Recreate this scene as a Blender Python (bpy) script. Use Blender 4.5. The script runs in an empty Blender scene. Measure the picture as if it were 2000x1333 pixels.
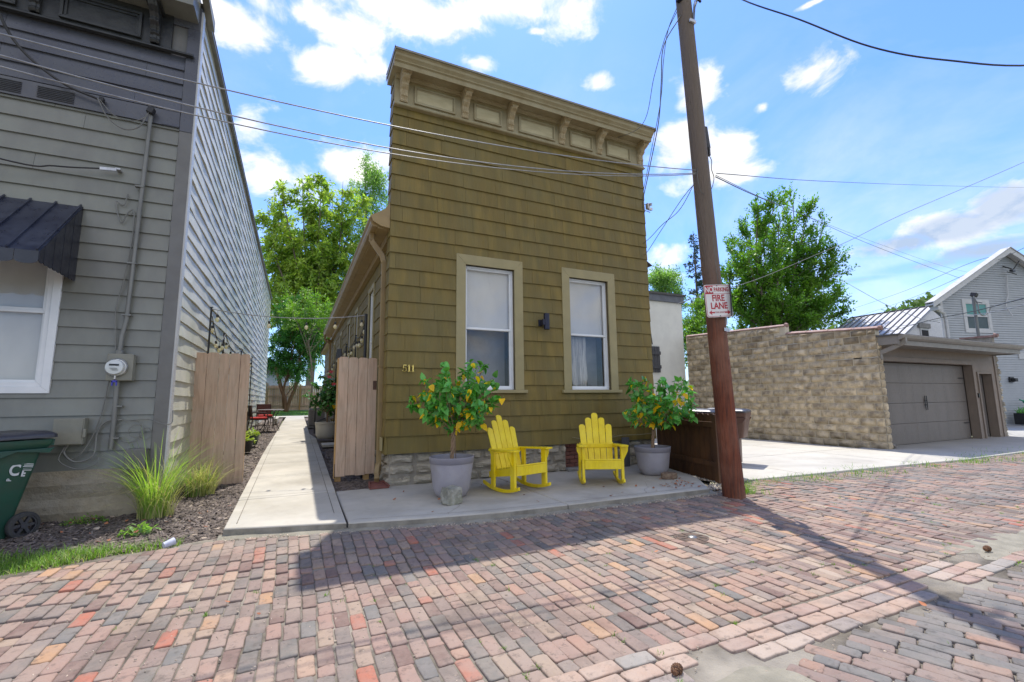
import bpy, bmesh, math, random
import numpy as np
from mathutils import Vector, Matrix
rnd = random.Random(7)
nrg = np.random.default_rng(11)
R = math.radians
sc = bpy.context.scene
col = sc.collection

# ------------------------------------------------------------------ camera
F, YAW, PIT, ROL, HC = 887.4, R(25.371), R(7.421), R(-0.630), 1.38
fwd = Vector((math.sin(YAW)*math.cos(PIT), math.cos(YAW)*math.cos(PIT), math.sin(PIT)))
rt = Vector((math.cos(YAW), -math.sin(YAW), 0)); up = rt.cross(fwd)
r2 = math.cos(ROL)*rt + math.sin(ROL)*up
u2 = -math.sin(ROL)*rt + math.cos(ROL)*up
cd = bpy.data.cameras.new('camera'); cam = bpy.data.objects.new('camera', cd); col.objects.link(cam)
cd.sensor_width = 36; cd.lens = F*36/2000; cd.clip_end = 3000; cd.clip_start = .05
m = Matrix((r2, u2, -fwd)).transposed().to_4x4(); m.translation = (0, 0, HC)
cam.matrix_world = m
sc.camera = cam
sc.view_settings.view_transform = 'Standard'; sc.view_settings.look = 'None'
sc.view_settings.exposure = 1.22; sc.view_settings.gamma = 1

# ------------------------------------------------------------------ sun
sdir = Vector((.158, .392, 1)).normalized()
ld = bpy.data.lights.new('sun', 'SUN'); ld.energy = 2.4; ld.angle = R(.55); ld.color = (1, .945, .84)
lo = bpy.data.objects.new('sun', ld); col.objects.link(lo); lo.rotation_euler = sdir.to_track_quat('Z', 'Y').to_euler()

# ------------------------------------------------------------------ sky with clouds
SKY_CLOUD = 4.5
def make_world():
    w = bpy.data.worlds.new('World'); sc.world = w; w.use_nodes = True
    nt = w.node_tree; nt.nodes.clear(); N = nt.nodes.new; L = nt.links.new
    def math_(op, a, b=None, clamp=False):
        n = N('ShaderNodeMath'); n.operation = op; n.use_clamp = clamp
        for i, v in enumerate((a, b)):
            if v is None: continue
            if isinstance(v, (int, float)): n.inputs[i].default_value = v
            else: L(v, n.inputs[i])
        return n.outputs[0]
    sky = N('ShaderNodeTexSky'); sky.sky_type = 'NISHITA'; sky.sun_disc = False
    sky.sun_elevation = math.asin(sdir.z); sky.sun_rotation = math.atan2(sdir.x, sdir.y)
    sky.air_density = 1.15; sky.dust_density = .6; sky.ozone_density = 1.6
    tc = N('ShaderNodeTexCoord'); sp = N('ShaderNodeSeparateXYZ'); L(tc.outputs['Generated'], sp.inputs[0])
    az = math_('ARCTAN2', sp.outputs[0], sp.outputs[1]); el = math_('ARCSINE', sp.outputs[2])
    cb = N('ShaderNodeCombineXYZ'); L(az, cb.inputs[0]); L(math_('MULTIPLY', el, 1.45), cb.inputs[1])
    def noise(scale, det, rough, off=(0, 0, 0), dist=0.0):
        mp = N('ShaderNodeMapping'); mp.inputs['Location'].default_value = off; L(cb.outputs[0], mp.inputs[0])
        n = N('ShaderNodeTexNoise'); n.inputs['Scale'].default_value = scale; n.inputs['Detail'].default_value = det
        n.inputs['Roughness'].default_value = rough; n.inputs['Distortion'].default_value = dist
        L(mp.outputs[0], n.inputs['Vector']); return n.outputs[0]
    n1 = noise(8.5, 10, .60, dist=.35); n2 = noise(8.5, 10, .60, (-.004, .03, 0), .35); n3 = noise(3.0, 4, .5, (3, 1, 0))
    def blobs(lst):
        acc = None
        for (a, e, ra, re, k) in lst:
            x = math_('MULTIPLY', math_('SUBTRACT', az, a), 1/ra); y = math_('MULTIPLY', math_('SUBTRACT', el, e), 1/re)
            d = math_('SQRT', math_('ADD', math_('MULTIPLY', x, x), math_('MULTIPLY', y, y)))
            v = math_('MULTIPLY', math_('SUBTRACT', 1.0, d), k)
            acc = v if acc is None else math_('MAXIMUM', acc, v)
        return acc
    # clouds as (azimuth, elevation, half widths, weight), all in radians on the sky
    white = CLOUDS_AND_FILL
    B = blobs(white); G = blobs(GREYS)
    D0 = math_('MAXIMUM', B, G)
    D = math_('ADD', D0, math_('MULTIPLY', math_('SUBTRACT', n1, .5), 2.7))
    mr = N('ShaderNodeMapRange'); mr.interpolation_type = 'SMOOTHSTEP'
    mr.inputs['From Min'].default_value = -.08; mr.inputs['From Max'].default_value = .75; L(D, mr.inputs['Value'])
    # thin veil of high cloud that thickens towards the horizon
    veil = math_('MULTIPLY', math_('SUBTRACT', noise(2.3, 6, .6, (8, 2, 0), .6), .44, True), 1.0)
    lowv = N('ShaderNodeMapRange'); lowv.inputs['From Min'].default_value = .75; lowv.inputs['From Max'].default_value = .02; L(el, lowv.inputs['Value'])
    veil = math_('MULTIPLY', veil, math_('MULTIPLY', lowv.outputs[0], 2.2), True)
    dens = math_('MAXIMUM', math_('MULTIPLY', mr.outputs[0], .97), veil, True)
    # self shading: density compared a little nearer the sun, more grey in the thick banks
    sh = N('ShaderNodeMapRange'); sh.inputs['From Min'].default_value = -.05; sh.inputs['From Max'].default_value = .13
    L(math_('SUBTRACT', n2, n1), sh.inputs['Value'])
    gm = N('ShaderNodeMapRange'); gm.interpolation_type = 'SMOOTHSTEP'; gm.inputs['From Min'].default_value = .0; gm.inputs['From Max'].default_value = .5; L(math_('ADD', G, math_('MULTIPLY', math_('SUBTRACT', n3, .5), .7)), gm.inputs['Value'])
    shade = math_('ADD', math_('MULTIPLY', sh.outputs[0], .35), math_('MULTIPLY', gm.outputs[0], .8), True)
    cm = N('ShaderNodeMix'); cm.data_type = 'RGBA'; L(shade, cm.inputs[0])
    k = SKY_CLOUD
    cm.inputs[6].default_value = (k*1.02, k*.985, k*.93, 1); cm.inputs[7].default_value = (k*.40, k*.50, k*.66, 1)
    # richer, lighter blue of the clear sky
    hs = N('ShaderNodeMix'); hs.data_type = 'RGBA'; hs.blend_type = 'MULTIPLY'; hs.inputs[0].default_value = 1; L(sky.outputs[0], hs.inputs[6]); hs.inputs[7].default_value = (.435, .615, .98, 1)
    mx = N('ShaderNodeMix'); mx.data_type = 'RGBA'; L(dens, mx.inputs[0]); L(hs.outputs[2], mx.inputs[6]); L(cm.outputs[2], mx.inputs[7])
    bg = N('ShaderNodeBackground'); bg.inputs[1].default_value = .125; L(mx.outputs[2], bg.inputs[0])
    out = N('ShaderNodeOutputWorld'); L(bg.outputs[0], out.inputs[0])
CLOUDS_AND_FILL = [(-0.136, 0.6463, 0.114, 0.0431, 1.0), (0.0055, 0.702, 0.1539, 0.0362, 1.0), (0.2051, 0.7465, 0.2337, 0.0438, 1.0), (0.4268, 0.7702, 0.2107, 0.0362, 1.0), (0.5886, 0.7492, 0.0918, 0.048, 1.0), (0.0308, 0.6343, 0.1087, 0.0357, 1.0), (0.1168, 0.6455, 0.0774, 0.0324, 1.0), (-0.0374, 0.4343, 0.1126, 0.0547, 1.0), (0.0917, 0.4694, 0.1157, 0.0471, 1.0), (0.178, 0.4989, 0.0892, 0.0379, 1.0), (0.8688, 0.5921, 0.0629, 0.0394, 1.0), (1.066, 0.5502, 0.0647, 0.0381, 1.0), (0.985, 0.5299, 0.0232, 0.0147, 1.0), (0.8241, 0.4862, 0.1134, 0.055, 1.0), (0.9237, 0.4756, 0.0661, 0.0485, 1.0), (0.655, 0.6357, 0.0445, 0.0202, 1.0), (0.7801, 0.2845, 0.062, 0.0466, 1.0), (0.8914, 0.4364, 0.116, 0.0368, 1.0), (1.0869, 0.6551, 0.0321, 0.0054, 1.0), (0.5133, 0.7258, 0.0273, 0.0077, 1.0), (0.0919, 0.7004, 0.088, 0.0526, 1.0), (0.3023, 0.7327, 0.0856, 0.0379, 0.7), (-0.116, 0.5096, 0.0349, 0.0497, 0.5), (0.3639, 0.6806, 0.0613, 0.0163, 0.6),
  (2.9,.5,.9,.45,1.2), (-2.4,.45,.9,.4,1.2), (-1.3,.6,.5,.25,1), (2.1,.9,.5,.25,1), (3.0,1.1,1.2,.3,1), (-2.6,1.0,1.2,.3,1), (2.3,.35,.7,.35,1.2), (-1.7,.3,.5,.3,1)]  # unseen clouds behind the camera, added to brighten and whiten the fill light
GREYS = [(1.2922, 0.2798, 0.0567, 0.0438, 1.0), (1.2339, 0.2617, 0.0873, 0.0351, 1.0), (1.1631, 0.2502, 0.0859, 0.0251, 1.0), (1.2692, 0.2171, 0.0914, 0.0228, 1.0), (1.1918, 0.2102, 0.0999, 0.0148, 0.8), (1.1169, 0.2027, 0.0847, 0.0088, 0.6)]

make_world()

# ------------------------------------------------------------------ helpers
def tag(o, label=None, cat=None, group=None, kind=None):
    if label: o['label'] = label
    if cat: o['category'] = cat
    if group: o['group'] = group
    if kind: o['kind'] = kind
    return o
def thing(name, label, cat, loc=(0, 0, 0), rz=0, group=None):
    o = bpy.data.objects.new(name, None); col.objects.link(o); o.empty_display_size = .2
    o.location = loc; o.rotation_euler = (0, 0, rz); return tag(o, label, cat, group)
def copy_tree(o, parent=None):
    c = o.copy(); col.objects.link(c); c.parent = parent
    for ch in [x for x in o.children]: copy_tree(ch, c)
    return c
def rel(root):
    "accumulated offset of an unrotated root, so parts can be given in world coordinates"
    return Vector(root.location) if root is not None and root.parent is None else (rel(root.parent) if root is not None else Vector((0, 0, 0)))

class MB:
    def __init__(s): s.v = []; s.f = []; s.X = None
    def add(s, vs, fs, X=None):
        X = X if X is not None else s.X
        b = len(s.v)
        if X is not None: vs = [tuple(X @ Vector(p)) for p in vs]
        s.v += [tuple(p) for p in vs]; s.f += [tuple(b+i for i in f) for f in fs]
    def box(s, x0, x1, y0, y1, z0, z1, X=None):
        s.add([(x0,y0,z0),(x1,y0,z0),(x1,y1,z0),(x0,y1,z0),(x0,y0,z1),(x1,y0,z1),(x1,y1,z1),(x0,y1,z1)],
              [(0,3,2,1),(4,5,6,7),(0,1,5,4),(1,2,6,5),(2,3,7,6),(3,0,4,7)], X)
    def obox(s, c, d, rot=(0,0,0), X=None):
        M = Matrix.Translation(c) @ Matrix.Rotation(rot[2],4,'Z') @ Matrix.Rotation(rot[1],4,'Y') @ Matrix.Rotation(rot[0],4,'X')
        if X is not None: M = X @ M
        a,b,h = d[0]/2,d[1]/2,d[2]/2; s.box(-a,a,-b,b,-h,h,M)
    def prism(s, pts, fn, t0, t1, X=None):
        "2-D outline pts, fn(a,b,t)->xyz, extruded from t0 to t1"
        n = len(pts)
        s.add([fn(a,b,t0) for a,b in pts]+[fn(a,b,t1) for a,b in pts],
              [tuple(range(n))[::-1], tuple(range(n,2*n))]+[(i,(i+1)%n,n+(i+1)%n,n+i) for i in range(n)], X)
    def tube(s, pts, r, n=8, caps=True, X=None):
        pts = [Vector(p) for p in pts]; m_ = len(pts); rr = r if isinstance(r,(list,tuple)) else [r]*m_
        vs = []; t0 = (pts[1]-pts[0]).normalized()
        a = t0.cross(Vector((0,0,1))) if abs(t0.z) < .9 else t0.cross(Vector((1,0,0)))
        a.normalize()
        for i,p in enumerate(pts):
            t = (pts[min(i+1,m_-1)]-pts[max(i-1,0)]).normalized()
            a = (a - t*a.dot(t)); a.normalize(); b = t.cross(a)
            for k in range(n):
                q = 2*math.pi*k/n; vs.append(p+(a*math.cos(q)+b*math.sin(q))*rr[i])
        fs = [(i*n+k, i*n+(k+1)%n, (i+1)*n+(k+1)%n, (i+1)*n+k) for i in range(m_-1) for k in range(n)]
        if caps: fs += [tuple(range(n))[::-1], tuple(range((m_-1)*n, m_*n))]
        s.add(vs, fs, X)
    def lathe(s, prof, c=(0,0,0), n=32, X=None):
        vs = []; fs = []; m_ = len(prof)
        for r_,z in prof:
            for k in range(n):
                q = 2*math.pi*k/n; vs.append((c[0]+r_*math.cos(q), c[1]+r_*math.sin(q), c[2]+z))
        fs = [(i*n+k, i*n+(k+1)%n, (i+1)*n+(k+1)%n, (i+1)*n+k) for i in range(m_-1) for k in range(n)]
        s.add(vs, fs, X)
    def build(s, name, mat, parent=None, smooth=False, bevel=0, world=False, auto=None):
        me = bpy.data.meshes.new(name)
        off = rel(parent) if (world and parent is not None) else Vector((0,0,0))
        me.from_pydata([(p[0]-off.x,p[1]-off.y,p[2]-off.z) for p in s.v], [], s.f)
        o = bpy.data.objects.new(name, me); col.objects.link(o); me.materials.append(mat)
        if parent is not None: o.parent = parent
        if smooth: me.polygons.foreach_set('use_smooth', [True]*len(me.polygons))
        if auto: 
            me.polygons.foreach_set('use_smooth', [True]*len(me.polygons)); me.set_sharp_from_angle(angle=R(auto))
        if bevel:
            b = o.modifiers.new('b','BEVEL'); b.width = bevel; b.segments = 2; b.limit_method = 'ANGLE'; b.harden_normals = False
        me.update(); return o
def place(mb, base):
    "shift world vertices so that the mesh origin is at base; returns base"
    mb.v = [(p[0]-base[0],p[1]-base[1],p[2]-base[2]) for p in mb.v]; return base
def solo(name, mb, mat, base, label, cat, group=None, **k):
    place(mb, base); o = mb.build(name, mat, **k); o.location = base; return tag(o, label, cat, group)
def npmesh(name, V, Fq, mat, parent=None, world=False, smooth=False):
    "V (n,3), Fq (m,k) all faces with k corners"
    me = bpy.data.meshes.new(name); V = np.asarray(V, dtype=np.float32).copy()
    if world and parent is not None: V -= np.array(rel(parent), dtype=np.float32)
    Fq = np.asarray(Fq, dtype=np.int32); k = Fq.shape[1]
    me.vertices.add(len(V)); me.vertices.foreach_set('co', V.ravel())
    me.loops.add(Fq.size); me.loops.foreach_set('vertex_index', Fq.ravel())
    me.polygons.add(len(Fq)); me.polygons.foreach_set('loop_start', np.arange(len(Fq), dtype=np.int32)*k)
    me.update(calc_edges=True); me.validate()
    if smooth: me.polygons.foreach_set('use_smooth', [True]*len(me.polygons))
    o = bpy.data.objects.new(name, me); col.objects.link(o); me.materials.append(mat)
    if parent is not None: o.parent = parent
    return o

# ------------------------------------------------------------------ materials
MATS = {}
def mat(name, c1, c2=None, scale=5, stretch=(1,1,1), rough=.6, bump=.0, bscale=None, metal=0, isl=0, c3=None, s3=.6, amt3=.5, detail=6, ramp=None, mid=.5, wid=.35, spec=.5, dist=0, transl=0, bdist=.01, coat=0, grad=None, wave=None, speck=0, dirt=None):
    M = bpy.data.materials.new(name); M.use_nodes = True; nt = M.node_tree; nt.nodes.clear(); N = nt.nodes.new; L = nt.links.new
    P = N('ShaderNodeBsdfPrincipled'); P.inputs['Roughness'].default_value = rough; P.inputs['Metallic'].default_value = metal
    P.inputs['Specular IOR Level'].default_value = spec; P.inputs['Coat Weight'].default_value = coat
    tc = N('ShaderNodeTexCoord'); mp = N('ShaderNodeMapping'); mp.inputs['Scale'].default_value = stretch; L(tc.outputs['Object'], mp.inputs[0])
    vec = mp.outputs[0]; geo = None
    if isl:
        geo = N('ShaderNodeNewGeometry'); ad = N('ShaderNodeVectorMath'); ad.operation = 'MULTIPLY_ADD'
        cmb = N('ShaderNodeCombineXYZ')
        for i in range(3): L(geo.outputs['Random Per Island'], cmb.inputs[i])
        L(cmb.outputs[0], ad.inputs[0]); ad.inputs[1].default_value = (37, 53, 71); L(vec, ad.inputs[2]); vec = ad.outputs[0]
    def noise(s, v, d=detail, r_=.6, ds=0):
        n = N('ShaderNodeTexNoise'); n.inputs['Scale'].default_value = s; n.inputs['Detail'].default_value = d; n.inputs['Roughness'].default_value = r_; n.inputs['Distortion'].default_value = ds
        L(v, n.inputs['Vector']); return n.outputs[0]
    def mix(f, a, b, mode='MIX'):
        x = N('ShaderNodeMix'); x.data_type = 'RGBA'; x.blend_type = mode
        for i, q in ((0,f),(6,a),(7,b)):
            if hasattr(q, 'is_linked') or hasattr(q, 'links'): L(q, x.inputs[i])
            else: x.inputs[i].default_value = q if i == 0 else (*q, 1)
        return x.outputs[2]
    def rng(v, a, b, c=0, d=1):
        x = N('ShaderNodeMapRange'); x.interpolation_type = 'SMOOTHSTEP'; x.inputs[1].default_value = a; x.inputs[2].default_value = b; x.inputs[3].default_value = c; x.inputs[4].default_value = d; L(v, x.inputs[0]); return x.outputs[0]
    n1 = noise(scale, vec, ds=dist)
    if ramp:
        cr = N('ShaderNodeValToRGB'); cr.color_ramp.interpolation = 'CONSTANT'
        el = cr.color_ramp.elements
        while len(el) < len(ramp): el.new(.5)
        for e, (p, c) in zip(el, ramp): e.position = p; e.color = (*c, 1)
        L(geo.outputs['Random Per Island'], cr.inputs[0]); base = cr.outputs[0]
        base = mix(rng(n1, .25, .75, 0, .55), base, c2 or c1)
    else:
        base = mix(rng(n1, mid-wid/2, mid+wid/2), c1, c2 or c1)
    if wave:
        wv = N('ShaderNodeTexWave'); wv.wave_type = 'RINGS'; wv.rings_direction = 'SPHERICAL'; wv.inputs['Scale'].default_value = wave[0]; wv.inputs['Distortion'].default_value = wave[1]; wv.inputs['Detail'].default_value = 3
        L(vec, wv.inputs['Vector']); base = mix(rng(wv.outputs[1], 0, 1, 0, wave[2]), base, tuple(x*.62 for x in c1))
    if c3:
        base = mix(rng(noise(s3, tc.outputs['Object'], 5), .5-.12, .5+.2, 0, amt3), base, c3)
    if grad:
        sp = N('ShaderNodeSeparateXYZ'); L(tc.outputs['Object'], sp.inputs[0]); z = sp.outputs[2]
        nz = N('ShaderNodeMath'); nz.operation = 'MULTIPLY_ADD'; L(noise(1.5, vec, 4), nz.inputs[0]); nz.inputs[1].default_value = grad[3]; L(z, nz.inputs[2])
        base = mix(rng(nz.outputs[0], grad[0], grad[1]), base, grad[2])
    if isl and not ramp:
        hs = N('ShaderNodeHueSaturation'); L(base, hs.inputs['Color'])
        x = N('ShaderNodeMapRange'); x.inputs[3].default_value = 1-isl; x.inputs[4].default_value = 1+isl; L(geo.outputs['Random Per Island'], x.inputs[0]); L(x.outputs[0], hs.inputs['Value']); base = hs.outputs[0]
    if speck:
        base = mix(rng(noise(90, tc.outputs['Object'], 2, .8), .62, .72, 0, speck), base, tuple(x*.4 for x in c1))
    if dirt: # (colour, scale, amount, blotch scale, blotch amount)
        base = mix(rng(noise(dirt[1], tc.outputs['Object'], 6, .65, 1.0), .50, .72, 0, dirt[2]), base, dirt[0])
        base = mix(rng(noise(dirt[3], tc.outputs['Object'], 4, .7), .52, .70, 0, dirt[4]), base, dirt[0])
    L(base, P.inputs['Base Color'])
    n2 = noise(bscale or scale*3, vec)
    rr = rng(n2, .2, .8, max(rough-.08, .02), min(rough+.1, 1)); L(rr, P.inputs['Roughness'])
    if bump:
        b = N('ShaderNodeBump'); b.inputs['Strength'].default_value = bump; b.inputs['Distance'].default_value = bdist; L(n2, b.inputs['Height']); L(b.outputs[0], P.inputs['Normal'])
    out = N('ShaderNodeOutputMaterial'); sh = P.outputs[0]
    if transl:
        T = N('ShaderNodeBsdfTranslucent'); x = N('ShaderNodeMix'); x.data_type = 'RGBA'; x.blend_type = 'MULTIPLY'; x.inputs[0].default_value = 1; L(base, x.inputs[6]); x.inputs[7].default_value = (1.5, 1.7, .6, 1)
        L(x.outputs[2], T.inputs[0]); ms = N('ShaderNodeMixShader'); ms.inputs[0].default_value = transl; L(P.outputs[0], ms.inputs[1]); L(T.outputs[0], ms.inputs[2]); sh = ms.outputs[0]
    L(sh, out.inputs[0]); MATS[name] = M; return M
def glass_mat(name, tint=(1,1,1), refl=1.0):
    M = bpy.data.materials.new(name); M.use_nodes = True; nt = M.node_tree; nt.nodes.clear(); N = nt.nodes.new; L = nt.links.new
    t = N('ShaderNodeBsdfTransparent'); t.inputs[0].default_value = (*tint, 1); g = N('ShaderNodeBsdfGlossy'); g.inputs['Roughness'].default_value = .015
    fr = N('ShaderNodeFresnel'); fr.inputs[0].default_value = 1.5; ml = N('ShaderNodeMath'); ml.operation = 'MULTIPLY_ADD'; ml.inputs[1].default_value = .45*refl; ml.inputs[2].default_value = .01; ml.use_clamp = True; L(fr.outputs[0], ml.inputs[0])
    tc = N('ShaderNodeTexCoord'); nz = N('ShaderNodeTexNoise'); nz.inputs['Scale'].default_value = 1.3; L(tc.outputs['Object'], nz.inputs['Vector']); b = N('ShaderNodeBump'); b.inputs['Strength'].default_value = .05; L(nz.outputs[0], b.inputs['Height']); L(b.outputs[0], g.inputs['Normal'])
    x = N('ShaderNodeMixShader'); L(ml.outputs[0], x.inputs[0]); L(t.outputs[0], x.inputs[1]); L(g.outputs[0], x.inputs[2]); o = N('ShaderNodeOutputMaterial'); L(x.outputs[0], o.inputs[0]); return M

m_brick = mat('brick', dirt=((.075,.06,.05), 1.1, .55, 17, .55), c1=(.30,.2,.17), c2=(.27,.20,.17), scale=9, c3=(.32,.27,.215), s3=1.3, amt3=.35, rough=.85, bump=.6, bscale=60, bdist=.003, isl=1, speck=.5,
   ramp=[(0,(.29,.18,.145)),(.18,(.20,.145,.125)),(.36,(.115,.112,.105)),(.46,(.36,.115,.07)),(.50,(.27,.19,.155)),(.67,(.165,.14,.125)),(.80,(.31,.225,.165)),(.89,(.15,.088,.075)),(.97,(.38,.22,.12))])
m_brickg = mat('brick_dark', dirt=((.06,.052,.045), 1.1, .5, 17, .5), c1=(.25,.2,.19), c2=(.22,.185,.17), scale=9, c3=(.30,.26,.21), s3=1.1, amt3=.35, rough=.82, bump=.5, bscale=45, bdist=.004, isl=1, speck=.3,
   ramp=[(0,(.13,.128,.122)),(.34,(.22,.15,.125)),(.60,(.165,.14,.125)),(.76,(.30,.18,.13)),(.92,(.09,.088,.085))])
m_bricko = mat('brick_orange', dirt=((.09,.065,.05), 1.1, .5, 17, .5), c1=(.36,.24,.16), c2=(.36,.27,.2), scale=6, rough=.8, bump=.6, bscale=45, bdist=.005, isl=1, speck=.35,
   ramp=[(0,(.34,.225,.165)),(.25,(.28,.19,.155)),(.48,(.40,.235,.135)),(.56,(.31,.185,.14)),(.72,(.20,.165,.15)),(.88,(.36,.28,.22))])
m_bricks_ = mat('brick_pale', dirt=((.10,.08,.065), 1.1, .6, 15, .6), c1=(.38,.28,.22), c2=(.4,.33,.28), scale=6, rough=.8, bump=.6, bscale=45, bdist=.005, isl=1, speck=.3,
   ramp=[(0,(.36,.245,.185)),(.35,(.31,.20,.16)),(.6,(.25,.235,.215)),(.75,(.37,.29,.235)),(.9,(.20,.17,.16))])
m_sand = mat('joint_sand', (.17,.145,.11), (.05,.042,.033), scale=4, rough=.95, bump=.8, bscale=60, c3=(.42,.38,.32), s3=.9, amt3=.6)
m_patch = mat('mortar_patch', (.29,.265,.21), (.20,.185,.145), scale=5, rough=.9, bump=.7, bscale=50, speck=.4)
m_conc = mat('concrete', dirt=((.20,.17,.13), .55, .35, 7, .12), c1=(.50,.465,.40), c2=(.42,.395,.345), scale=1.6, rough=.85, bump=.25, bscale=70, bdist=.004, c3=(.30,.27,.215), s3=1.0, amt3=.5, speck=.2)
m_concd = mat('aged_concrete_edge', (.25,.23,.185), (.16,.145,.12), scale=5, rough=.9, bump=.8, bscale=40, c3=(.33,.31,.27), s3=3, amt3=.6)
m_drive = mat('concrete_drive', dirt=((.24,.21,.17), .35, .4, 5, .15), c1=(.50,.475,.42), c2=(.43,.41,.365), scale=1.1, rough=.85, bump=.2, bscale=60, bdist=.004, c3=(.42,.40,.36), s3=.5, amt3=.4, speck=.1)
m_mulchg = mat('mulch_ground', (.10,.08,.07), (.20,.16,.13), scale=26, rough=.95, bump=1, bscale=40, bdist=.03)
m_chip = mat('mulch_chip', (.16,.13,.115), (.10,.08,.07), scale=9, rough=.9, isl=.55)
m_chip2 = mat('pale_chip', (.42,.34,.27), (.3,.25,.2), scale=9, rough=.9, isl=.4)
m_ground = mat('earth', (.20,.2,.13), (.13,.14,.07), scale=.8, rough=.95, bump=.6, bscale=14)
m_grass = mat('grass_blade', (.12,.24,.035), (.20,.33,.05), scale=2, rough=.55, isl=.35, transl=.35)
m_grassd = mat('lawn', (.055,.16,.03), (.09,.22,.04), scale=9, rough=.9, bump=.8, bscale=60)
m_straw = mat('straw_blade', (.50,.46,.24), (.35,.36,.14), scale=2, rough=.6, isl=.3, transl=.3)

# ================================================================== THE SETTING
SL = .0225
def walk_z(y): return .12 + SL*(y-5.2)
def sm(a, b, x): t = min(max((x-a)/(b-a), 0), 1); return t*t*(3-2*t)
def ground_z(x, y):
    h = SL*max(0, y-5.2)*(1-sm(3.5, 6.5, x)) if y > 0 else 0
    h += .02*(max(0, y-45)) + .004*max(0, x-30)
    return h - .07
def grid(name, xs, ys, zf, mt):
    V = [(x, y, zf(x, y)) for y in ys for x in xs]; nx = len(xs)
    Fq = [(j*nx+i, j*nx+i+1, (j+1)*nx+i+1, (j+1)*nx+i) for j in range(len(ys)-1) for i in range(nx-1)]
    return npmesh(name, V, Fq, mt, smooth=True)
xs = [-900,-300,-100,-40,-20,-10,-6,-3,-1,1,3,3.5,4,4.5,5,5.5,6,6.5,8,12,18,25,35,60,120,300,900]
ys = [-600,-200,-60,-20,-5,0,2,4,5.2,7,10,15,20,27,36,45,60,100,200,400,900]
tag(grid('ground', xs, ys, ground_z, m_ground), kind='structure')

# ---- brick alley: every brick is real, rounded and slightly out of true
def brick_field(rows, mt, name, parent=None):
    V = []; Fq = []
    for (cx, cy, cz, L, W, ang, tilt) in rows:
        b = len(V); ca, sa = math.cos(ang), math.sin(ang)
        prof = [(0, -.05), (0, -.0075), (.0025, -.002), (.008, 0)]
        c_ = .010; hw, hl = W/2, L/2        # worn, rounded corners and wandering edges
        out = [(-hw, -hl+c_), (-hw+c_, -hl), (0, -hl), (hw-c_, -hl), (hw, -hl+c_), (hw, 0), (hw, hl-c_), (hw-c_, hl), (0, hl), (-hw+c_, hl), (-hw, hl-c_), (-hw, 0)]
        jit = nrg.normal(0, .0022, (12, 2)); jz = nrg.normal(0, .0006, 12); n_ = 12
        for ins, dz in prof:
            sx_ = (hw-ins)/hw; sy_ = (hl-ins)/hl
            for k in range(n_):
                x = (out[k][0]+jit[k][0])*sx_; y = (out[k][1]+jit[k][1])*sy_
                V.append((cx+x*ca-y*sa, cy+x*sa+y*ca, cz+dz+jz[k]+tilt[0]*x+tilt[1]*y))
        cb_ = len(V); V.append((cx, cy, cz+nrg.normal(0, .0008)))
        for q in range(3):
            for k in range(n_): Fq.append((b+q*n_+k, b+q*n_+(k+1)%n_, b+(q+1)*n_+(k+1)%n_, b+(q+1)*n_+k))
        for k in range(0, n_, 2): Fq.append((b+3*n_+k, b+3*n_+(k+1)%n_, b+3*n_+(k+2)%n_, cb_))
    o = npmesh(name, V, Fq, mt, parent); return o
def alley_z(x, y): return .007*math.sin(x*.9+1)*math.sin(y*1.3) + .004*math.sin(x*2.3) + .045*sm(3.8, 4.9, y)*(1-sm(6.5, 9, x))
rows_a, rows_g, rows_o = [], [], []
def put(x, y, z, L, W, ang, pick):
    t = (nrg.normal(0, .012), nrg.normal(0, .010))
    rec = (x, y, z+nrg.normal(0, .0022), L, W, ang+nrg.normal(0, .012), t)
    pick.append(rec)
def upper_edge(x): # where the paving meets slab, mulch and driveway
    if x < -.62: return 5.12 + .36*sm(-2.2, -.8, x)
    if x < .56: return 5.49-.31*(x+.62)/1.18
    if x < 2.15: return 5.18-.32*(x-.56)/1.6
    if x < 5.4: return 4.86-.09*(x-2.15)/3.25
    if x < 6.6: return 4.78+.43*sm(5.4, 6.3, x)
    return 5.26-.045*(x-6.6) if x < 18 else 4.75
PW = .0935; BL = .220
nrow = int((21-(-5.2))/PW)
for i in range(nrow):
    x0 = -5.2+i*PW; y = (-2.6+rnd.random()*BL) if x0 < .93 else 2.152-.0016*(x0-1)
    first = x0 >= .93 and rnd.random() < .5
    while y < 5.6:
        wob = .02*math.sin(y*1.1+i*.05)+.012*math.sin(y*2.7+i*.3)
        L = BL-.009-abs(nrg.normal(0, .004)) if (rnd.random() > .13 and not first) else BL*.5-.01
        first = False
        if y+L > upper_edge(x0)-.015:
            L = upper_edge(x0)-.015-y
            if L < .05: break
        yc = y+L/2; x = x0+wob + .05*(sm(-1, 5, x0)-.5)*(yc-3)*0
        y += L+.009
        if yc > upper_edge(x): continue
        if x0 >= .93 and yc-L/2 < 2.10: continue         # the gutter strip and the far lane lie here
        if x < .93 and x > .6 and yc < 2.0 and rnd.random() < .0: continue
        if (x-3.63)**2+(yc-3.52)**2 < .19**2: continue   # water valve cover
        z = alley_z(x, yc)
        f = math.exp(-((x-3.2)/1.7)**2-((yc-2.8)/.9)**2)
        g = sm(5.5, 9, x)*.8+.12
        u_ = rnd.random()
        (rows_o if u_ < f*.75+.04 else (rows_g if u_ > 1-g*.55 else rows_a)).append((x, yc, z+nrg.normal(0,.0025), L, PW-.0065, nrg.normal(0,.011)+.0, (nrg.normal(0,.008), nrg.normal(0,.006))))
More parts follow.
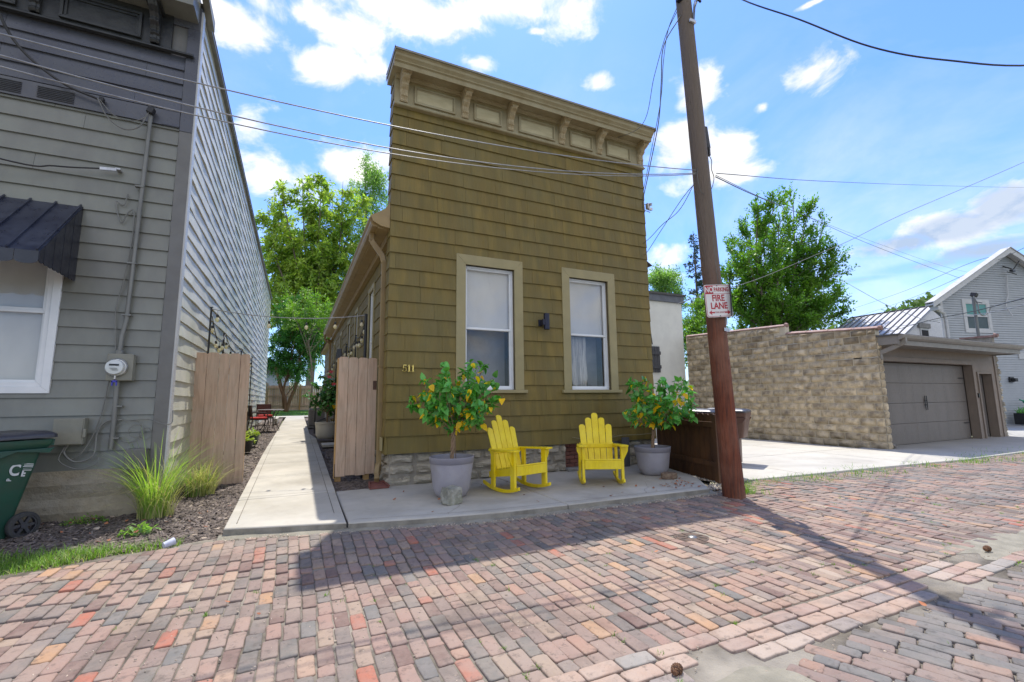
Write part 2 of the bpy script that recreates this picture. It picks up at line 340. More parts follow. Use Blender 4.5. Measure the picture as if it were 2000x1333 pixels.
# strip of three courses laid along the alley
strip = []
for r_, yb in enumerate((1.80, 1.915, 2.03)):
    x = .95+rnd.random()*.2
    while x < 18:
        L = .215; xc = x+L/2; yc = yb+.055-.008*(xc-1)*.2 + .02*math.sin(xc*1.3)
        if not ((1.75 < xc < 2.25 and r_ == 0) or (4.15 < xc < 4.6 and r_ < 2) or (5.1 < xc < 7.2 and r_ > 0) or rnd.random() < .03):
            strip.append((xc, yc, alley_z(xc, yc)+.004, .104, L, nrg.normal(0, .02)-.01, (nrg.normal(0,.015), nrg.normal(0,.015))))
        x += L+.012
# far lane, laid on the skew
lane = []; AN = R(21)
ca, sa = math.cos(AN), math.sin(AN)
for i in range(-40, 190):
    v = -3+rnd.random()*BL
    while v < 9:
        L = BL-.009; u = i*PW; vc = v+L/2; v += BL
        x = 1.2+u*ca-vc*sa; y = -1.5+u*sa+vc*ca
        if y > 1.69 and y < 1.69+.10: # cut brick along the strip
            L = .11; vc -= .055+(y-1.69)*.5; x = 1.2+u*ca-vc*sa; y = -1.5+u*sa+vc*ca
        if x < .9 or x > 20 or y > 1.745 or y < -3: continue
        if 1.72 < x < 2.45 and 1.45 < y < 1.8 and rnd.random() < .85: continue
        lane.append((x, y, alley_z(x, y)+.003+nrg.normal(0,.0025), L, PW-.003, AN+nrg.normal(0,.012), (nrg.normal(0,.012), nrg.normal(0,.01))))
alley = grid('alley', [-40,-20,-10]+[-6+.35*i for i in range(80)]+[24,30,60], [-3+.2*i for i in range(44)], lambda x, y: alley_z(x, y)-(.011 if y > 1.75 else .014)-(.03 if y > upper_edge(x)+.12 else 0), m_sand); tag(alley, kind='structure')
for nm, rws, mt in (('brick_paving', rows_a, m_brick), ('dark_brick_paving', rows_g, m_brickg), ('orange_brick_paving', rows_o, m_bricko), ('gutter_course', strip, m_bricks_), ('skewed_brick_paving', lane, m_brickg)):
    tag(brick_field(rws, mt, nm, alley), kind='stuff')
# worn mortar patches
def blob_sheet(name, cx, cy, rx, ry, z, mt, kind='structure', parent=None, n=40, rough=.25, hz=.01):
    V = [(cx, cy, z+hz)]; ph = [rnd.random()*6 for _ in range(5)]
    rr = [1+rough*sum(math.sin((j+2)*2*math.pi*k/n+ph[j])/(j+1.5) for j in range(5)) for k in range(n)]
    for q, w in ((.6, .8), (1, 0)):
        for k in range(n):
            a = 2*math.pi*k/n; V.append((cx+rx*rr[k]*q*math.cos(a), cy+ry*rr[k]*q*math.sin(a), z+hz*w-(.006 if q == 1 else 0)))
    me = bpy.data.meshes.new(name)
    fs = [(0, 1+k, 1+(k+1)%n) for k in range(n)]+[(1+k, 1+n+k, 1+n+(k+1)%n, 1+(k+1)%n) for k in range(n)]
    me.from_pydata(V, [], fs); o = bpy.data.objects.new(name, me); col.objects.link(o); me.materials.append(mt); me.polygons.foreach_set('use_smooth', [True]*len(me.polygons))
    if parent: o.parent = parent
    return tag(o, kind=kind)
blob_sheet('mortar_patch', 2.05, 1.66, .40, .15, -.006, m_patch, parent=alley)
blob_sheet('mortar_patch', 6.3, 2.08, 1.1, .26, -.004, m_patch, parent=alley)
blob_sheet('mortar_patch', -1.75, 4.95, .4, .12, -.007, m_conc, parent=alley)

# ---- concrete slabs
def slab(mb, pts, zt, zb, bev=.014):
    "polygon (ccw) with eased top edge; zt may be a function of y"
    fz = zt if callable(zt) else (lambda y: zt); n = len(pts)
    cx = sum(p[0] for p in pts)/n; cy = sum(p[1] for p in pts)/n
    def ins(p, d):
        v = Vector((cx-p[0], cy-p[1])); v.normalize(); return (p[0]+v.x*d*1.3, p[1]+v.y*d*1.3)
    r0 = [(x, y, zb if not callable(zb) else zb(y)) for x, y in pts]; r1 = [(x, y, fz(y)-bev) for x, y in pts]
    r2_ = [(*ins(p, bev*.4), fz(p[1])-bev*.3) for p in pts]; r3 = [(*ins(p, bev*1.1), fz(p[1])) for p in pts]
    vs = r0+r1+r2_+r3; fs = [(q*n+k, q*n+(k+1)%n, q*n+n+(k+1)%n, q*n+n+k) for q in range(3) for k in range(n)]
    fs.append(tuple(range(3*n, 4*n))); mb.add(vs, fs)
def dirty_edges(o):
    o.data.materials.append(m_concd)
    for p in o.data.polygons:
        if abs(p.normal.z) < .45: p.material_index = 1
wk = MB()
def wl(y): return -.60+.012*max(0, y-12) if y > 5.4 else -.60
def wr(y): return .545+.0055*(y-5) if y < 16.3 else .46
cuts = [(5.58, 5.275), 6.9, 8.45, 10.0, 11.6, 13.2, 14.8, 16.4, 18.0, 19.6, 21.2, 22.8, 24.4, 26.0, 27.4]
prev = None
for k in range(len(cuts)-1):
    a, b = cuts[k], cuts[k+1]
    al, ar = (a if isinstance(a, tuple) else (a, a)); g = .009
    slab(wk, [(wl(al), al+g), (wr(ar), ar+g), (wr(b), b-g), (wl(b), b-g)], walk_z, lambda y: walk_z(y)-.2, .008 if k else .016)
slab(wk, [(-1.9, 27.42), (1.2, 27.42), (1.2, 28.6), (-1.9, 28.6)], walk_z, lambda y: walk_z(y)-.2, .01)
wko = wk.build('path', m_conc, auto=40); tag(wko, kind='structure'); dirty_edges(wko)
ps = MB()
slab(ps, [(.565, 5.27), (1.3, 5.10), (2.15, 4.95), (3.05, 4.905), (3.05, 7.2), (.575, 7.13)], .12, -.1, .018)
slab(ps, [(3.064, 4.905), (5.35, 4.82), (5.95, 5.6), (6.2, 6.4), (6.35, 7.2), (3.064, 7.2)], .12, -.1, .018)
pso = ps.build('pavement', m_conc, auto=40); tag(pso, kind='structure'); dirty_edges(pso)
dv = MB()
slab(dv, [(6.62, 5.36), (9.9, 5.12), (10.2, 9.1), (6.9, 9.2)], .035, -.1, .012)
slab(dv, [(9.914, 5.12), (12.75, 4.86), (13.35, 6.6), (13.6, 9.0), (10.214, 9.1)], .035, -.1, .012)
slab(dv, [(6.9, 9.22), (13.6, 9.02), (13.72, 13.2), (6.9, 13.2)], .035, -.1, .012)
tag(dv.build('driveway', m_drive, auto=40), kind='structure')
ap = MB()
slab(ap, [(12.78, 4.84), (17.5, 4.8), (17.5, 7.2), (13.5, 7.2), (13.37, 6.6)], .03, -.1, .012)
slab(ap, [(17.514, 4.8), (22.6, 4.8), (22.6, 7.2), (17.514, 7.2)], .03, -.1, .012)
slab(ap, [(22.62, 4.8), (44, 4.8), (44, 9.8), (27, 9.8), (22.62, 7.0)], .01, -.1, .012)
m_apron = mat('concrete_apron', (.40,.39,.36), (.34,.33,.31), scale=1.3, rough=.85, bump=.2, bscale=60, bdist=.004, speck=.1)
tag(ap.build('apron', m_apron, auto=40), kind='structure')
# gravel wedge beside the brown fence and mulch beds
def bed(name, poly, zf, mt, res=.12, amp=.02):
    x0 = min(p[0] for p in poly); x1 = max(p[0] for p in poly); y0 = min(p[1] for p in poly); y1 = max(p[1] for p in poly)
    nx = max(2, int((x1-x0)/res)); ny = max(2, int((y1-y0)/res)); mb = bmesh.new(); vv = {}
    def inside(x, y):
        c = False; n = len(poly)
        for i in range(n):
            a, b = poly[i], poly[i-1]
            if (a[1] > y) != (b[1] > y) and x < (b[0]-a[0])*(y-a[1])/(b[1]-a[1])+a[0]: c = not c
        return c
    V = []; Fq = []; idx = {}
    def gv(i, j):
        if (i, j) not in idx:
            x = x0+(x1-x0)*i/nx; y = y0+(y1-y0)*j/ny; idx[(i, j)] = len(V); V.append((x, y, zf(x, y)+rnd.uniform(-amp, amp)*.5))
        return idx[(i, j)]
    for i in range(nx):
        for j in range(ny):
            if inside(x0+(x1-x0)*(i+.5)/nx, y0+(y1-y0)*(j+.5)/ny): Fq.append((gv(i, j), gv(i+1, j), gv(i+1, j+1), gv(i, j+1)))
    o = npmesh(name, V, Fq, mt, smooth=True); tag(o, kind='structure'); return o, inside, (x0, x1, y0, y1)
def bedz(x, y): # mulch in front of and beside the grey house
    return .07*sm(5.15, 6.6, y)+SL*max(0, y-5.4) + .015*math.sin(x*5)*math.cos(y*4) - .01
polyL = [(-7, 5.12), (-2.3, 5.12), (-1.3, 5.38), (-.56, 5.50), (-.58, 27.4), (-1.6, 27.4), (-1.6, 7.1), (-7, 7.1)]
_, inL, bbL = bed('mulch_bed', polyL, bedz, m_mulchg)
polyR = [(.5, 7.14), (1.45, 7.14), (1.45, 28), (.5, 28)]
_, inR, bbR = bed('mulch_bed', polyR, lambda x, y: .07+SL*(y-5.2)-.02, m_mulchg)
polyG = [(5.3, 4.85), (6.7, 5.3), (7.2, 9.0), (6.0, 9.0), (6.05, 5.4)]
m_gravel = mat('gravel_ground', (.36,.31,.26), (.2,.17,.14), scale=30, rough=.95, bump=1, bscale=50, bdist=.02)
_, inG, bbG = bed('gravel', polyG, lambda x, y: .05, m_gravel)

def scatter_chips(name, inside, bb, zf, n, size, mt, parent=None, dens=None, thick=.3):
    P = []; tries = 0
    while len(P) < n and tries < n*30:
        tries += 1; x = nrg.uniform(bb[0], bb[1]); y = nrg.uniform(bb[2], bb[3])
        if dens is not None and nrg.random() > dens(x, y): continue
        if inside(x, y): P.append((x, y))
    P = np.array(P); n = len(P); L = nrg.uniform(.5, 1.3, n)*size; W = L*nrg.uniform(.22, .5, n); a = nrg.uniform(0, 6.283, n)
    tx = nrg.normal(0, .3, n); ty = nrg.normal(0, .3, n)
    z = np.array([zf(x, y) for x, y in P])+nrg.uniform(.003, .012, n)
    V = np.zeros((n, 8, 3)); 
    for k, (sx, sy, sz) in enumerate([(-1,-1,-1),(1,-.7,-1),(1,.8,-1),(-1,1,-1),(-.9,-.8,1),(.9,-.6,1),(.8,.7,1),(-.8,.9,1)]):
        lx = sx*L/2; ly = sy*W/2; lz = sz*W*thick/2
        V[:, k, 0] = P[:, 0]+lx*np.cos(a)-ly*np.sin(a); V[:, k, 1] = P[:, 1]+lx*np.sin(a)+ly*np.cos(a); V[:, k, 2] = z+lz+lx*tx+ly*ty
    base = np.array([(4,5,6,7),(0,1,5,4),(1,2,6,5),(2,3,7,6),(3,0,4,7)]); Fq = (np.arange(n)[:, None, None]*8+base[None]).reshape(-1, 4)
    return tag(npmesh(name, V.reshape(-1, 3), Fq, mt, parent), kind='stuff')
scatter_chips('mulch', inL, (-3.6, -.55, 5.2, 9.5), bedz, 9000, .05, m_chip)
scatter_chips('mulch', inL, (-1.6, -.55, 9.0, 24), bedz, 5000, .07, m_chip)
scatter_chips('mulch', inL, (-3.6, -.55, 5.2, 24), bedz, 900, .05, m_chip2)
scatter_chips('mulch', inR, (.5, 1.45, 7.1, 13), lambda x, y: .05+SL*(y-5.2), 2500, .05, m_chip)
scatter_chips('gravel_stones', inG, bbG, lambda x, y: .055, 3500, .035, mat('gravel_stone', (.42,.36,.3), (.3,.27,.24), scale=9, rough=.9, isl=.45), thick=1.2)
scatter_chips('gravel_stones', lambda x, y: upper_edge(x)-.06 < y < upper_edge(x)+.06 and -.6 < x < 5.5, (-.6, 5.6, 4.7, 5.6), lambda x, y: .036, 1800, .02, m_chip2, thick=1)
tj = MB()
for k in range(1, len(cuts)-1): 
    y = cuts[k]; tj.add([(wl(y)+.02, y+.12, walk_z(y)+.0035), (wr(y)-.02, y+.12, walk_z(y)+.0035), (wr(y)-.02, y+.128, walk_z(y)+.0038), (wl(y)+.02, y+.128, walk_z(y)+.0038)], [(0, 1, 2, 3)])
for x in (-.50, .45): tj.add([(x, 5.7, walk_z(5.7)+.0035), (x+.007, 5.7, walk_z(5.7)+.0035), (x+.007, 16, walk_z(16)+.0035), (x, 16, walk_z(16)+.0035)], [(0, 1, 2, 3)])
for a, b in (((.62, 5.36), (1.3, 5.20)), ((1.3, 5.20), (2.15, 5.05)), ((2.15, 5.05), (3.04, 5.0)), ((3.08, 5.0), (5.30, 4.92))): tj.add([(a[0], a[1], .1238), (b[0], b[1], .1238), (b[0], b[1]+.007, .1238), (a[0], a[1]+.007, .1238)], [(0, 1, 2, 3)])
for a, b in (((8.2, 5.3), (8.5, 9.1)), ((11.4, 5.05), (11.8, 9.0)), ((6.8, 7.3), (13.4, 7.2)), ((15.2, 4.9), (15.4, 6.7))): d_ = Vector((b[0]-a[0], b[1]-a[1], 0)).normalized(); n_ = Vector((-d_.y, d_.x, 0))*.012; tj.add([(a[0], a[1], .039), (b[0], b[1], .039), (b[0]+n_.x, b[1]+n_.y, .039), (a[0]+n_.x, a[1]+n_.y, .039)], [(0, 1, 2, 3)])
q_ = Vector((2.1, 5.1, .1238)); r_ = random.Random(5)
for st, n_, dr in (((1.62, 5.12), 26, (.03, .075)), ((4.3, 4.95), 18, (.05, .06)), ((10.6, 5.2), 50, (-.02, .08)), ((7.5, 8.9), 40, (.09, -.05)), ((-.1, 8.6), 16, (.06, .02))):   # hairline cracks
    p = Vector((st[0], st[1], 0)); z = .1238 if st[0] < 5 and st[1] < 7 else (walk_z(st[1])+.004 if st[0] < 1 else .039)
    for k in range(n_):
        q = p+Vector((dr[0]+r_.gauss(0, .025), dr[1]+r_.gauss(0, .02), 0)); e = (q-p).normalized(); w_ = Vector((-e.y, e.x, 0))*.0022*(1-k/n_); tj.add([(p.x-w_.x, p.y-w_.y, z), (q.x-w_.x, q.y-w_.y, z), (q.x+w_.x, q.y+w_.y, z), (p.x+w_.x, p.y+w_.y, z)], [(0, 1, 2, 3)]); p = q
tag(tj.build('tooled_joints', mat('dark_joint_strip', (.20,.18,.145), (.13,.115,.09), scale=9, rough=.95), wko), kind='structure')  # thin dark strips laid on the slabs for grooves and cracks
scatter_chips('joint_grit', lambda x, y: y < upper_edge(x), (-3, 9, 1.0, 5.3), lambda x, y: -.012, 5000, .012, m_chip2, thick=1)

# pale mortar fillet between slab and bricks
xs_f = [-.64+.12*i for i in range(52)]
V = []
for x in xs_f:
    e = upper_edge(x); w_ = .035+.02*math.sin(x*7)+.015*math.sin(x*17); h = .008*math.sin(x*11)
    V += [(x, e-w_, .030), (x, e-.01, .047+h), (x, e+.13, .060)]
npf = [(3*i+j, 3*i+3+j, 3*i+4+j, 3*i+1+j) for i in range(len(xs_f)-1) for j in range(2)]
tag(npmesh('mortar_fillet', V, npf, m_patch, alley, smooth=True), kind='structure')

# ================================================================== BUILDING KIT
def lap(mb, fn, u0, u1, z0, z1, expo, piece, holes=(), t=.016, tt=.003, gap=.0015, jitter=0, wavy=0, step=None, zoff=0, stag=True):
    """lapped courses; fn(u, out, z) -> xyz. holes: (ua, ub, za, zb)"""
    k = 0; z = z0
    while z < z1-1e-4:
        zt = min(z+expo, z1); segs = []
        u = u0 - (piece*(rnd.random() if stag else 0)); edges = []
        while u < u1: edges.append(u); u += piece*(1+rnd.uniform(-jitter, jitter))
        edges.append(u1); edges = [max(e, u0) for e in edges]
        for a, b in zip(edges, edges[1:]):
            if b-a < .004: continue
            a += gap; b -= gap
            dz = rnd.uniform(-.003, .003) if piece < 2 else 0; dt = rnd.uniform(0, .003)
            parts = [(a, b, z, zt)]
            for (ha, hb, za, zb) in holes:
                new = []
                for (p, q, c, d) in parts:
                    if q <= ha or p >= hb or d <= za or c >= zb: new.append((p, q, c, d)); continue
                    if p < ha: new.append((p, ha, c, d))
                    if q > hb: new.append((hb, q, c, d))
                    if c < za: new.append((max(p, ha), min(q, hb), c, za))
                    if d > zb: new.append((max(p, ha), min(q, hb), zb, d))
                parts = new
            for (p, q, c, d) in parts:
                if q-p < .003 or d-c < .004: continue
                n = 1 if not step else max(1, int((q-p)/step)); row = []
                for i in range(n+1):
                    uu = p+(q-p)*i/n
                    w = 0; wz = 0
                    if wavy:
                        w = wavy*(math.sin(uu*2.1+k*1.7)+.7*math.sin(uu*4.7+k*2.9+1)+.4*math.sin(uu*9.1+k*4.1))*.5
                        wz = wavy*.5*math.sin(uu*1.3+k*.9)
                    def out(zz): return tt+(t+dt+w-tt)*(zt-zz)/(zt-z)
                    e = dz+wz if c == z else 0
                    row.append([fn(uu, out(c), c+e), fn(uu, out(d), d+.004), fn(uu, -.004, d+.004), fn(uu, -.004, c+e)])
                vs = [v for r_ in row for v in r_]; fs = []
                for i in range(n):
                    for j in range(4): fs.append((i*4+j, i*4+4+j, i*4+4+(j+1)%4, i*4+(j+1)%4))
                fs += [(0, 1, 2, 3), (n*4+3, n*4+2, n*4+1, n*4)]
                mb.add(vs, fs)
        z = zt; k += 1
def front(y): return lambda u, o, z: (u, y-o, z)
def leftside(x): return lambda u, o, z: (x-o, u, z)      # faces -X
def rightside(x): return lambda u, o, z: (x+o, u, z)     # faces +X
def ring(mb, fn, u0, u1, z0, z1, w, o0, o1, wb=None, wt=None):
    "mitred rectangular frame between depth o0 and o1"
    wb = w if wb is None else wb; wt = w if wt is None else wt
    A = [(u0, z0), (u1, z0), (u1, z1), (u0, z1)]; B = [(u0+w, z0+wb), (u1-w, z0+wb), (u1-w, z1-wt), (u0+w, z1-wt)]
    for k in range(4):
        q = [A[k], A[(k+1)%4], B[(k+1)%4], B[k]]
        mb.prism(q, lambda a, b, t: fn(a, t, b), o0, o1)
def fbox(mb, fn, u0, u1, o0, o1, z0, z1):
    c = [fn(u, o, z) for z in (z0, z1) for u, o in ((u0, o0), (u1, o0), (u1, o1), (u0, o1))]
    mb.add(c, [(0,3,2,1),(4,5,6,7),(0,1,5,4),(1,2,6,5),(2,3,7,6),(3,0,4,7)])
def extrude_profile(mb, prof, x0, x1):
    "closed profile of (y, z), extruded along X"
    mb.prism(prof, lambda a, b, t: (t, a, b), x0, x1)

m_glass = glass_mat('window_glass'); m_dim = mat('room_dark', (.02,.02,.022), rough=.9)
m_white = mat('white_vinyl', (.78,.79,.8), (.7,.72,.74), scale=3, rough=.35, bump=.05)
m_blind = mat('roller_blind', (.66,.66,.64), (.56,.56,.545), scale=1.2, stretch=(1,1,.5), rough=.9, bump=.05, bscale=80)
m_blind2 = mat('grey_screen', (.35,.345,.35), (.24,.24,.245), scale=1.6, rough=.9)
m_curt = mat('curtain_cloth', (.62,.60,.57), (.34,.33,.33), scale=3, stretch=(6,1,.6), rough=.9, bump=.4, bscale=9)
m_olive = mat('olive_shingle', (.222,.152,.028), (.130,.100,.020), scale=8, stretch=(1,1,.10), rough=.62, bump=.5, bscale=34, isl=.035, c3=(.145,.120,.042), s3=1.0, amt3=.6, wave=(1.4,7,.5), bdist=.006, wid=.5, speck=.12)
m_trim = mat('olive_trim', (.33,.275,.135), (.29,.245,.12), scale=4, rough=.5, bump=.1)
m_corn = mat('cornice_paint', (.34,.285,.165), (.28,.225,.12), scale=5, rough=.6, bump=.25, bscale=30, c3=(.36,.33,.22), s3=2, amt3=.5)
m_cornc = mat('cornice_cap', (.25,.24,.19), (.19,.18,.15), scale=6, rough=.5, bump=.2)
m_brk = mat('bracket_paint', (.46,.38,.235), (.36,.28,.16), scale=12, rough=.6, bump=.2)
m_panel = mat('cream_panel', (.50,.44,.27), (.43,.37,.22), scale=4, stretch=(1,1,4), rough=.6, bump=.3, bscale=20)
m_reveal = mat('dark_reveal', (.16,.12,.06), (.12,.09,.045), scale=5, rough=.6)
m_gut = mat('gutter_paint', (.30,.205,.08), (.25,.17,.07), scale=3, rough=.4, bump=.08)
m_stone = mat('rubble_stone', (.46,.42,.34), (.27,.24,.19), scale=5, stretch=(1,1,2.5), rough=.9, bump=1, bscale=16, bdist=.03, isl=.22, c3=(.50,.43,.33), s3=4, amt3=.5, speck=.5)
m_mortar = mat('mortar', (.36,.33,.28), (.27,.24,.2), scale=8, rough=.95, bump=.8, bscale=40)
m_roof = mat('roof_shingle', (.10,.095,.09), (.07,.068,.065), scale=9, rough=.9, bump=.5)
m_black = mat('black_metal', (.02,.02,.022), (.03,.03,.032), scale=5, rough=.4, metal=.3)
m_navy = mat('dark_lamp', (.022,.024,.045), (.03,.03,.05), scale=5, rough=.4, metal=.4)
m_brass = mat('brass_paint', (.95,.75,.20), (.9,.68,.16), scale=9, rough=.35)
m_slab = mat('stone_slab', (.25,.245,.235), (.18,.175,.17), scale=5, rough=.85, bump=.5)
m_redbr = mat('red_brick', (.20,.075,.055), (.13,.06,.05), scale=9, rough=.85, bump=.6, bscale=40, isl=.2)

def rubble(mb, fn, u0, u1, z0, z1, rows, seed=1):
    r_ = random.Random(seed); hs = [r_.uniform(.8, 1.3) for _ in range(rows)]; s = sum(hs); z = z0
    for h in hs:
        H = (z1-z0)*h/s; u = u0 - r_.uniform(0, .1)
        while u < u1:
            L = r_.uniform(.18, .55); a, b = max(u, u0), min(u+L, u1); u += L+.012
            if b-a < .05: continue
            nx, nz = max(3, int((b-a)/.035)), max(3, int(H/.03)); g = r_.uniform(.004, .012); dep = r_.uniform(.03, .085); ph = r_.uniform(0, 9)
            tilt = r_.uniform(-.02, .02); vs = []; 
            for j in range(nz+1):
                for i in range(nx+1):
                    fx = i/nx; fz = j/nz; ex = min(fx, 1-fx)*2*(b-a)/.09; ez = min(fz, 1-fz)*2*H/.07
                    e = min(1, ex)*min(1, ez)
                    o = -.02+dep*math.sqrt(max(e, 0))+e*(.012*math.sin((a+fx*(b-a))*23+ph+fz*5)+.012*math.sin(fz*H*60+ph*2+fx*3)+r_.uniform(-.010, .010))
                    uu = a+g+(b-a-2*g)*fx; zz = z+g+(H-2*g)*fz+tilt*(fx-.5)*(b-a)+.006*math.sin(uu*17+ph)*(1 if 0 < j < nz else .6)
                    vs.append(fn(uu, o, zz))
            mb.add(vs, [(j*(nx+1)+i, j*(nx+1)+i+1, (j+1)*(nx+1)+i+1, (j+1)*(nx+1)+i) for j in range(nz) for i in range(nx)])
        z += H

# ================================================================== OLIVE HOUSE
GX0, GX1, GY, GB = 1.25, 6.5, 7.1, .12
gh = thing('olive_house', 'narrow olive green shingled house with bracketed cornice and two tall front windows', 'house', (1.25, 7.1, .12))
fnF = front(GY); winX = ((2.34, 3.58), (4.40, 5.62)); WZ0, WZ1 = 1.50, 3.845
holes = [(a+.02, b-.02, WZ0+.02, WZ1-.02) for a, b in winX]
w = MB(); lap(w, fnF, GX0-.012, GX1, .594, 6.29, .2615, .61, holes, t=.024, jitter=.02)
lap(w, leftside(GX0), GY-.012, 7.36, .594, 6.9, .2615, 3, t=.017)
lap(w, rightside(GX1), GY-.01, 7.36, .594, 6.9, .2615, 3, t=.017)
w.build('siding', m_olive, gh, world=True)
c = MB()
# solid core walls behind the shingles (front wall in pieces round the window openings)
zs0, zs1 = .594, 6.95
xs_ = [GX0, winX[0][0]+.16, winX[0][1]-.16, winX[1][0]+.16, winX[1][1]-.16, GX1]
for k in (0, 2, 4): c.box(xs_[k], xs_[k+1], GY+.004, 7.34, zs0, zs1)
for k in (1, 3):
    c.box(xs_[k], xs_[k+1], GY+.004, 7.34, zs0, WZ0+.06); c.box(xs_[k], xs_[k+1], GY+.004, 7.34, WZ1-.17, zs1)
c.build('front_wall', m_reveal, gh, world=True)
rb = MB()
for (a, b, z) in ((1.0, 1.3, 0), ):
    pass
# side wall (faces the walkway) with its row of tall windows
SY = [(9.0, 9.8), (11.55, 12.25), (13.3, 14.1), (15.9, 16.6), (18.6, 19.3)]
SZ0, SZ1 = 1.55, 3.72
w = MB(); lap(w, leftside(1.32), 7.37, 26.0, .55, 4.05, .2615, .61, [(a, b, SZ0, SZ1) for a, b in SY], t=.017, jitter=.02)
w.build('side_siding', m_olive, gh, world=True)
c = MB(); 
ys_ = [7.37]+[v for s in SY for v in (s[0]+.08, s[1]-.08)]+[26]
for k in range(0, len(ys_), 2): c.box(1.325, 1.5, ys_[k], ys_[k+1], .3, 4.1)
for a, b in SY: c.box(1.325, 1.5, a+.08, b-.08, .3, SZ0+.05); c.box(1.325, 1.5, a+.08, b-.08, SZ1-.08, 4.1)
c.box(6.3, 6.48, 7.37, 20.6, .3, 4.1); c.box(1.33, 6.3, 25.8, 26, .3, 4.1)
c.build('side_wall', m_reveal, gh, world=True)
w = MB(); lap(w, rightside(6.48), 7.37, 20.6, .594, 4.1, .2615, .61, t=.017, jitter=.02); w.build('side_siding', m_olive, gh, world=True)
f = MB(); rubble(f, front(7.15), GX0+.06, 4.44, .11, .60, 3, 5)
fo = f.build('foundation', m_stone, gh, world=True, auto=50)
f = MB(); rubble(f, front(7.15), 5.32, GX1-.03, .11, .60, 3, 9); f.build('foundation', m_stone, gh, world=True, auto=50)
f = MB(); rubble(f, leftside(1.33), 7.15, 26, .1, .56, 3, 6); f.build('side_foundation', m_stone, gh, world=True, auto=50)
f = MB(); f.box(GX0+.07, 4.43, 7.155, 7.34, 0, .594); f.box(5.33, GX1-.03, 7.155, 7.34, 0, .594); f.box(1.34, 1.5, 7.34, 26, 0, .55); f.box(4.43, 5.33, 7.26, 7.34, 0, .594); f.build('mortar', m_mortar, fo, world=True)
v = MB(); 
for r_ in range(6):
    x = 4.45-(r_%2)*.1
    while x < 5.32:
        v.box(max(x, 4.45), min(x+.2, 5.31), 7.2, 7.255, .17+r_*.07, .232+r_*.07); x += .21
vt = v.build('infilled_vent', m_redbr, gh, world=True, bevel=.003)
v = MB(); v.box(4.40, 5.36, 7.02, 7.2, .125, .17); v.build('sill', m_slab, vt, world=True, bevel=.006)
# front windows
def sash_window(parent, fn, u0, u1, z0, z1, trim_m, casing=.165, ctop=.17, rec=.10, sillp=.035, blind='upper', curtain=False, frame_m=None, simple=False, name='window'):
    t = MB(); ring(t, fn, u0, u1, z0+.055, z1, casing, -.02, .03, wb=.0, wt=ctop)
    wroot = t.build(name, trim_m, parent, world=True, bevel=.004)
    s = MB(); fbox(s, fn, u0-.05, u1+.05, -.03, .075, z0, z0+.055); s.build('sill', trim_m, wroot, world=True, bevel=.006)
    a, b, c_, d = u0+casing, u1-casing, z0+.055, z1-ctop
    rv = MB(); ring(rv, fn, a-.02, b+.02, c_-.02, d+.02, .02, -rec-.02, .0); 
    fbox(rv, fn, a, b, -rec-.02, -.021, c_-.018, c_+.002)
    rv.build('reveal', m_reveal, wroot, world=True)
    f_ = MB(); w_ = .035; mid = (c_+d)/2-.015; fm = frame_m or m_white
    ring(f_, fn, a, b, c_, d, w_, -rec-.03, -rec+.045)
    ring(f_, fn, a+w_, b-w_, mid-.02, d-w_, .022, -rec-.015, -rec+.028)      # upper sash
    ring(f_, fn, a+w_, b-w_, c_+w_, mid+.02, .024, -rec-.025, -rec+.012, wb=.035)
    fbox(f_, fn, a+w_, b-w_, -rec+.012, -rec+.024, mid-.022, mid+.016)
    f_.build('sash_frame', fm, wroot, world=True, bevel=.002)
    g = MB(); fbox(g, fn, a+w_+.01, b-w_-.01, -rec+.004, -rec+.008, mid+.0, d-w_-.01); fbox(g, fn, a+w_+.01, b-w_-.01, -rec-.012, -rec-.008, c_+w_+.01, mid)
    g.build('pane', m_glass, wroot, world=True)
    bl = MB()
    if blind == 'upper': fbox(bl, fn, a+.01, b-.01, -rec-.062, -rec-.05, mid-.02, d); bl.build('blind', m_blind, wroot, world=True)
    if blind == 'full': fbox(bl, fn, a+.01, b-.01, -rec-.062, -rec-.05, c_, d); bl.build('blind', m_blind, wroot, world=True)
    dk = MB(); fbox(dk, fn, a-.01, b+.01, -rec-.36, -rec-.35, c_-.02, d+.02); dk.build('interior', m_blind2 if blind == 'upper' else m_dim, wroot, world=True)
    if curtain:
        cu = MB(); n = 36; vs = []; fs = []
        uu0, uu1 = a+.10, a+.50
        for j in range(13):
            fz = j/12; zz = mid-.02-(mid-c_-.06)*fz
            half = (uu1-uu0)/2*(1-.10*math.sin(fz*math.pi)-.28*sm(.75, 1, fz)); cen = (uu0+uu1)/2+.03*fz
            for i in range(n+1):
                q = i/n*2-1; vs.append(fn(cen+half*q, -rec-.12+.016*math.sin(i*1.55+fz*1.5)+.006*math.sin(i*4.1), zz+.02*math.sin(q*9)*sm(.8, 1, fz)))
        for j in range(12):
            for i in range(n): fs.append((j*(n+1)+i, j*(n+1)+i+1, (j+1)*(n+1)+i+1, (j+1)*(n+1)+i))
        cu.add(vs, fs); cu.build('curtain', m_curt, wroot, world=True, smooth=True)
    return wroot
for k, (a, b) in enumerate(winX): sash_window(gh, fnF, a, b, WZ0, WZ1, m_trim, blind='upper', curtain=(k == 1))
for (a, b) in SY: sash_window(gh, leftside(1.32), a, b, SZ0, SZ1, m_trim, casing=.09, ctop=.1, rec=.06, blind='none')
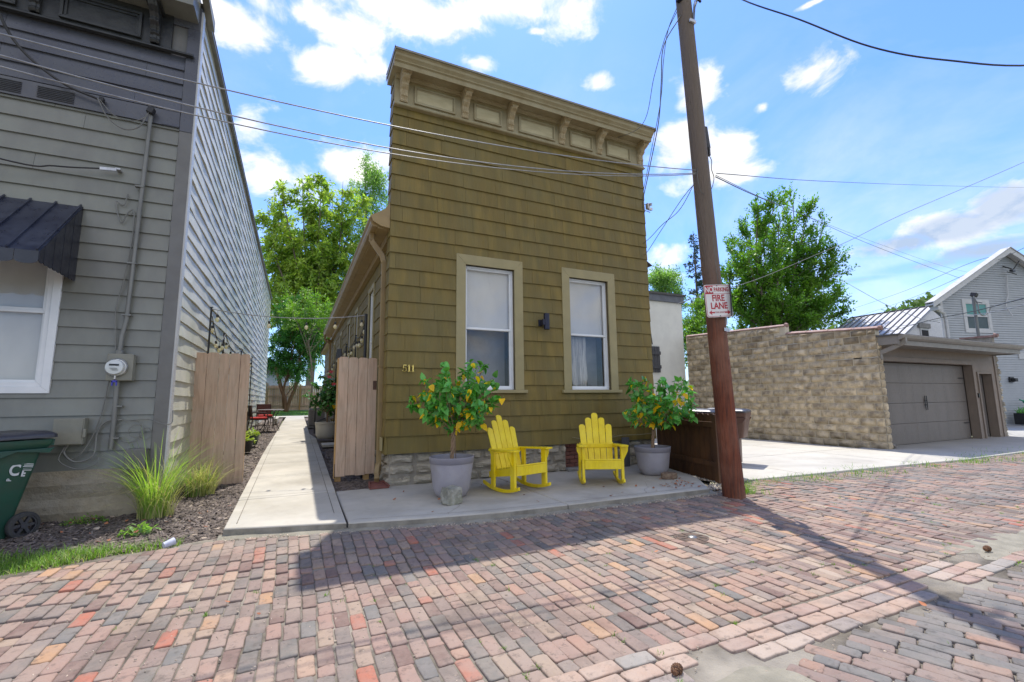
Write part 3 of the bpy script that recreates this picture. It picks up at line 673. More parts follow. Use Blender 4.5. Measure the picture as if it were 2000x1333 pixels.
# cornice
c = MB()
c.box(GX0, GX1, 7.055, 7.10, 6.28, 6.78)                                    # frieze board
cornice = c.build('cornice', m_corn, gh, world=True)
c = MB(); extrude_profile(c, [(7.10, 6.225), (7.01, 6.227), (7.0, 6.24), (7.01, 6.255), (7.035, 6.265), (7.035, 6.29), (7.10, 6.29)], GX0-.01, GX1+.0)
extrude_profile(c, [(7.055, 6.70), (7.03, 6.702), (7.015, 6.725), (6.99, 6.74), (6.985, 6.775), (7.055, 6.775)], GX0, GX1)
c.build('moulding', m_corn, cornice, world=True)
c = MB(); prof = [(7.36, 6.76), (6.77, 6.76), (6.77, 6.69), (6.74, 6.685), (6.735, 6.715), (6.73, 6.755), (6.70, 6.77), (6.70, 6.785), (6.685, 6.80), (6.655, 6.825), (6.645, 6.86), (6.62, 6.875), (6.62, 6.905), (7.36, 6.97)]
extrude_profile(c, prof, 1.175, 6.46); c.build('crown', m_corn, cornice, world=True)
c = MB(); extrude_profile(c, [(7.40, 6.985), (6.60, 6.915), (6.60, 6.883), (6.612, 6.883), (6.612, 6.905), (7.40, 6.974)], 1.16, 6.475); c.box(1.16, 1.168, 6.6, 7.4, 6.85, 6.93); c.box(6.467, 6.475, 6.6, 7.4, 6.85, 6.93)
c.build('cap_flashing', m_cornc, cornice, world=True)
for a, b in ((1.575, 2.29), (2.64, 3.175), (3.53, 4.30), (4.65, 5.18), (5.53, 6.14)):
    p = MB(); p.box(a+.045, b-.045, 7.045, 7.06, 6.365, 6.595); pn = p.build('panel', m_panel, cornice, world=True)
    p = MB(); fn_ = front(7.055); ring(p, fn_, a, b, 6.325, 6.635, .028, 0, .034); ring(p, fn_, a+.028, b-.028, 6.353, 6.607, .02, 0, .018); p.build('panel_frame', m_corn, pn, world=True, bevel=.003)
def bracket(x):
    b = MB(); W = .066
    pr = [(0, 0), (-.03, 0), (-.045, .02), (-.035, .05), (-.05, .075), (-.075, .09), (-.065, .12), (-.05, .16), (-.06, .2), (-.10, .225), (-.125, .25), (-.12, .285), (-.15, .31), (-.205, .325), (-.235, .35), (-.24, .39), (0, .39)]
    b.prism(pr, lambda a, z, t: (x+t, 7.06+a, 6.305+z), -W/1.25, W/1.25)
    pr2 = [(0, .015), (-.02, .01), (-.025, .05), (-.035, .09), (-.035, .2), (-.08, .25), (-.10, .3), (-.18, .335), (-.2, .39), (0, .39)]
    b.prism(pr2, lambda a, z, t: (x+t, 7.06+a, 6.305+z), -W, W)
    for s in (-1, 1): b.prism([(p[0]-.008 if 0 < i < 16 else p[0], p[1]) for i, p in enumerate(pr)], lambda a, z, t: (x+t, 7.06+a, 6.305+z), s*.018-.007, s*.018+.007)
    b.box(x-.08, x+.08, 6.79, 7.06, 6.70, 6.758); b.box(x-.072, x+.072, 6.82, 7.06, 6.67, 6.70)
    return b.build('bracket', m_brk, cornice, world=True, bevel=.004)
for x in (1.40, 2.474, 3.357, 4.464, 5.346, 6.40): bracket(x)
# roof, gutter, soffit
r_ = MB(); 
r_.add([(.98, 7.36, 4.30), (.98, 20.6, 4.30), (3.9, 20.6, 6.0), (3.9, 7.36, 6.0), (6.9, 7.36, 4.25), (6.9, 20.6, 4.25)], [(0,3,2,1), (3,4,5,2), (1,2,5)])
r_.add([(1.05, 20.6, 3.95), (1.05, 26.3, 3.95), (3.0, 26.3, 4.6), (3.0, 20.6, 4.6), (4.9, 26.3, 3.95), (4.9, 20.6, 3.95)], [(0,3,2,1), (3,5,4,2)])
r_.box(1.28, 6.47, 7.345, 7.36, 4.0, 6.95)
roof = r_.build('roof', m_roof, gh, world=True)
g = MB(); pg = [(1.32, 4.10), (1.06, 4.12), (1.06, 4.14), (1.045, 4.14), (.975, 4.15), (.955, 4.19), (.95, 4.24), (.925, 4.265), (.925, 4.285), (1.06, 4.30), (1.32, 4.45)]
g.prism(pg, lambda a, b, t: (a, t, b), 7.17, 20.62); g.prism([(1.32, 3.86), (1.2, 3.88), (1.15, 3.9), (1.12, 3.96), (1.12, 4.03), (1.32, 4.03)], lambda a, b, t: (a, t, b), 20.64, 26.2)
g.box(1.23, 1.32, 7.362, 26, 3.98, 4.10)
gu = g.build('gutter', m_gut, gh, world=True)
g = MB(); g.prism([(1.235, 4.12), (1.10, 4.14), (.98, 4.20), (.94, 4.29), (1.15, 4.42), (1.235, 4.56)], lambda a, b, t: (a, t, b), 7.10, 7.168); g.build('gutter_end_board', m_gut, gu, world=True)
def downspout(name, pts, hw, hd, mt, parent):
    d = MB()
    for a, b in zip(pts, pts[1:]):
        a = Vector(a); b = Vector(b); dr = (b-a); L = dr.length; M = Matrix.Translation((a+b)/2) @ dr.to_track_quat('Z', 'Y').to_matrix().to_4x4()
        d.box(-hw, hw, -hd, hd, -L/2-.012, L/2+.012, M)
        for q in (-1, 1):
            for s in (-.45, .45): d.box(q*hw-.003, q*hw+.003, s*hd*1.0-.006, s*hd+.006, -L/2, L/2, M)
    return d.build(name, mt, parent, world=True, bevel=.008)
ds = downspout('downspout', [(1.02, 7.52, 4.16), (1.02, 7.52, 4.03), (1.06, 7.50, 3.95), (1.19, 7.47, 3.76), (1.215, 7.46, 3.66), (1.215, 7.46, .42), (1.19, 7.42, .27), (1.17, 7.33, .20)], .034, .042, m_gut, gh)
d = MB(); d.box(1.165, 1.30, 7.405, 7.515, 1.93, 1.955); d.box(1.20, 1.30, 7.12, 7.125, 0, .001); d.v = d.v[:8]; d.f = d.f[:6]; d.build('strap', m_gut, ds, world=True)
downspout('downspout', [(1.0, 20.4, 4.14), (1.0, 20.4, 4.0), (1.22, 20.4, 3.8), (1.22, 20.4, .8)], .035, .04, m_gut, gh)
d = MB(); d.box(1.20, 1.225, 7.20, 7.36, .635, .835); d.build('junction_cover', m_trim, gh, world=True, bevel=.006)
# wall lamp
l = MB(); l.lathe([(0, -.145), (.047, -.145), (.052, -.14), (.052, .14), (.047, .145), (0, .145)], (3.985, 6.955, 2.765), 28); lp = l.build('wall_lamp', m_navy, gh, world=True, auto=35)
l = MB(); l.box(3.90, 3.95, 6.93, 7.09, 2.70, 2.80); l.box(3.885, 3.965, 7.055, 7.085, 2.69, 2.81); l.build('lamp_bracket', m_navy, lp, world=True, bevel=.004)
# house number, serif numerals drawn as strokes
hn = MB()
def stroke(pts, wd, cx, cz, s=1.0, y=7.062, th=.012):
    for (a, b), (c_, d_) in zip(pts, pts[1:]):
        v = Vector((c_-a, d_-b)); L = v.length*s; an = math.atan2(v.y, v.x)
        hn.obox((cx+(a+c_)/2*s, y, cz+(b+d_)/2*s), (L+wd*.6, th, wd), (0, -an, 0))
def numeral5(cx, cz, s):
    stroke([(-.016, .052), (-.02, .012)], .008, cx, cz, s); stroke([(-.018, .05), (.022, .05)], .013, cx, cz, s)
    arc = [( .0+.024*math.cos(t), -.014+.030*math.sin(t)) for t in [R(q) for q in range(140, -150, -22)]]
    stroke(arc, .012, cx, cz, s); stroke([(-.024, -.034), (-.018, -.03)], .018, cx, cz, s)
def numeral1(cx, cz, s):
    stroke([(0, -.045), (0, .05)], .019, cx, cz, s); stroke([(-.016, -.045), (.016, -.045)], .007, cx, cz, s); stroke([(-.018, .036), (0, .05)], .008, cx, cz, s)
numeral5(1.505, 1.885, 1.05); numeral1(1.575, 1.885, 1.05); numeral1(1.635, 1.885, 1.05)
hn.build('house_number', m_brass, gh, world=True)
# splash block
s = MB(); 
s.add([(1.02, 7.0, .125), (1.30, 7.0, .125), (1.27, 7.36, .135), (1.07, 7.36, .135), (1.02, 7.0, .14), (1.30, 7.0, .14), (1.27, 7.36, .155), (1.07, 7.36, .155)], [(0,3,2,1),(4,5,6,7),(0,1,5,4),(1,2,6,5),(2,3,7,6),(3,0,4,7)])
for a, b in (((1.02, 7.0), (1.07, 7.36)), ((1.30, 7.0), (1.27, 7.36))): s.tube([(a[0], a[1], .155), (b[0], b[1], .175)], .014, 6)
s.box(1.07, 1.27, 7.34, 7.37, .13, .18)
m_splash = mat('terracotta_plastic', (.22,.075,.055), (.16,.06,.05), scale=9, rough=.7)
solo('splash_block', s, m_splash, (1.15, 7.2, .125), 'reddish brown splash block under the downspout outlet at the olive house corner', 'splash block')

# ================================================================== GREY HOUSE ON THE LEFT
LX, LY = -1.45, 7.0
m_ls = mat('grey_siding', (.205,.212,.18), (.165,.168,.148), scale=3, stretch=(1,1,.4), rough=.36, bump=.12, bscale=20, bdist=.004, isl=.05, c3=(.155,.148,.13), s3=.7, amt3=.5, spec=.6)
m_lsd = mat('slate_siding', (.078,.082,.10), (.060,.062,.078), scale=3, rough=.3, bump=.15, bscale=14, isl=.06, c3=(.085,.09,.1), s3=2, amt3=.5, spec=.6)
m_side = mat('pale_siding', (.62,.60,.505), (.54,.525,.445), scale=3, rough=.45, bump=.15, bscale=16, c3=(.22,.27,.10), s3=.42, amt3=.5)
m_cb = mat('corner_board_paint', (.16,.155,.145), (.13,.125,.118), scale=3, rough=.4, bump=.1)
m_lfr = mat('dark_frieze_paint', (.018,.019,.021), (.035,.037,.037), scale=9, rough=.45, bump=.5, bscale=18, bdist=.01)
m_lfnd = mat('old_foundation', (.36,.305,.215), (.23,.195,.14), scale=2.5, rough=.95, bump=.9, bscale=12, bdist=.03, c3=(.40,.37,.31), s3=2.6, amt3=.55, speck=.3)
lh = thing('grey_house', 'tall charcoal grey lap sided house with dark bracketed frieze, electric meter and black awning', 'house', (-1.45, 7.0, .08))
fL = front(LY); hl = [(-3.95, -2.57, 1.54, 3.3)]
EX = .207
w = MB(); lap(w, fL, -6.4, LX-.115, .637, 5.02, EX, 9, hl, t=.025, tt=.002); w.build('siding', m_ls, lh, world=True)
w = MB(); lap(w, fL, -6.4, LX-.115, 5.035, 6.06, EX, 3.2, [(-5.9, -1.75, 5.035, 5.25)], t=.027, tt=.002); w.build('upper_siding', m_lsd, lh, world=True)
w = MB(); w.box(-6.4, LX-.12, 6.975, 6.997, 5.028, 5.24)                                           # vent board
for gx in (-3.46, -2.98, -3.95):
    for k in range(7): w.obox((gx+.17, 6.968, 5.065+k*.022), (.34, .016, .006), (.5, 0, 0))
w.build('louvre_board', m_lsd, lh, world=True)
c = MB(); c.box(LX-.112, LX+.03, LY-.03, LY+.02, .42, 4.98); c.build('corner_board', m_cb, lh, world=True, bevel=.003)
c = MB(); c.box(LX-.112, LX+.03, LY-.03, LY+.02, 4.985, 6.5); c.box(LX-.30, LX+.027, LY-.027, LY+.02, 6.505, 6.85); c.build('upper_corner_board', m_lsd, lh, world=True, bevel=.003)
c = MB(); c.box(LX+.026, LX+.05, LY-.022, LY+.10, .42, 6.8); c.build('side_corner_trim', mat('pale_trim', (.5,.5,.48), (.44,.44,.43), scale=3, rough=.4), lh, world=True)
core = MB(); 
core.box(-6.4, -3.95, LY+.004, LY+.2, .3, 6.9); core.box(-2.57, LX, LY+.004, LY+.2, .3, 6.9); core.box(-3.95, -2.57, LY+.004, LY+.2, .3, 1.56); core.box(-3.95, -2.57, LY+.004, LY+.2, 3.28, 6.9)
core.box(LX-.2, LX-.004, LY+.2, 27.2, .2, 6.9); core.build('core_wall', m_cb, lh, world=True)
w = MB(); lap(w, rightside(LX), LY+.10, 27.2, .30, 6.88, .198, 60, t=.018, tt=.002, wavy=.011, step=.3, stag=False); w.build('side_siding', m_side, lh, world=True)
f = MB(); nx = 60; vs = []
for j in range(10):
    for i in range(nx+1):
        x = -6.4+4.99*i/nx; z = -.05+.69*j/9; vs.append((x, LY-.03-.02*math.sin(x*3+z*4)-.015*math.sin(z*22+x*1.3)-rnd.uniform(0, .012)-.05*(1-j/9), z))
f.add(vs, [(j*(nx+1)+i, j*(nx+1)+i+1, (j+1)*(nx+1)+i+1, (j+1)*(nx+1)+i) for j in range(9) for i in range(nx)])
fs_ = MB(); fs_.box(LX-.2, LX-.01, LY+.21, 27.2, -.1, .29); fs_.build('side_foundation', m_lfnd, lh, world=True)
f.build('foundation', m_lfnd, lh, world=True, smooth=False)
# frieze with panels and brackets
c = MB(); c.box(-6.4, LX-.28, 6.955, 7.0, 6.07, 6.8); lf = c.build('frieze', m_lfr, lh, world=True)
c = MB(); extrude_profile(c, [(6.955, 6.05), (6.90, 6.055), (6.90, 6.075), (6.93, 6.10), (6.955, 6.10)], -6.4, LX-.02); c.build('moulding', m_lfr, lf, world=True)
for a, b in ((-5.3, -4.5), (-4.25, -3.25), (-2.86, -2.05)):
    p = MB(); fn_ = front(6.955); ring(p, fn_, a, b, 6.14, 6.50, .035, 0, .04); ring(p, fn_, a+.035, b-.035, 6.175, 6.465, .03, 0, .02); p.build('panel', m_lfr, lf, world=True, bevel=.004)
for x in (-4.4, -3.08, -1.90):
    b = MB(); pr = [(0, 0), (-.04, 0), (-.06, .03), (-.045, .06), (-.05, .10), (-.08, .12), (-.065, .17), (-.09, .21), (-.14, .25), (-.13, .3), (-.17, .34), (-.25, .38), (-.28, .43), (0, .43)]
    b.prism(pr, lambda a, z, t: (x+t, 6.955+a, 6.115+z), -.05, .05); b.prism([(p_[0]-.012 if 0 < i < 13 else p_[0], p_[1]) for i, p_ in enumerate(pr)], lambda a, z, t: (x+t, 6.955+a, 6.115+z), -.02, .02); b.box(x-.08, x+.08, 6.66, 6.955, 6.545, 6.59)
    b.build('bracket', m_lfr, lf, world=True, bevel=.005)
c = MB(); extrude_profile(c, [(7.0, 6.60), (6.62, 6.60), (6.62, 6.57), (6.60, 6.57), (6.595, 6.66), (6.57, 6.70), (6.52, 6.76), (6.50, 6.86), (6.46, 6.88), (6.46, 6.93), (7.1, 6.98)], -6.4, LX-.0)
c.build('cornice', m_ls, lh, world=True)
c = MB(); c.add([(LX+.03, 6.50, 6.99), (LX+.12, 6.50, 6.97), (LX+.12, 7.35, 6.82), (LX+.03, 7.35, 6.84), (LX+.03, 6.50, 7.02), (LX+.12, 6.50, 7.0), (LX+.12, 7.35, 6.98), (LX+.03, 7.35, 7.0)], [(0,3,2,1),(4,5,6,7),(0,1,5,4),(1,2,6,5),(2,3,7,6),(3,0,4,7)])
c.box(LX-.2, LX+.07, 7.1, 27.3, 6.89, 6.94); c.add([(-6.4, 7.0, 6.95), (LX+.08, 7.0, 6.95), (LX+.08, 27.3, 6.95), (-6.4, 27.3, 6.95)], [(0,1,2,3)])
c.build('roof_edge', m_cornc, lh, world=True)
# window with white frame
sw = MB(); ring(sw, fL, -3.98, -2.545, 1.515, 3.32, .075, -.03, .04); ring(sw, fL, -3.905, -2.62, 1.59, 3.245, .05, -.03, .022)
win = sw.build('window', m_white, lh, world=True, bevel=.004)
sw = MB(); ring(sw, fL, -3.855, -2.67, 1.64, 2.50, .03, -.06, -.02); ring(sw, fL, -3.855, -2.67, 2.44, 3.2, .03, -.045, .0); sw.build('sash_frame', m_white, win, world=True, bevel=.003)
sw = MB(); fbox(sw, fL, -3.83, -2.69, -.035, -.031, 1.66, 3.19); sw.build('pane', m_glass, win, world=True)
sw = MB(); fbox(sw, fL, -3.85, -2.67, -.12, -.11, 1.64, 2.46); fbox(sw, fL, -3.85, -2.67, -.13, -.12, 2.47, 3.2); sw.build('blind', m_blind, win, world=True)
# awning
m_awn = mat('awning_metal', (.022,.025,.042), (.035,.04,.06), scale=6, rough=.32, bump=.12, bscale=12, metal=.0, c3=(.06,.065,.085), s3=3, amt3=.5, spec=.7)
aw = MB(); x0, x1 = -4.3, -2.44; top = (6.98, 3.77); fr_ = (6.125, 2.945)
aw.prism([(top[0], top[1]), (fr_[0], fr_[1]), (fr_[0], fr_[1]-.012), (top[0], top[1]-.012)], lambda a, b, t: (t, a, b), x0, x1)
sl_ = Vector((0, fr_[0]-top[0], fr_[1]-top[1])); L_ = sl_.length; an = math.atan2(sl_.z, -sl_.y)
for k in range(9):
    x = x1-.02-.225*k
    if x < x0: break
    aw.obox((x, (top[0]+fr_[0])/2, (top[1]+fr_[1])/2+.012), (.016, L_, .03), (-an, 0, 0))
awn = aw.build('awning', m_awn, lh, world=True)
av = MB()
def scallop(fn, u0, u1, ztop, zb, n, t=.006):
    for k in range(n):
        a = u0+(u1-u0)*k/n; b = u0+(u1-u0)*(k+1)/n; g = .002
        pts = [(a+g, ztop), (a+g, zb)]+[((a+b)/2-(b-a-2*g)/2*math.cos(q), zb-.035*math.sin(q)) for q in [math.pi*i/8 for i in range(1, 8)]]+[(b-g, zb), (b-g, ztop)]
        av.prism(pts, lambda p, q, t_: fn(p, t_, q), 0, t)
scallop(lambda u, o, z: (u, fr_[0]-o, z), x0, x1, fr_[1]+.003, fr_[1]-.10, 10)
n = 9
for k in range(n):
    a = fr_[0]+(top[0]-fr_[0])*k/n; b = fr_[0]+(top[0]-fr_[0])*(k+1)/n; zt = lambda y: fr_[1]+(top[1]-fr_[1])*(y-fr_[0])/(top[0]-fr_[0]); zb = 2.86-.0*k
    pts = [(a, zt(a)), (a, zb)]+[((a+b)/2-(b-a)/2*math.cos(q), zb-.03*math.sin(q)) for q in [math.pi*i/8 for i in range(1, 8)]]+[(b, zb), (b, zt(b))]
    av.prism(pts, lambda p, q, t_: (x1+t_, p, q), -.003, .003+.003*(k%2))
av.build('valance', mat('awning_valance', (.012,.014,.024), (.02,.022,.034), scale=6, rough=.35, spec=.6), awn, world=True)
# meter, conduits and boxes
m_box = mat('meter_grey', (.24,.235,.19), (.20,.195,.16), scale=6, rough=.45, bump=.1)
m_dial = mat('meter_glass', (.62,.63,.62), (.5,.52,.5), scale=5, rough=.15, spec=.8)
b = MB(); b.box(-2.03, -1.78, 6.86, 6.97, 1.66, 1.98); mtr = b.build('electric_meter', m_box, lh, world=True, bevel=.01)
X_ = Matrix.Translation((-1.93, 6.85, 1.815)) @ Matrix.Rotation(R(90), 4, 'X')
b = MB(); b.lathe([(.098, -.02), (.102, .0), (.098, .02), (.088, .025), (.088, .075), (.082, .09), (.0, .092)], (0, 0, 0), 36, X_); dl = b.build('dial', m_dial, mtr, world=True, auto=40)
b = MB(); b.lathe([(.104, .01), (.109, .016), (.104, .024), (.096, .02)], (0, 0, 0), 36, X_); b.tube([(-1.93, 6.83, 1.72), (-1.93, 6.82, 1.68), (-1.93, 6.84, 1.66)], .009, 6); b.build('collar', mat('steel', (.5,.5,.5), (.4,.4,.4), scale=9, rough=.3, metal=.8), dl, world=True, auto=40)
b = MB(); b.box(-1.975, -1.885, 6.752, 6.757, 1.83, 1.85); 
for k in range(3): b.box(-1.97+.012*k, -1.90+.006*k, 6.753, 6.757, 1.80-.012*k, 1.803-.012*k)
b.build('register', m_black, dl, world=True)
b = MB(); b.box(-1.955, -1.945, 6.815, 6.83, 1.60, 1.65); b.box(-1.915, -1.905, 6.815, 6.83, 1.60, 1.65); b.box(-1.955, -1.905, 6.815, 6.83, 1.64, 1.66); b.build('seal_tag', mat('blue_seal', (.05,.05,.45), rough=.4), mtr, world=True)
m_cond = mat('conduit', (.20,.20,.185), (.15,.15,.14), scale=6, stretch=(1,1,.3), rough=.45, metal=.2)
b = MB(); b.tube([(-1.865, 6.93, 5.10), (-1.87, 6.93, 4.6), (-1.89, 6.93, 3.3), (-1.905, 6.93, 2.4), (-1.93, 6.92, 2.2), (-1.935, 6.92, 1.97)], .024, 10)
b.lathe([(.03, 0), (.045, .005), (.045, .05), (.03, .06)], (-1.935, 6.92, 1.97), 14)
b.tube([(-1.93, 6.92, 1.66), (-1.925, 6.92, 1.2), (-1.93, 6.92, .86)], .026, 10)
for z in (4.1, 3.1, 2.45, 1.35, .98): b.box(-1.95, -1.86, 6.90, 6.965, z, z+.018)
b.build('conduit', m_cond, lh, world=True, auto=50)
b = MB(); b.obox((-1.86, 6.90, 5.14), (.07, .10, .09), (0, .3, 0)); b.obox((-2.36, 6.92, 5.16), (.05, .07, .06)); b.build('weatherhead', m_black, lh, world=True, bevel=.012)
b = MB(); b.box(-2.44, -2.17, 6.86, 6.97, .93, 1.23); b.obox((-2.16, 6.85, 1.06), (.03, .03, .10)); b.build('junction_box', m_box, lh, world=True, bevel=.008)
b = MB(); b.box(-2.435, -2.18, 6.852, 6.862, .94, 1.22); b.build('box_cover', m_box, lh, world=True, bevel=.004)
b = MB(); b.box(-1.78, -1.58, 6.86, 6.96, .62, .86); b.build('low_box', m_cb, lh, world=True, bevel=.008)
def cable_path(pts, n=10):
    "Catmull-Rom through the points"
    P = [Vector(p) for p in pts]; P = [2*P[0]-P[1]]+P+[2*P[-1]-P[-2]]; o = []
    for i in range(1, len(P)-2):
        for k in range(n):
            t = k/n; o.append(.5*((2*P[i])+(-P[i-1]+P[i+1])*t+(2*P[i-1]-5*P[i]+4*P[i+1]-P[i+2])*t*t+(-P[i-1]+3*P[i]-3*P[i+1]+P[i+2])*t**3))
    o.append(P[-2]); return o
m_wire = mat('weathered_cable', (.10,.10,.095), (.17,.165,.155), scale=9, rough=.5)
m_wirel = mat('bright_cable', (.34,.34,.34), (.24,.24,.24), scale=12, rough=.4, metal=.5)
m_wirek = mat('black_cable', (.018,.018,.02), (.03,.03,.032), scale=9, rough=.45)
b = MB(); b.tube(cable_path([(-2.02, 6.95, 4.0), (-2.05, 6.95, 3.85), (-2.13, 6.95, 3.88), (-2.06, 6.95, 3.62), (-2.0, 6.94, 3.75), (-1.94, 6.94, 3.78), (-1.93, 6.94, 3.4), (-1.97, 6.94, 2.9), (-2.02, 6.94, 2.5), (-1.98, 6.94, 2.0), (-2.02, 6.94, 1.6), (-2.05, 6.94, 1.3), (-2.10, 6.93, 1.05), (-2.18, 6.90, .84), (-2.27, 6.90, .77), (-2.34, 6.9, .85), (-2.32, 6.91, .96)]), .0075, 6)
b.tube(cable_path([(-2.30, 6.9, .95), (-2.33, 6.9, .84), (-2.22, 6.88, .74), (-2.08, 6.9, .80), (-2.07, 6.93, 1.05), (-2.0, 6.94, 1.18), (-1.85, 6.94, 1.2)]), .011, 6)
b.tube(cable_path([(-2.34, 6.9, .90), (-2.36, 6.88, .76), (-2.2, 6.88, .66), (-2.05, 6.9, .70), (-2.03, 6.92, .78)]), .006, 6)
for q in range(2):
    cx = -1.78+.0*q; b.tube([(cx+.13*math.cos(t)*(1-.45*q)+.07*q, 6.93, 1.06+.13*math.sin(t)*(1-.4*q)) for t in [R(a) for a in range(0, 361, 15)]], .0045, 5)
b.tube([(-1.62+.06*math.cos(t), 6.93, 1.03+.07*math.sin(t)) for t in [R(a) for a in range(0, 361, 20)]], .004, 5)
b.tube(cable_path([(-1.78, 6.93, 1.19), (-1.6, 6.92, 1.20), (-1.45, 6.90, 1.14), (-1.37, 6.95, 1.15), (-1.38, 7.0, 1.3)]), .006, 6)
b.build('wiring', m_cond, lh, world=True)

# ================================================================== GATES, POSTS AND STRING LIGHTS
m_cedar = mat('cedar_board', (.58,.41,.295), (.43,.295,.205), scale=5, stretch=(4,4,.35), rough=.8, bump=.35, bscale=30, isl=.20, c3=(.50,.41,.32), s3=2.0, amt3=.5, dist=1.2, speck=.12)
m_cedar2 = mat('new_pine', (.50,.30,.11), (.4,.24,.1), scale=5, stretch=(4,4,.4), rough=.75, bump=.2)
def dogear(mb, fn, a, b, z0, z1, o0, o1):
    c = .025; mb.prism([(a, z0), (b, z0), (b, z1-c), (b-.012, z1-c*.35), (b-c*1.2, z1), (a+c*1.2, z1), (a+.012, z1-c*.35), (a, z1-c)], lambda p, q, t: fn(p, t, q), o0, o1)
lf_ = thing('board_fence', 'weathered pinkish cedar fence panel with dog eared boards beside the grey house wall', 'fence', (-1.1, 8.55, .12))
es = [-1.565, -1.475, -1.29, -1.125, -.985, -.835, -.70]
for a, b in zip(es, es[1:]):
    p = MB(); dogear(p, front(8.55), a+.003, b-.003, .13+rnd.uniform(0, .015), 2.175+rnd.uniform(-.008, .012), 0, .02); p.build('board', m_cedar, lf_, world=True)
p = MB(); p.box(-1.44, -.72, 8.551, 8.60, .35, .44); p.box(-1.44, -.72, 8.551, 8.60, 1.85, 1.94); p.build('rail', m_cedar2, lf_, world=True)
p = MB(); p.box(-.80, -.71, 8.60, 8.69, .02, 2.05); p.box(-1.44, -1.35, 8.60, 8.69, .02, 2.05); p.build('post', m_cedar2, lf_, world=True)
rg = thing('fence_gate', 'open cedar gate of four pinkish boards beside the olive house downspout', 'gate', (.9, 7.95, .12))
for k in range(4):
    a = .615+k*.153; p = MB(); dogear(p, front(7.95), a+.003, a+.150, .20+.012*(k%2), 2.115+rnd.uniform(-.006, .008), 0, .022); p.build('board', m_cedar, rg, world=True)
p = MB(); p.box(.60, .635, 7.952, 8.05, .17, 2.10); p.box(.63, 1.22, 7.952, 7.99, .40, .49); p.box(.63, 1.22, 7.952, 7.99, 1.8, 1.89); p.build('frame', m_cedar2, rg, world=True)
for x in (.62, 1.06): p = MB(); p.box(x, x+.09, 7.975, 8.065, .08, .26); p.build('post_foot', m_cedar2, rg, world=True)
p = MB(); p.box(1.165, 1.225, 7.925, 7.932, 1.58, 1.73); p.obox((1.20, 7.92, 1.67), (.05, .012, .012), (0, -.5, 0)); p.build('latch', mat('rusty_plate', (.10,.06,.05), (.16,.09,.06), scale=20, rough=.6, metal=.4), rg, world=True)
p = MB(); p.box(.64, .66, 7.94, 7.948, 1.92, 2.08); p.tube([(.615, 7.96, .18), (.615, 7.96, .4)], .012, 6); p.build('hinge', m_black, rg, world=True)
p = MB(); p.box(.585, .66, 8.00, 8.08, 2.08, 2.26)
solo('post_cap', p, m_black, (.62, 8.04, 2.08), 'small black solar cap on the post behind the right cedar gate', 'post cap', bevel=.01)

def light_post(x, y, z0, z1, label, r=.014):
    b = MB(); b.tube([(x, y, z0), (x, y, z1)], r, 8); b.obox((x, y, z1), (.05, .012, .012))
    return solo('light_post', b, m_black, (x, y, z0), label, 'light post', 'thin black posts carrying string lights')
light_post(-1.30, 8.62, .1, 2.93, 'tall black post rising behind the left cedar fence panel, nearest the alley')
light_post(-1.30, 10.2, .2, 2.72, 'black post behind the left fence panel beside the grey house wall, second along')
light_post(-1.30, 13.3, .25, 2.75, 'black post by the grey house wall, just above the fence panel top')
light_post(-1.30, 16.4, .3, 2.83, 'slim black post right of the left fence panel near the patio table')
light_post(1.05, 8.15, .1, 2.90, 'pale grey post over the right cedar gate holding the string of lights across the walk', .026)
light_post(1.05, 9.6, .2, 2.72, 'black post behind the right cedar gate under the bulbs')
light_post(1.05, 11.5, .2, 2.76, 'thin black post left of the bulbs beside the olive house side windows')
light_post(1.05, 14.5, .3, 2.85, 'farthest black post beside the olive house, near the flowering shrub')
m_bulb = mat('bulb_glass', (.75,.70,.62), (.7,.6,.5), scale=9, rough=.08, spec=.8, transl=.3)
def string_lights(label, spans, bulbs_at, grp):
    "spans: list of (a, b, sag)"
    pts = []
    for a, b, s in spans:
        a = Vector(a); b = Vector(b)
        for i in range(13): t = i/12; q = a.lerp(b, t); q.z -= 4*s*t*(1-t); pts.append(q)
    t_ = thing('string_lights', label, 'string lights', tuple(pts[0]), group=grp)
    c = MB(); c.tube(pts, .0075, 6); c.build('cable', m_wirel if 'across' in label else m_wirek, t_, world=True)
    for (sp_, t) in bulbs_at:
        a, b, s = spans[sp_]; q = Vector(a).lerp(Vector(b), t); q.z -= 4*s*t*(1-t)
        d = MB(); d.tube([q, q-Vector((0, 0, .07))], .003, 5); d.lathe([(.004, 0), (.018, -.005), (.018, -.045), (.014, -.05)], q-Vector((0, 0, .07)), 12)
        k = d.build('socket', m_wirek, t_, world=True)
        d = MB(); d.lathe([(.014, 0), (.026, -.02), (.030, -.04), (.024, -.062), (.008, -.075), (.0, -.076)], q-Vector((0, 0, .12)), 14); d.build('bulb', m_bulb, k, world=True, smooth=True)
string_lights('cable of clear bulbs strung across the walk between the two houses', [((-1.30, 8.62, 2.90), (1.05, 8.15, 2.88), .10)], [(0, .04), (0, .36), (0, .60), (0, .79), (0, .97)], None)
string_lights('black cable of bulbs dipping between posts along the grey house wall', [((-1.28, 8.62, 2.78), (-1.28, 10.2, 2.70), .26), ((-1.28, 10.2, 2.70), (-1.28, 13.3, 2.75), .22), ((-1.28, 13.3, 2.75), (-1.28, 16.4, 2.80), .2)],
   [(0, .06), (0, .35), (0, .6), (0, .82), (1, .08), (1, .3), (1, .5), (1, .75), (2, .15), (2, .8)], None)
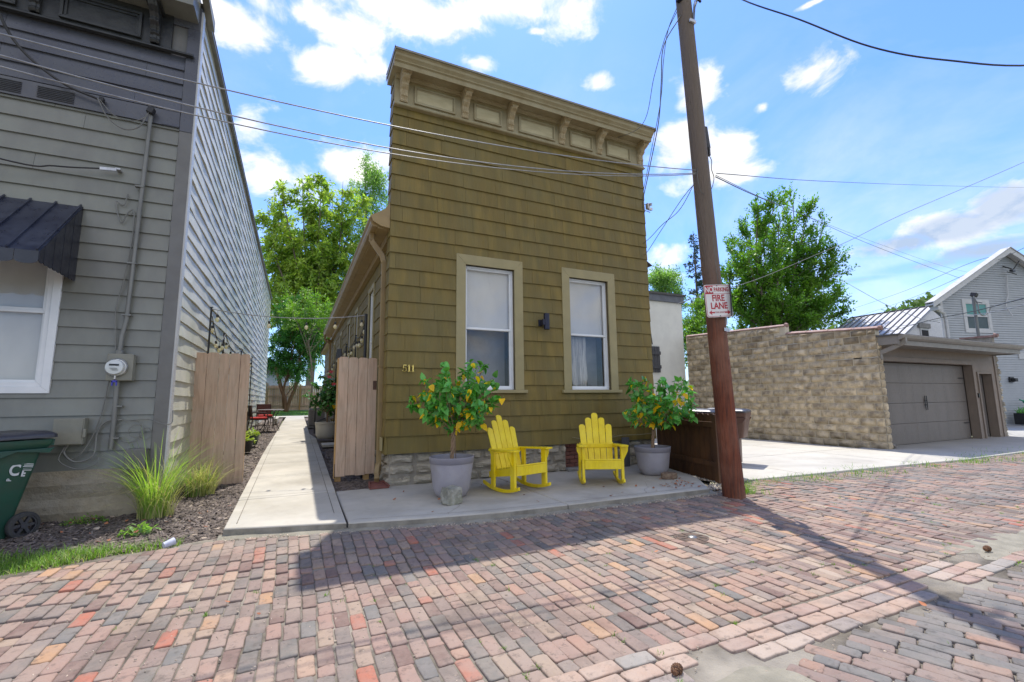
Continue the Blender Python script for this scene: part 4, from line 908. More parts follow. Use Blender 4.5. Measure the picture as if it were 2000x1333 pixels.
string_lights('black cable of bulbs dipping between posts along the olive house side', [((1.05, 8.15, 2.85), (1.05, 9.6, 2.70), .16), ((1.05, 9.6, 2.70), (1.05, 11.5, 2.74), .14), ((1.05, 11.5, 2.74), (1.05, 14.5, 2.80), .14), ((1.05, 14.5, 2.8), (1.05, 20, 2.75), .2)],
   [(0, .12), (0, .35), (0, .6), (0, .85), (1, .1), (1, .4), (1, .7), (2, .1), (2, .35), (2, .6), (2, .85), (3, .15), (3, .3), (3, .45), (3, .6), (3, .75)], None)

# ================================================================== ROCKING CHAIRS
m_yel = mat('yellow_paint', (.86,.66,.006), (.76,.55,.004), scale=9, stretch=(2,2,.6), rough=.42, bump=.35, bscale=34, bdist=.004, spec=.45, c3=(.90,.74,.10), s3=3, amt3=.35, speck=.22)
def rocker():
    t = thing('rocking_chair', 'bright yellow slatted rocking chair beside the left shrub pot, turned slightly away', 'rocking chair', (0, 0, 0), 0, 'yellow rocking chairs on the front slab')
    def P(name, b, **k): return b.build(name, m_yel, t, bevel=.004, **k)
    XS = .285
    for s in (-1, 1):
        b = MB(); arc = []; R0 = 1.15
        for i in range(15): q = -.34+.80*i/14-.06; arc.append((q, R0-math.sqrt(R0*R0-q*q)))
        top_ = [(y, z+.045) for y, z in arc[::-1]]
        b.prism([(y, z) for y, z in arc]+top_, lambda y, z, tt: (tt, y, z), s*XS-.016, s*XS+.016); P('rocker', b)
        b = MB(); x = s*(XS); b.prism([(-.32, .07), (-.245, .07), (-.245, .565), (-.335, .565), (-.335, .5), (-.32, .33)], lambda y, z, tt: (tt, y, z), x-.045*(s < 0)-.0, x+.045*(s > 0)+.0) if False else b.box(x-.019, x+.019, -.325, -.235, .055, .565)
        P('leg', b)
        b = MB(); b.prism([(-.23, .565), (-.23, .30), (-.245, .30), (-.33, .50), (-.33, .565)], lambda y, z, tt: (tt, y, z), 0, .02) if False else b.prism([(0, .565), (.075*s, .565), (.07*s, .50), (.0, .36)], lambda a, z, tt: (x+s*.019+a, tt, z), -.29, -.268); P('arm_bracket', b)
        b = MB(); b.box(x-.019, x+.019, .13, .205, .055, .545); P('leg', b)
        b = MB(); pa = [(-.37, .0), (-.395, .03), (-.40, .07), (-.385, .115), (-.34, .135), (-.1, .12), (.15, .08), (.26, .065), (.265, .0)]
        b.prism([(-s*(-.0)+0, 0)] and [(y, d) for y, d in pa], lambda y, d, tt: (s*(XS-.045+d), y, tt-.05*(y+.37)), .567, .592); P('arm', b)
    b = MB(); b.box(-XS+.0205, XS-.0205, -.335, -.313, .245, .37); P('apron', b)
    for s in (-1, 1): b = MB(); b.prism([(-.312, .25), (-.312, .365), (.30, .245), (.30, .16)], lambda y, z, tt: (tt, y, z), s*(XS-.036)-.014, s*(XS-.036)+.014); P('seat_rail', b)
    b = MB()
    for k in range(6): y = -.30+k*.082; z = .375-(y+.30)*.2; b.obox((0, y, z), (2*XS-.045, .07, .018), (-.2, 0, 0))
    P('seat', b)
    # back: five tapering slats in a fan, rounded tops
    lean = R(19); b = MB()
    for k, H in zip(range(-2, 3), (.60, .71, .79, .71, .60)):
        wb, wt = .088, .100 if k else .102; xb = k*.094; xt = k*.106; n = 8
        pts = [(xb-wb/2, 0), (xb+wb/2, 0)]; r_ = wt/2
        pts += [(xt+r_*math.cos(q), H-r_*.75+r_*.75*math.sin(q)) for q in [math.pi*i/n for i in range(n+1)]]
        b.prism(pts, lambda a, h, tt: (a, .16+h*math.sin(lean)-tt*math.cos(lean), .29+h*math.cos(lean)+tt*-.0-tt*math.sin(lean)), -.010, .010)
    P('backrest', b)
    b = MB(); b.obox((0, .16+.26*math.sin(lean)+.03, .29+.26*math.cos(lean)), (2*XS-.04, .022, .08), (-lean, 0, 0)); b.obox((0, .16+.5*math.sin(lean)+.03, .29+.5*math.cos(lean)), (.46, .022, .06), (-lean, 0, 0)); b.box(-XS-.0, XS+.0, .21, .235, .50, .56); P('back_brace', b)
    return t
ch = rocker(); ch.location = (2.90, 6.02, .122); ch.rotation_euler = (0, 0, R(14))
c2 = copy_tree(ch); c2.location = (4.25, 5.88, .122); c2.rotation_euler = (0, 0, R(-27)); c2['label'] = 'bright yellow slatted rocking chair facing the camera near the right shrub pot'

# ================================================================== POTTED SHRUBS
m_pot = mat('pot_lilac_grey', (.37,.355,.39), (.32,.305,.345), scale=4, rough=.6, bump=.4, bscale=90, c3=(.30,.28,.27), s3=3, amt3=.5, speck=.1)
m_potd = mat('pot_rim', (.285,.275,.31), (.25,.24,.28), scale=4, rough=.6)
m_soil = mat('potting_soil', (.035,.025,.02), (.07,.05,.04), scale=30, rough=.95, bump=1, bscale=50)
m_bark = mat('shrub_bark', (.36,.24,.15), (.24,.16,.10), scale=20, stretch=(1,1,.3), rough=.85, bump=.5)
m_leaf = mat('shrub_leaf', (.075,.30,.045), (.16,.44,.075), scale=14, rough=.38, isl=.35, transl=.25, spec=.5)
m_leafy = mat('yellow_leaf', (.95,.66,.01), (.90,.48,.01), scale=8, rough=.5, isl=.2, transl=.35)
def leaf_verts(P, D, U, L, W, fold=.25, curl=.3):
    "heart-like leaf, 8 vertices: P base, D along, U normal"
    S = D.cross(U); S.normalize(); prof = [(0, 0), (.12, .42), (.38, .5), (.7, .32), (1, 0), (.7, -.32), (.38, -.5), (.12, -.42)]
    vs = [P+D*(L*a)-U*(curl*L*a*a)+S*(W*b)+U*(abs(b)*fold*W) for a, b in prof]
    mid = [P+D*(L*.38)-U*(curl*L*.14)]
    return vs
def leaf_mesh(name, leaves, mt, parent):
    V = []; Fq = []
    for (P, D, U, L, W, c) in leaves:
        b = len(V); V += [tuple(v) for v in leaf_verts(P, D, U, L, W, curl=c)]
        Fq += [(b, b+1, b+2, b+3), (b, b+3, b+4, b+5), (b, b+5, b+6, b+7)]
    return npmesh(name, V, Fq, mt, parent, smooth=False)
def rand_dir(r_, up_=0): v = Vector((r_.gauss(0, 1), r_.gauss(0, 1), r_.gauss(0, 1)+up_)); v.normalize(); return v
def shrub(t, seed, cx, cz, rx, rz, z0, trunk_h, nl, ny, ls=.065, greens=None, yel=None, lean=(0, 0)):
    r_ = random.Random(seed); br = MB(); tips = []; top = Vector((lean[0]*.4, lean[1]*.4, z0+trunk_h))
    for k in range(3): # plaited stems
        br.tube([(.018*math.cos(q*1.3+k*2.1)+lean[0]*.4*q/8, .018*math.sin(q*1.3+k*2.1)+lean[1]*.4*q/8, z0+trunk_h*q/8) for q in range(9)], [.014]*6+[.013, .012, .012], 7)
    br.tube([(.07, .02, z0), (.055, .01, z0+trunk_h*.6), (.04, 0, z0+trunk_h)], .006, 5)
    C_ = Vector((cx+lean[0], lean[1], cz))
    for k in range(34):
        d = rand_dir(r_, .35); 
        if d.z < -.55: d.z *= -.5
        end = C_+Vector((d.x*rx*r_.uniform(.7, 1.08), d.y*rx*r_.uniform(.7, 1.05), d.z*rz*r_.uniform(.7, 1.1))); mid = top.lerp(end, .5)+Vector((r_.gauss(0, .03), r_.gauss(0, .03), -.03*(1 if d.z < .3 else 0)))
        pts = cable_path([top+Vector((r_.gauss(0, .012), r_.gauss(0, .012), 0)), mid, end], 5); n = len(pts); br.tube(pts, [.007-.005*i/n for i in range(n)], 5)
        tips.append(pts)
        for q in range(2):
            a = pts[r_.randint(n//3, n-2)]; e2 = a+rand_dir(r_, .3)*r_.uniform(.08, .17); p2 = [a, a.lerp(e2, .5)+rand_dir(r_)*.01, e2]; br.tube(p2, [.004, .003, .002], 4); tips.append(p2)
    br.build('stems', m_bark, t, smooth=True)
    G = []; Y = []
    def leaf(P, lst, s, drop):
        D = rand_dir(r_, -.2-drop); U = Vector((0, -.35, 1))+rand_dir(r_)*.7; U = U-D*U.dot(D); U.normalize(); L = s*(.45+1.0*r_.random()**.7); lst.append((P, D, U, L, L*r_.uniform(.62, .8), r_.uniform(.1, .6)))
    for k in range(nl):
        pts = r_.choice(tips); i = min(len(pts)-1, int(len(pts)*(.35+.65*math.sqrt(r_.random())))); leaf(pts[i]+rand_dir(r_)*.02, G, ls, .0)
    for k in range(ny):
        pts = r_.choice(tips); i = min(len(pts)-1, int(len(pts)*(.3+.7*r_.random()))); leaf(pts[i]+rand_dir(r_)*.02-Vector((0, .02, 0)), Y, ls*.95, 1.2)
    leaf_mesh('foliage', G, greens or m_leaf, t)
    if ny: leaf_mesh('yellow_leaves', Y, yel or m_leafy, t)
def pot_mesh(t, s=1.0, rim=.292, h=.51, base=.18, pm=None, pr_=None):
    pr = [(0, 0), (base*.92, 0), (base, .008), (base+.035, .05), (base+.062, .12), (rim-.028, h*.62), (rim-.012, h-.085)]
    b = MB(); b.lathe([(r_*s, z*s) for r_, z in pr], (0, 0, 0), 44)
    # dimpled basket texture on the body
    b.build('pot', pm or m_pot, t, smooth=True)
    b = MB(); b.lathe([(r_*s, z*s) for r_, z in [(rim-.012, h-.085), (rim-.006, h-.083), (rim, h-.01), (rim+.002, h-.003), (rim-.004, h), (rim-.016, h), (rim-.022, h-.012), (rim-.035, h-.12)]], (0, 0, 0), 44); b.build('rim', pr_ or m_potd, t, smooth=True)
    b = MB(); b.lathe([(.0, h-.09), (.1, h-.085), (rim-.03, h-.095)], (0, 0, 0), 24) if s == 1 else b.lathe([(.0, (h-.09)*s), (rim*s*.88, (h-.095)*s)], (0, 0, 0), 24); b.build('soil', m_soil, t, smooth=True)
t = thing('potted_shrub', 'leafy shrub with scattered yellow leaves in a grey pot, left of the yellow chairs', 'potted shrub', (1.94, 6.03, .122), 0, 'potted shrubs on the front slab')
pot_mesh(t, rim=.30, h=.52, base=.185); shrub(t, 3, .03, 1.32, .60, .56, .40, .46, 960, 135, .092, lean=(.02, -.12))
t = thing('potted_shrub', 'leafy shrub with scattered yellow leaves in a grey pot, right of the yellow chairs', 'potted shrub', (5.50, 6.10, .122), 0, 'potted shrubs on the front slab')
pot_mesh(t, rim=.30, h=.46, base=.19); shrub(t, 8, .08, 1.17, .74, .54, .36, .40, 980, 125, .088, lean=(.02, -.10))
# stone and wood block beside the pots
def rock(name, c, d, mt, label, cat, seed, rot=0):
    r_ = random.Random(seed); bm = bmesh.new(); bmesh.ops.create_cube(bm, size=1); bmesh.ops.subdivide_edges(bm, edges=bm.edges[:], cuts=5, use_grid_fill=True)
    for v in bm.verts:
        p = v.co.copy(); q = p.normalized()*.62; v.co = p.lerp(q, .28)+Vector((math.sin(p.y*9+seed), math.sin(p.z*8+seed*2), math.sin(p.x*7+seed*3)))*.035+Vector((r_.gauss(0, .008), r_.gauss(0, .008), r_.gauss(0, .008)))
        v.co.x *= 1-.18*(v.co.z+.5); v.co = Vector((v.co.x*d[0], v.co.y*d[1], (v.co.z+.5)*d[2]))
    me = bpy.data.meshes.new(name); bm.to_mesh(me); bm.free(); o = bpy.data.objects.new(name, me); col.objects.link(o); me.materials.append(mt); o.location = c; o.rotation_euler = (0, 0, rot); return tag(o, label, cat)
m_rock = mat('lichen_rock', (.40,.39,.33), (.14,.135,.115), scale=9, rough=.95, bump=1, bscale=24, bdist=.02, c3=(.33,.33,.22), s3=5, amt3=.5)
rock('stone', (1.80, 5.60, .12), (.24, .19, .20), m_rock, 'squarish pale grey stone leaning against the left shrub pot', 'stone', 4, .25)
wb = MB(); wb.lathe([(0, 0), (.125, 0), (.135, .01), (.13, .085), (.12, .095), (0, .092)], (0, 0, 0), 14)
o = wb.build('wood_slice', mat('log_bark', (.16,.10,.065), (.26,.19,.13), scale=14, rough=.9, bump=1, bscale=22, bdist=.02), auto=30); o.location = (5.42, 5.66, .125); o.scale = (1.1, .75, .9); tag(o, 'short brown log slice lying beside the right shrub pot', 'log slice')
# grey board leaning by the chair, broken twig
b = MB(); b.box(5.60, 5.76, 7.0, 7.035, .12, .66); solo('leaning_plank', b, mat('grey_plank', (.10,.10,.11), (.07,.07,.08), scale=8, stretch=(3,3,.4), rough=.8, bump=.4), (5.68, 7.02, .12), 'dark grey plank standing against the stone foundation behind the right chair', 'plank', bevel=.004)
b = MB(); b.tube(cable_path([(4.5, 7.03, .71), (4.8, 7.03, .66), (5.3, 7.02, .665), (5.6, 7.01, .70), (6.0, 6.98, .70), (6.35, 6.95, .72)]), .009, 6); b.tube([(5.3, 7.02, .668), (5.42, 7.0, .72)], .005, 5)
solo('fallen_branch', b, mat('dry_branch', (.28,.23,.12), (.2,.17,.09), scale=20, rough=.9), (5.3, 7.02, .66), 'thin dry branch resting along the bottom shingle edge behind the right chair', 'branch')

# ================================================================== UTILITY POLE AND SIGN
m_pole = mat('creosote_wood', (.235,.060,.022), (.060,.018,.010), scale=7, stretch=(3.2,3.2,.16), rough=.75, bump=1, bscale=22, bdist=.03, dist=1.2, c3=(.30,.14,.085), s3=1.1, amt3=.7, grad=(2.6, 4.6, (.165,.125,.095), 1.6), wid=.5)
PB = Vector((5.52, 4.56, -.05)); PT = Vector((5.05, 4.50, 8.9))
up_ = thing('utility_pole', 'leaning wooden utility pole, red brown at the base and grey above', 'utility pole', tuple(PB))
b = MB(); n = 40; M_ = 28; vs = []
for i in range(n+1):
    f_ = i/n; c = PB.lerp(PT, f_); r0 = .136-.032*f_+.012*max(0, 1-f_*12)
    for k in range(M_):
        q = 2*math.pi*k/M_; r_ = r0*(1+.018*math.sin(q*5+f_*9)+.012*math.sin(q*11-f_*23)+rnd.uniform(-.006, .006)); vs.append((c.x+r_*math.cos(q), c.y+r_*math.sin(q), c.z))
b.add(vs, [(i*M_+k, i*M_+(k+1)%M_, (i+1)*M_+(k+1)%M_, (i+1)*M_+k) for i in range(n) for k in range(M_)]+[tuple(range(n*M_, (n+1)*M_))])
b.build('pole', m_pole, up_, world=True, smooth=True)
def pp(z, dx=0, dy=0): c = PB.lerp(PT, (z-PB.z)/(PT.z-PB.z)); return Vector((c.x+dx, c.y+dy, z))
m_alu = mat('aluminium', (.55,.55,.56), (.42,.42,.43), scale=14, rough=.4, metal=.7)
b = MB(); c = pp(2.33); b.obox((c.x+.05, c.y-.126, 2.33), (.15, .006, .045), (0, 0, .25)); b.build('number_tag', m_alu, up_, world=True)
b = MB(); c = pp(2.55); b.obox((c.x+.115, c.y-.062, 2.58), (.012, .05, .34), (0, .06, .9)); b.obox((c.x+.06, c.y-.116, 1.93), (.03, .006, .03), (0, 0, .4)); b.build('staple_plate', m_alu, up_, world=True)
b = MB(); c = pp(5.1); b.obox((c.x+.14, c.y-.02, 5.25), (.07, .08, .34), (0, -.12, 0)); b.obox((c.x+.16, c.y-.04, 5.03), (.04, .05, .14)); b.build('terminal_box', m_black, up_, world=True, bevel=.008)
b = MB(); c = pp(7.25); b.obox((c.x-.13, c.y-.03, 7.45), (.08, .07, .16)); b.build('insulator_block', m_navy, up_, world=True, bevel=.006)
b = MB(); b.obox((c.x+.02, c.y-.12, 7.02), (.12, .03, .05)); b.build('pole_bracket', m_alu, up_, world=True, bevel=.006)
b = MB(); b.obox((c.x+.20, c.y-.06, 7.55), (.22, .03, .03), (0, .4, 0)); b.build('pole_bracket', m_navy, up_, world=True, bevel=.006)
b = MB(); 
for q, r_ in (((.02, -.11), .007), ((.05, -.10), .007), ((.085, -.07), .009)):
    b = MB(); b.tube(cable_path([pp(7.02, q[0], q[1]), pp(7.3, q[0]+.04, q[1]-.02), pp(7.55, q[0]+.10, q[1]-.03), pp(8.2, q[0]-.02, q[1])]), r_, 6); b.build('pole_wiring', m_wire, up_, world=True)
b = MB(); b.tube(cable_path([pp(4.98, .13, -.05), pp(4.9, .19, -.05), pp(4.75, .16, -.06), pp(4.65, .23, -.03), pp(4.5, .16, -.05), pp(4.42, .11, -.05)]), .006, 5); b.build('pole_wiring', m_wire, up_, world=True)
b = MB(); b.tube(cable_path([pp(4.75, -.10, -.04), pp(4.55, -.15, -.06), pp(4.35, -.14, -.08), pp(4.3, -.08, -.09)]), .004, 5); b.build('pole_wiring', m_wire, up_, world=True)
b = MB(); b.tube([pp(2.9, -.03, -.124), pp(3.9, -.03, -.118), pp(5.0, -.02, -.112)], .004, 4); b.build('pole_wiring', m_wire, up_, world=True)
# street sign: drawn on its own small plane, facing the alley
m_sw = mat('sign_white', (.72,.70,.68), (.66,.63,.61), scale=5, rough=.4, speck=.1); m_sr = mat('sign_red', (.42,.02,.035), (.36,.02,.03), scale=9, rough=.45)
sg = thing('street_sign', 'white no parking fire lane sign with red lettering fixed to the utility pole', 'sign', (5.25, 4.34, 2.46))
SW, SH = .40, .46
Ms = Matrix.Translation((5.275, 4.385, 2.725)) @ Matrix.Rotation(R(-16), 4, 'Z') @ Matrix.Rotation(R(-3.2), 4, 'Y') @ Matrix.Rotation(R(90), 4, 'X')
Ms = Matrix.Translation(-Vector(sg.location)) @ Ms
def rrect(mb, w_, h_, r_, z0, z1, X, cx=0, cy=0):
    pts = [(cx+sx*(w_/2-r_)+r_*math.cos(a), cy+sy*(h_/2-r_)+r_*math.sin(a)) for sx, sy, a0 in ((1,1,0),(-1,1,90),(-1,-1,180),(1,-1,270)) for a in [R(a0+q) for q in (0, 22, 45, 67, 90)]]
    mb.prism(pts, lambda a, b_, t_: (a, b_, t_), z0, z1, X)
b = MB(); rrect(b, SW, SH, .03, 0, .003, Ms); plate = b.build('plate', m_sw, sg)
b = MB()
def border(mb, w_, h_, r_, lw, z0, z1, X):
    def rr_(w2, h2, r3): return [(sx*(w2/2-r3)+r3*math.cos(a), sy*(h2/2-r3)+r3*math.sin(a)) for sx, sy, a0 in ((1,1,0),(-1,1,90),(-1,-1,180),(1,-1,270)) for a in [R(a0+q) for q in (0, 22, 45, 67, 90)]]
    o_ = rr_(w_, h_, r_); i_ = rr_(w_-2*lw, h_-2*lw, max(r_-lw, .002)); n_ = len(o_); V = []
    for z in (z0, z1): V += [(a, b_, z) for a, b_ in o_]+[(a, b_, z) for a, b_ in i_]
    fs = []
    for k in range(n_): k2 = (k+1)%n_; fs += [(2*n_+k, 2*n_+k2, 3*n_+k2, 3*n_+k), (k, k2, 2*n_+k2, 2*n_+k), (n_+k2, n_+k, 3*n_+k, 3*n_+k2)]
    mb.add(V, fs, X)
border(b, SW-.016, SH-.016, .026, .006, .003, .0042, Ms)
b.box(-SW/2+.012, SW/2-.012, .097, .102, .003, .0042, Ms)
b.box(-SW/2+.012, -SW/2+.135, .1005, SH/2-.013, .003, .0043, Ms)
for s in (-1, 1):
    b.prism([(s*.165, -.165), (s*.115, -.128), (s*.125, -.155), (s*.075, -.155), (s*.075, -.175), (s*.125, -.175), (s*.115, -.202)][::s], lambda a, q, t_: (a, q, t_), .003, .0042, Ms)
b.build('marking', m_sr, sg)
def text_mesh(body, size, X, mt, parent, name='lettering', sx=1.0, bold=0, align='CENTER'):
    cu = bpy.data.curves.new('t', 'FONT'); cu.body = body; cu.size = size; cu.align_x = align; cu.align_y = 'CENTER'; cu.offset = bold; cu.extrude = .0006
    o_ = bpy.data.objects.new('t', cu); col.objects.link(o_); bpy.context.view_layer.update()
    me = bpy.data.meshes.new_from_object(o_.evaluated_get(bpy.context.evaluated_depsgraph_get())); bpy.data.objects.remove(o_)
    me.transform(X @ Matrix.Diagonal((sx, 1, 1, 1))); me.materials.clear(); me.materials.append(mt)
    q = bpy.data.objects.new(name, me); col.objects.link(q); q.parent = parent; return q
def TX(x, y, z=.0048): return Ms @ Matrix.Translation((x, y, z))
text_mesh('NO', .11, TX(-.126, .157, .0055), m_sw, sg, sx=.72, bold=.003); text_mesh('PARKING', .082, TX(.06, .157), m_sr, sg, sx=.66, bold=.002)
text_mesh('FIRE', .125, TX(0, .035), m_sr, sg, sx=.85, bold=.0035); text_mesh('LANE', .125, TX(0, -.075), m_sr, sg, sx=.85, bold=.0035); text_mesh('TOW AWAY', .034, TX(0, -.165), m_sr, sg, sx=.75)
b = MB(); b.lathe([(.008, .003), (.008, .008), (0, .009)], (0, .215, 0), 8, Ms); b.lathe([(.008, .003), (.008, .008), (0, .009)], (0, -.215, 0), 8, Ms); b.build('bolt', m_black, sg)
b = MB(); Mb = Matrix.Translation((5.50, 4.40, 2.74)) @ Matrix.Rotation(R(52), 4, 'Z') @ Matrix.Rotation(R(90), 4, 'X'); rrect(b, .30, .46, .03, 0, .004, Mb)
solo('sign_back', b, mat('sign_backing', (.045,.05,.065), (.03,.035,.045), scale=5, rough=.5, metal=.3), (5.5, 4.4, 2.6), 'dark back of a second sign fixed to the right side of the utility pole', 'sign')

# ================================================================== CABLES
def cable(name, pts, r_, mt, label, smooth=8, grp=None):
    b = MB(); b.tube(cable_path(pts, smooth), r_, 6, True); return solo(name, b, mt, tuple(pts[0]), label, 'cable', grp)
def alley_wire(p0, p1, p2, ext, r_, label):
    (x0, z0), (x1, z1), (x2, z2) = p0, p1, p2
    def z(x): return z0*(x-x1)*(x-x2)/((x0-x1)*(x0-x2))+z1*(x-x0)*(x-x2)/((x1-x0)*(x1-x2))+z2*(x-x0)*(x-x1)/((x2-x0)*(x2-x1))
    pts = [(ext+(x2-ext)*i/28, 4.5, z(ext+(x2-ext)*i/28)) for i in range(29)]
    cable('cable', pts, r_, m_wirel, label, 2, 'wires strung along the alley to the pole')
alley_wire((-2.17, 4.203), (.75, 4.225), (5.17, 4.69), -9, .006, 'uppermost of the three wires crossing the olive house front')
alley_wire((-2.15, 4.028), (.77, 3.975), (5.2, 4.655), -9, .006, 'middle of the three wires crossing the olive house front')
alley_wire((-2.14, 3.937), (.757, 3.915), (5.2, 4.64), -9, .0055, 'lowest of the three wires crossing the olive house front')
cable('cable', [(5.05, 4.5, 8.4), (5.0, 4.1, 7.6), (4.80, 3.40, 6.4), (4.82, 2.70, 5.50), (5.06, 2.19, 4.86), (5.41, 1.76, 4.51), (6.35, 1.34, 4.48), (8.5, .5, 4.9)], .009, m_wirek, 'thick black cable sagging across the blue sky at upper right')
cable('cable', [(4.97, 4.5, 7.21), (5.04, 4.82, 7.08), (5.18, 5.26, 6.72), (5.5, 5.94, 6.35), (5.9, 7.3, 6.9)], .006, m_wire, 'straight service wire running from the pole top behind the cornice')
cable('cable', [(5.03, 4.49, 7.15), (4.95, 4.79, 6.84), (5.01, 4.94, 6.36), (5.21, 5.25, 5.9), (5.55, 5.9, 5.4), (6.1, 6.7, 5.2), (6.62, 7.06, 5.3)], .008, m_wire, 'twisted service cable drooping from the pole to the olive house corner')
cable('cable', [(4.97, 4.5, 7.27), (5.0, 4.73, 7.08), (5.03, 4.89, 6.68), (5.22, 5.19, 6.23), (5.6, 5.9, 5.7), (6.2, 6.8, 5.4), (6.60, 7.06, 5.45)], .006, m_wire, 'thinner service wire drooping beside the twisted cable to the olive house corner')
b = MB(); b.obox((6.56, 7.05, 5.42), (.06, .07, .12)); b.obox((6.60, 7.03, 5.36), (.10, .05, .05)); b.lathe([(.01, 0), (.03, .01), (.02, .03), (.03, .05), (.01, .06)], (6.6, 7.0, 5.42), 10)
solo('insulator', b, m_alu, (6.56, 7.06, 5.4), 'pale wall insulator at the right corner of the olive house front', 'insulator')
cable('cable', [(5.4, 4.6, 4.86), (5.61, 5.26, 4.50), (5.9, 6.0, 4.52), (6.4, 7.0, 4.6), (6.9, 8.4, 4.72)], .006, m_wire, 'upper of two slack wires from the pole behind the right edge of the olive house')
cable('cable', [(5.4, 4.6, 4.72), (5.64, 5.22, 4.68), (5.9, 6.0, 4.45), (6.5, 7.2, 4.35), (7.1, 8.6, 4.4)], .006, m_wire, 'lower of two slack wires from the pole behind the right edge of the olive house')
cable('cable', [(5.75, 4.67, 4.79), (9.0, 6.26, 5.76), (16.06, 9.34, 7.65), (24.83, 11.73, 8.67), (33.39, 12.19, 8.29), (40.6, 11.18, 7.04)], .0085, m_wirek, 'heavy bundled cable falling right from the pole towards the gabled house')
cable('cable', [(5.75, 4.67, 4.82), (9.2, 6.18, 5.68), (16.39, 9.2, 7.52), (25.27, 11.52, 8.66), (33.64, 12.03, 8.57), (40.55, 11.05, 8.11)], .005, m_wire, 'slim wire just above the heavy bundle falling right from the pole')
cable('cable', [(5.75, 4.65, 4.84), (12.24, 6.77, 7.03), (24.49, 9.38, 10.57), (41.63, 11.78, 14.97), (49.95, 12.05, 16.72)], .007, m_wire, 'nearly level thin wire running right from the pole above the green tree')
cable('cable', [(10.09, 9.88, 4.16), (10.76, 8.97, 4.4), (11.44, 8.17, 4.64), (12.21, 7.07, 5.08), (13.07, 6.6, 5.48), (14.24, 5.96, 6.12), (16.24, 4.88, 7.05), (17.83, 4.01, 7.82)], .007, m_wirel, 'pale wire slanting up behind the sign and across the right hand tree')
cable('cable', [(62.04, 36.09, 11.47), (47.37, 20.9, 10.27), (31.54, 10.86, 8.15), (30.34, 9.2, 8.06)], .012, m_wire, 'upper thin wire rising to the gable of the light grey house')
cable('cable', [(62.7, 35.92, 10.46), (47.81, 20.79, 9.59), (32.04, 10.66, 7.87), (28.89, 7.69, 7.88)], .012, m_wire, 'lower thin wire rising to the gable of the light grey house')
cable('cable', [(34.13, 16.74, 5.21), (24.76, 10.12, 4.58), (20.08, 6.82, 4.12), (14.49, 3.98, 3.51)], .014, m_wirek, 'dark cable crossing the metal roof and the light grey house window')
cable('cable', [(29.83, 14.33, 5.14), (23.2, 8.66, 4.39), (16.37, 5.32, 3.52), (13.05, 3.6, 3.16)], .010, m_wirel, 'pale cable crossing above the light grey house window')
cable('cable', [(42.83, 22.85, 11.66), (36.94, 17.25, 7.97), (31.91, 13.24, 5.84), (28.02, 10.76, 4.89)], .016, m_wire, 'wire descending from the right hand tree past the metal roof')
cable('cable', [(-3.9, 5.6, 7.6), (-3.372, 6.5, 6.177), (-3.163, 6.8, 5.613), (-2.763, 6.88, 5.271), (-2.388, 6.90, 5.15)], .016, m_wirek, 'thick service cable swooping down to the grey house front')
cable('cable', [(-2.388, 6.88, 5.15), (-2.27, 6.86, 4.92), (-2.10, 6.85, 4.80), (-1.95, 6.85, 4.87), (-1.87, 6.88, 5.12)], .008, m_wire, 'lower drip loop between the two fittings on the grey house')
cable('cable', [(-2.37, 6.88, 5.14), (-2.22, 6.87, 4.97), (-2.05, 6.86, 4.93), (-1.92, 6.86, 5.0), (-1.86, 6.88, 5.14)], .006, m_wire, 'upper drip loop between the two fittings on the grey house')
cable('cable', [(-5.5, 6.2, 4.35), (-3.2, 6.8, 4.15), (-2.7, 6.88, 4.19), (-2.30, 6.90, 4.255)], .009, m_wirek, 'horizontal cable meeting the grey house above its awning')
b = MB(); b.obox((-2.22, 6.90, 4.265), (.16, .02, .035), (0, -.1, 0)); b.obox((-2.13, 6.94, 4.29), (.05, .08, .02)); solo('cable_clamp', b, m_alu, (-2.2, 6.92, 4.26), 'pale cable clamp on the grey house siding above the awning', 'clamp')

# ================================================================== BLOCK WALL, GARAGE AND THE HOUSES BEYOND
m_block = mat('rock_face_block', (.60,.49,.33), (.48,.385,.25), scale=4.5, rough=.9, bump=.8, bscale=22, bdist=.015, isl=.22, c3=(.15,.115,.08), s3=5.2, amt3=.75, speck=.3)
m_blockm = mat('block_mortar', (.50,.43,.31), (.58,.51,.39), scale=2, rough=.95, bump=.5, bscale=40)
m_blockd = mat('soot_stain', (.10,.078,.055), (.22,.17,.11), scale=5, rough=.95)
m_blockb = mat('stained_block', (.25,.195,.125), (.46,.36,.225), scale=6.5, rough=.9, bump=.8, bscale=22, bdist=.015, isl=.25, c3=(.10,.08,.06), s3=2.5, amt3=.6, speck=.3)
m_cop = mat('clay_coping', (.24,.13,.10), (.33,.22,.19), scale=6, rough=.7, bump=.4)
bw = thing('block_wall', 'tan rock faced block wall with clay coping stepping down beside the driveway', 'wall', (13.75, 9.8, 0))
WX = 13.75; fW = leftside(WX)
def walltop(y): return 3.14+.075*(y-6.6) if y < 9.05 else 3.58+.045*(y-9.05)
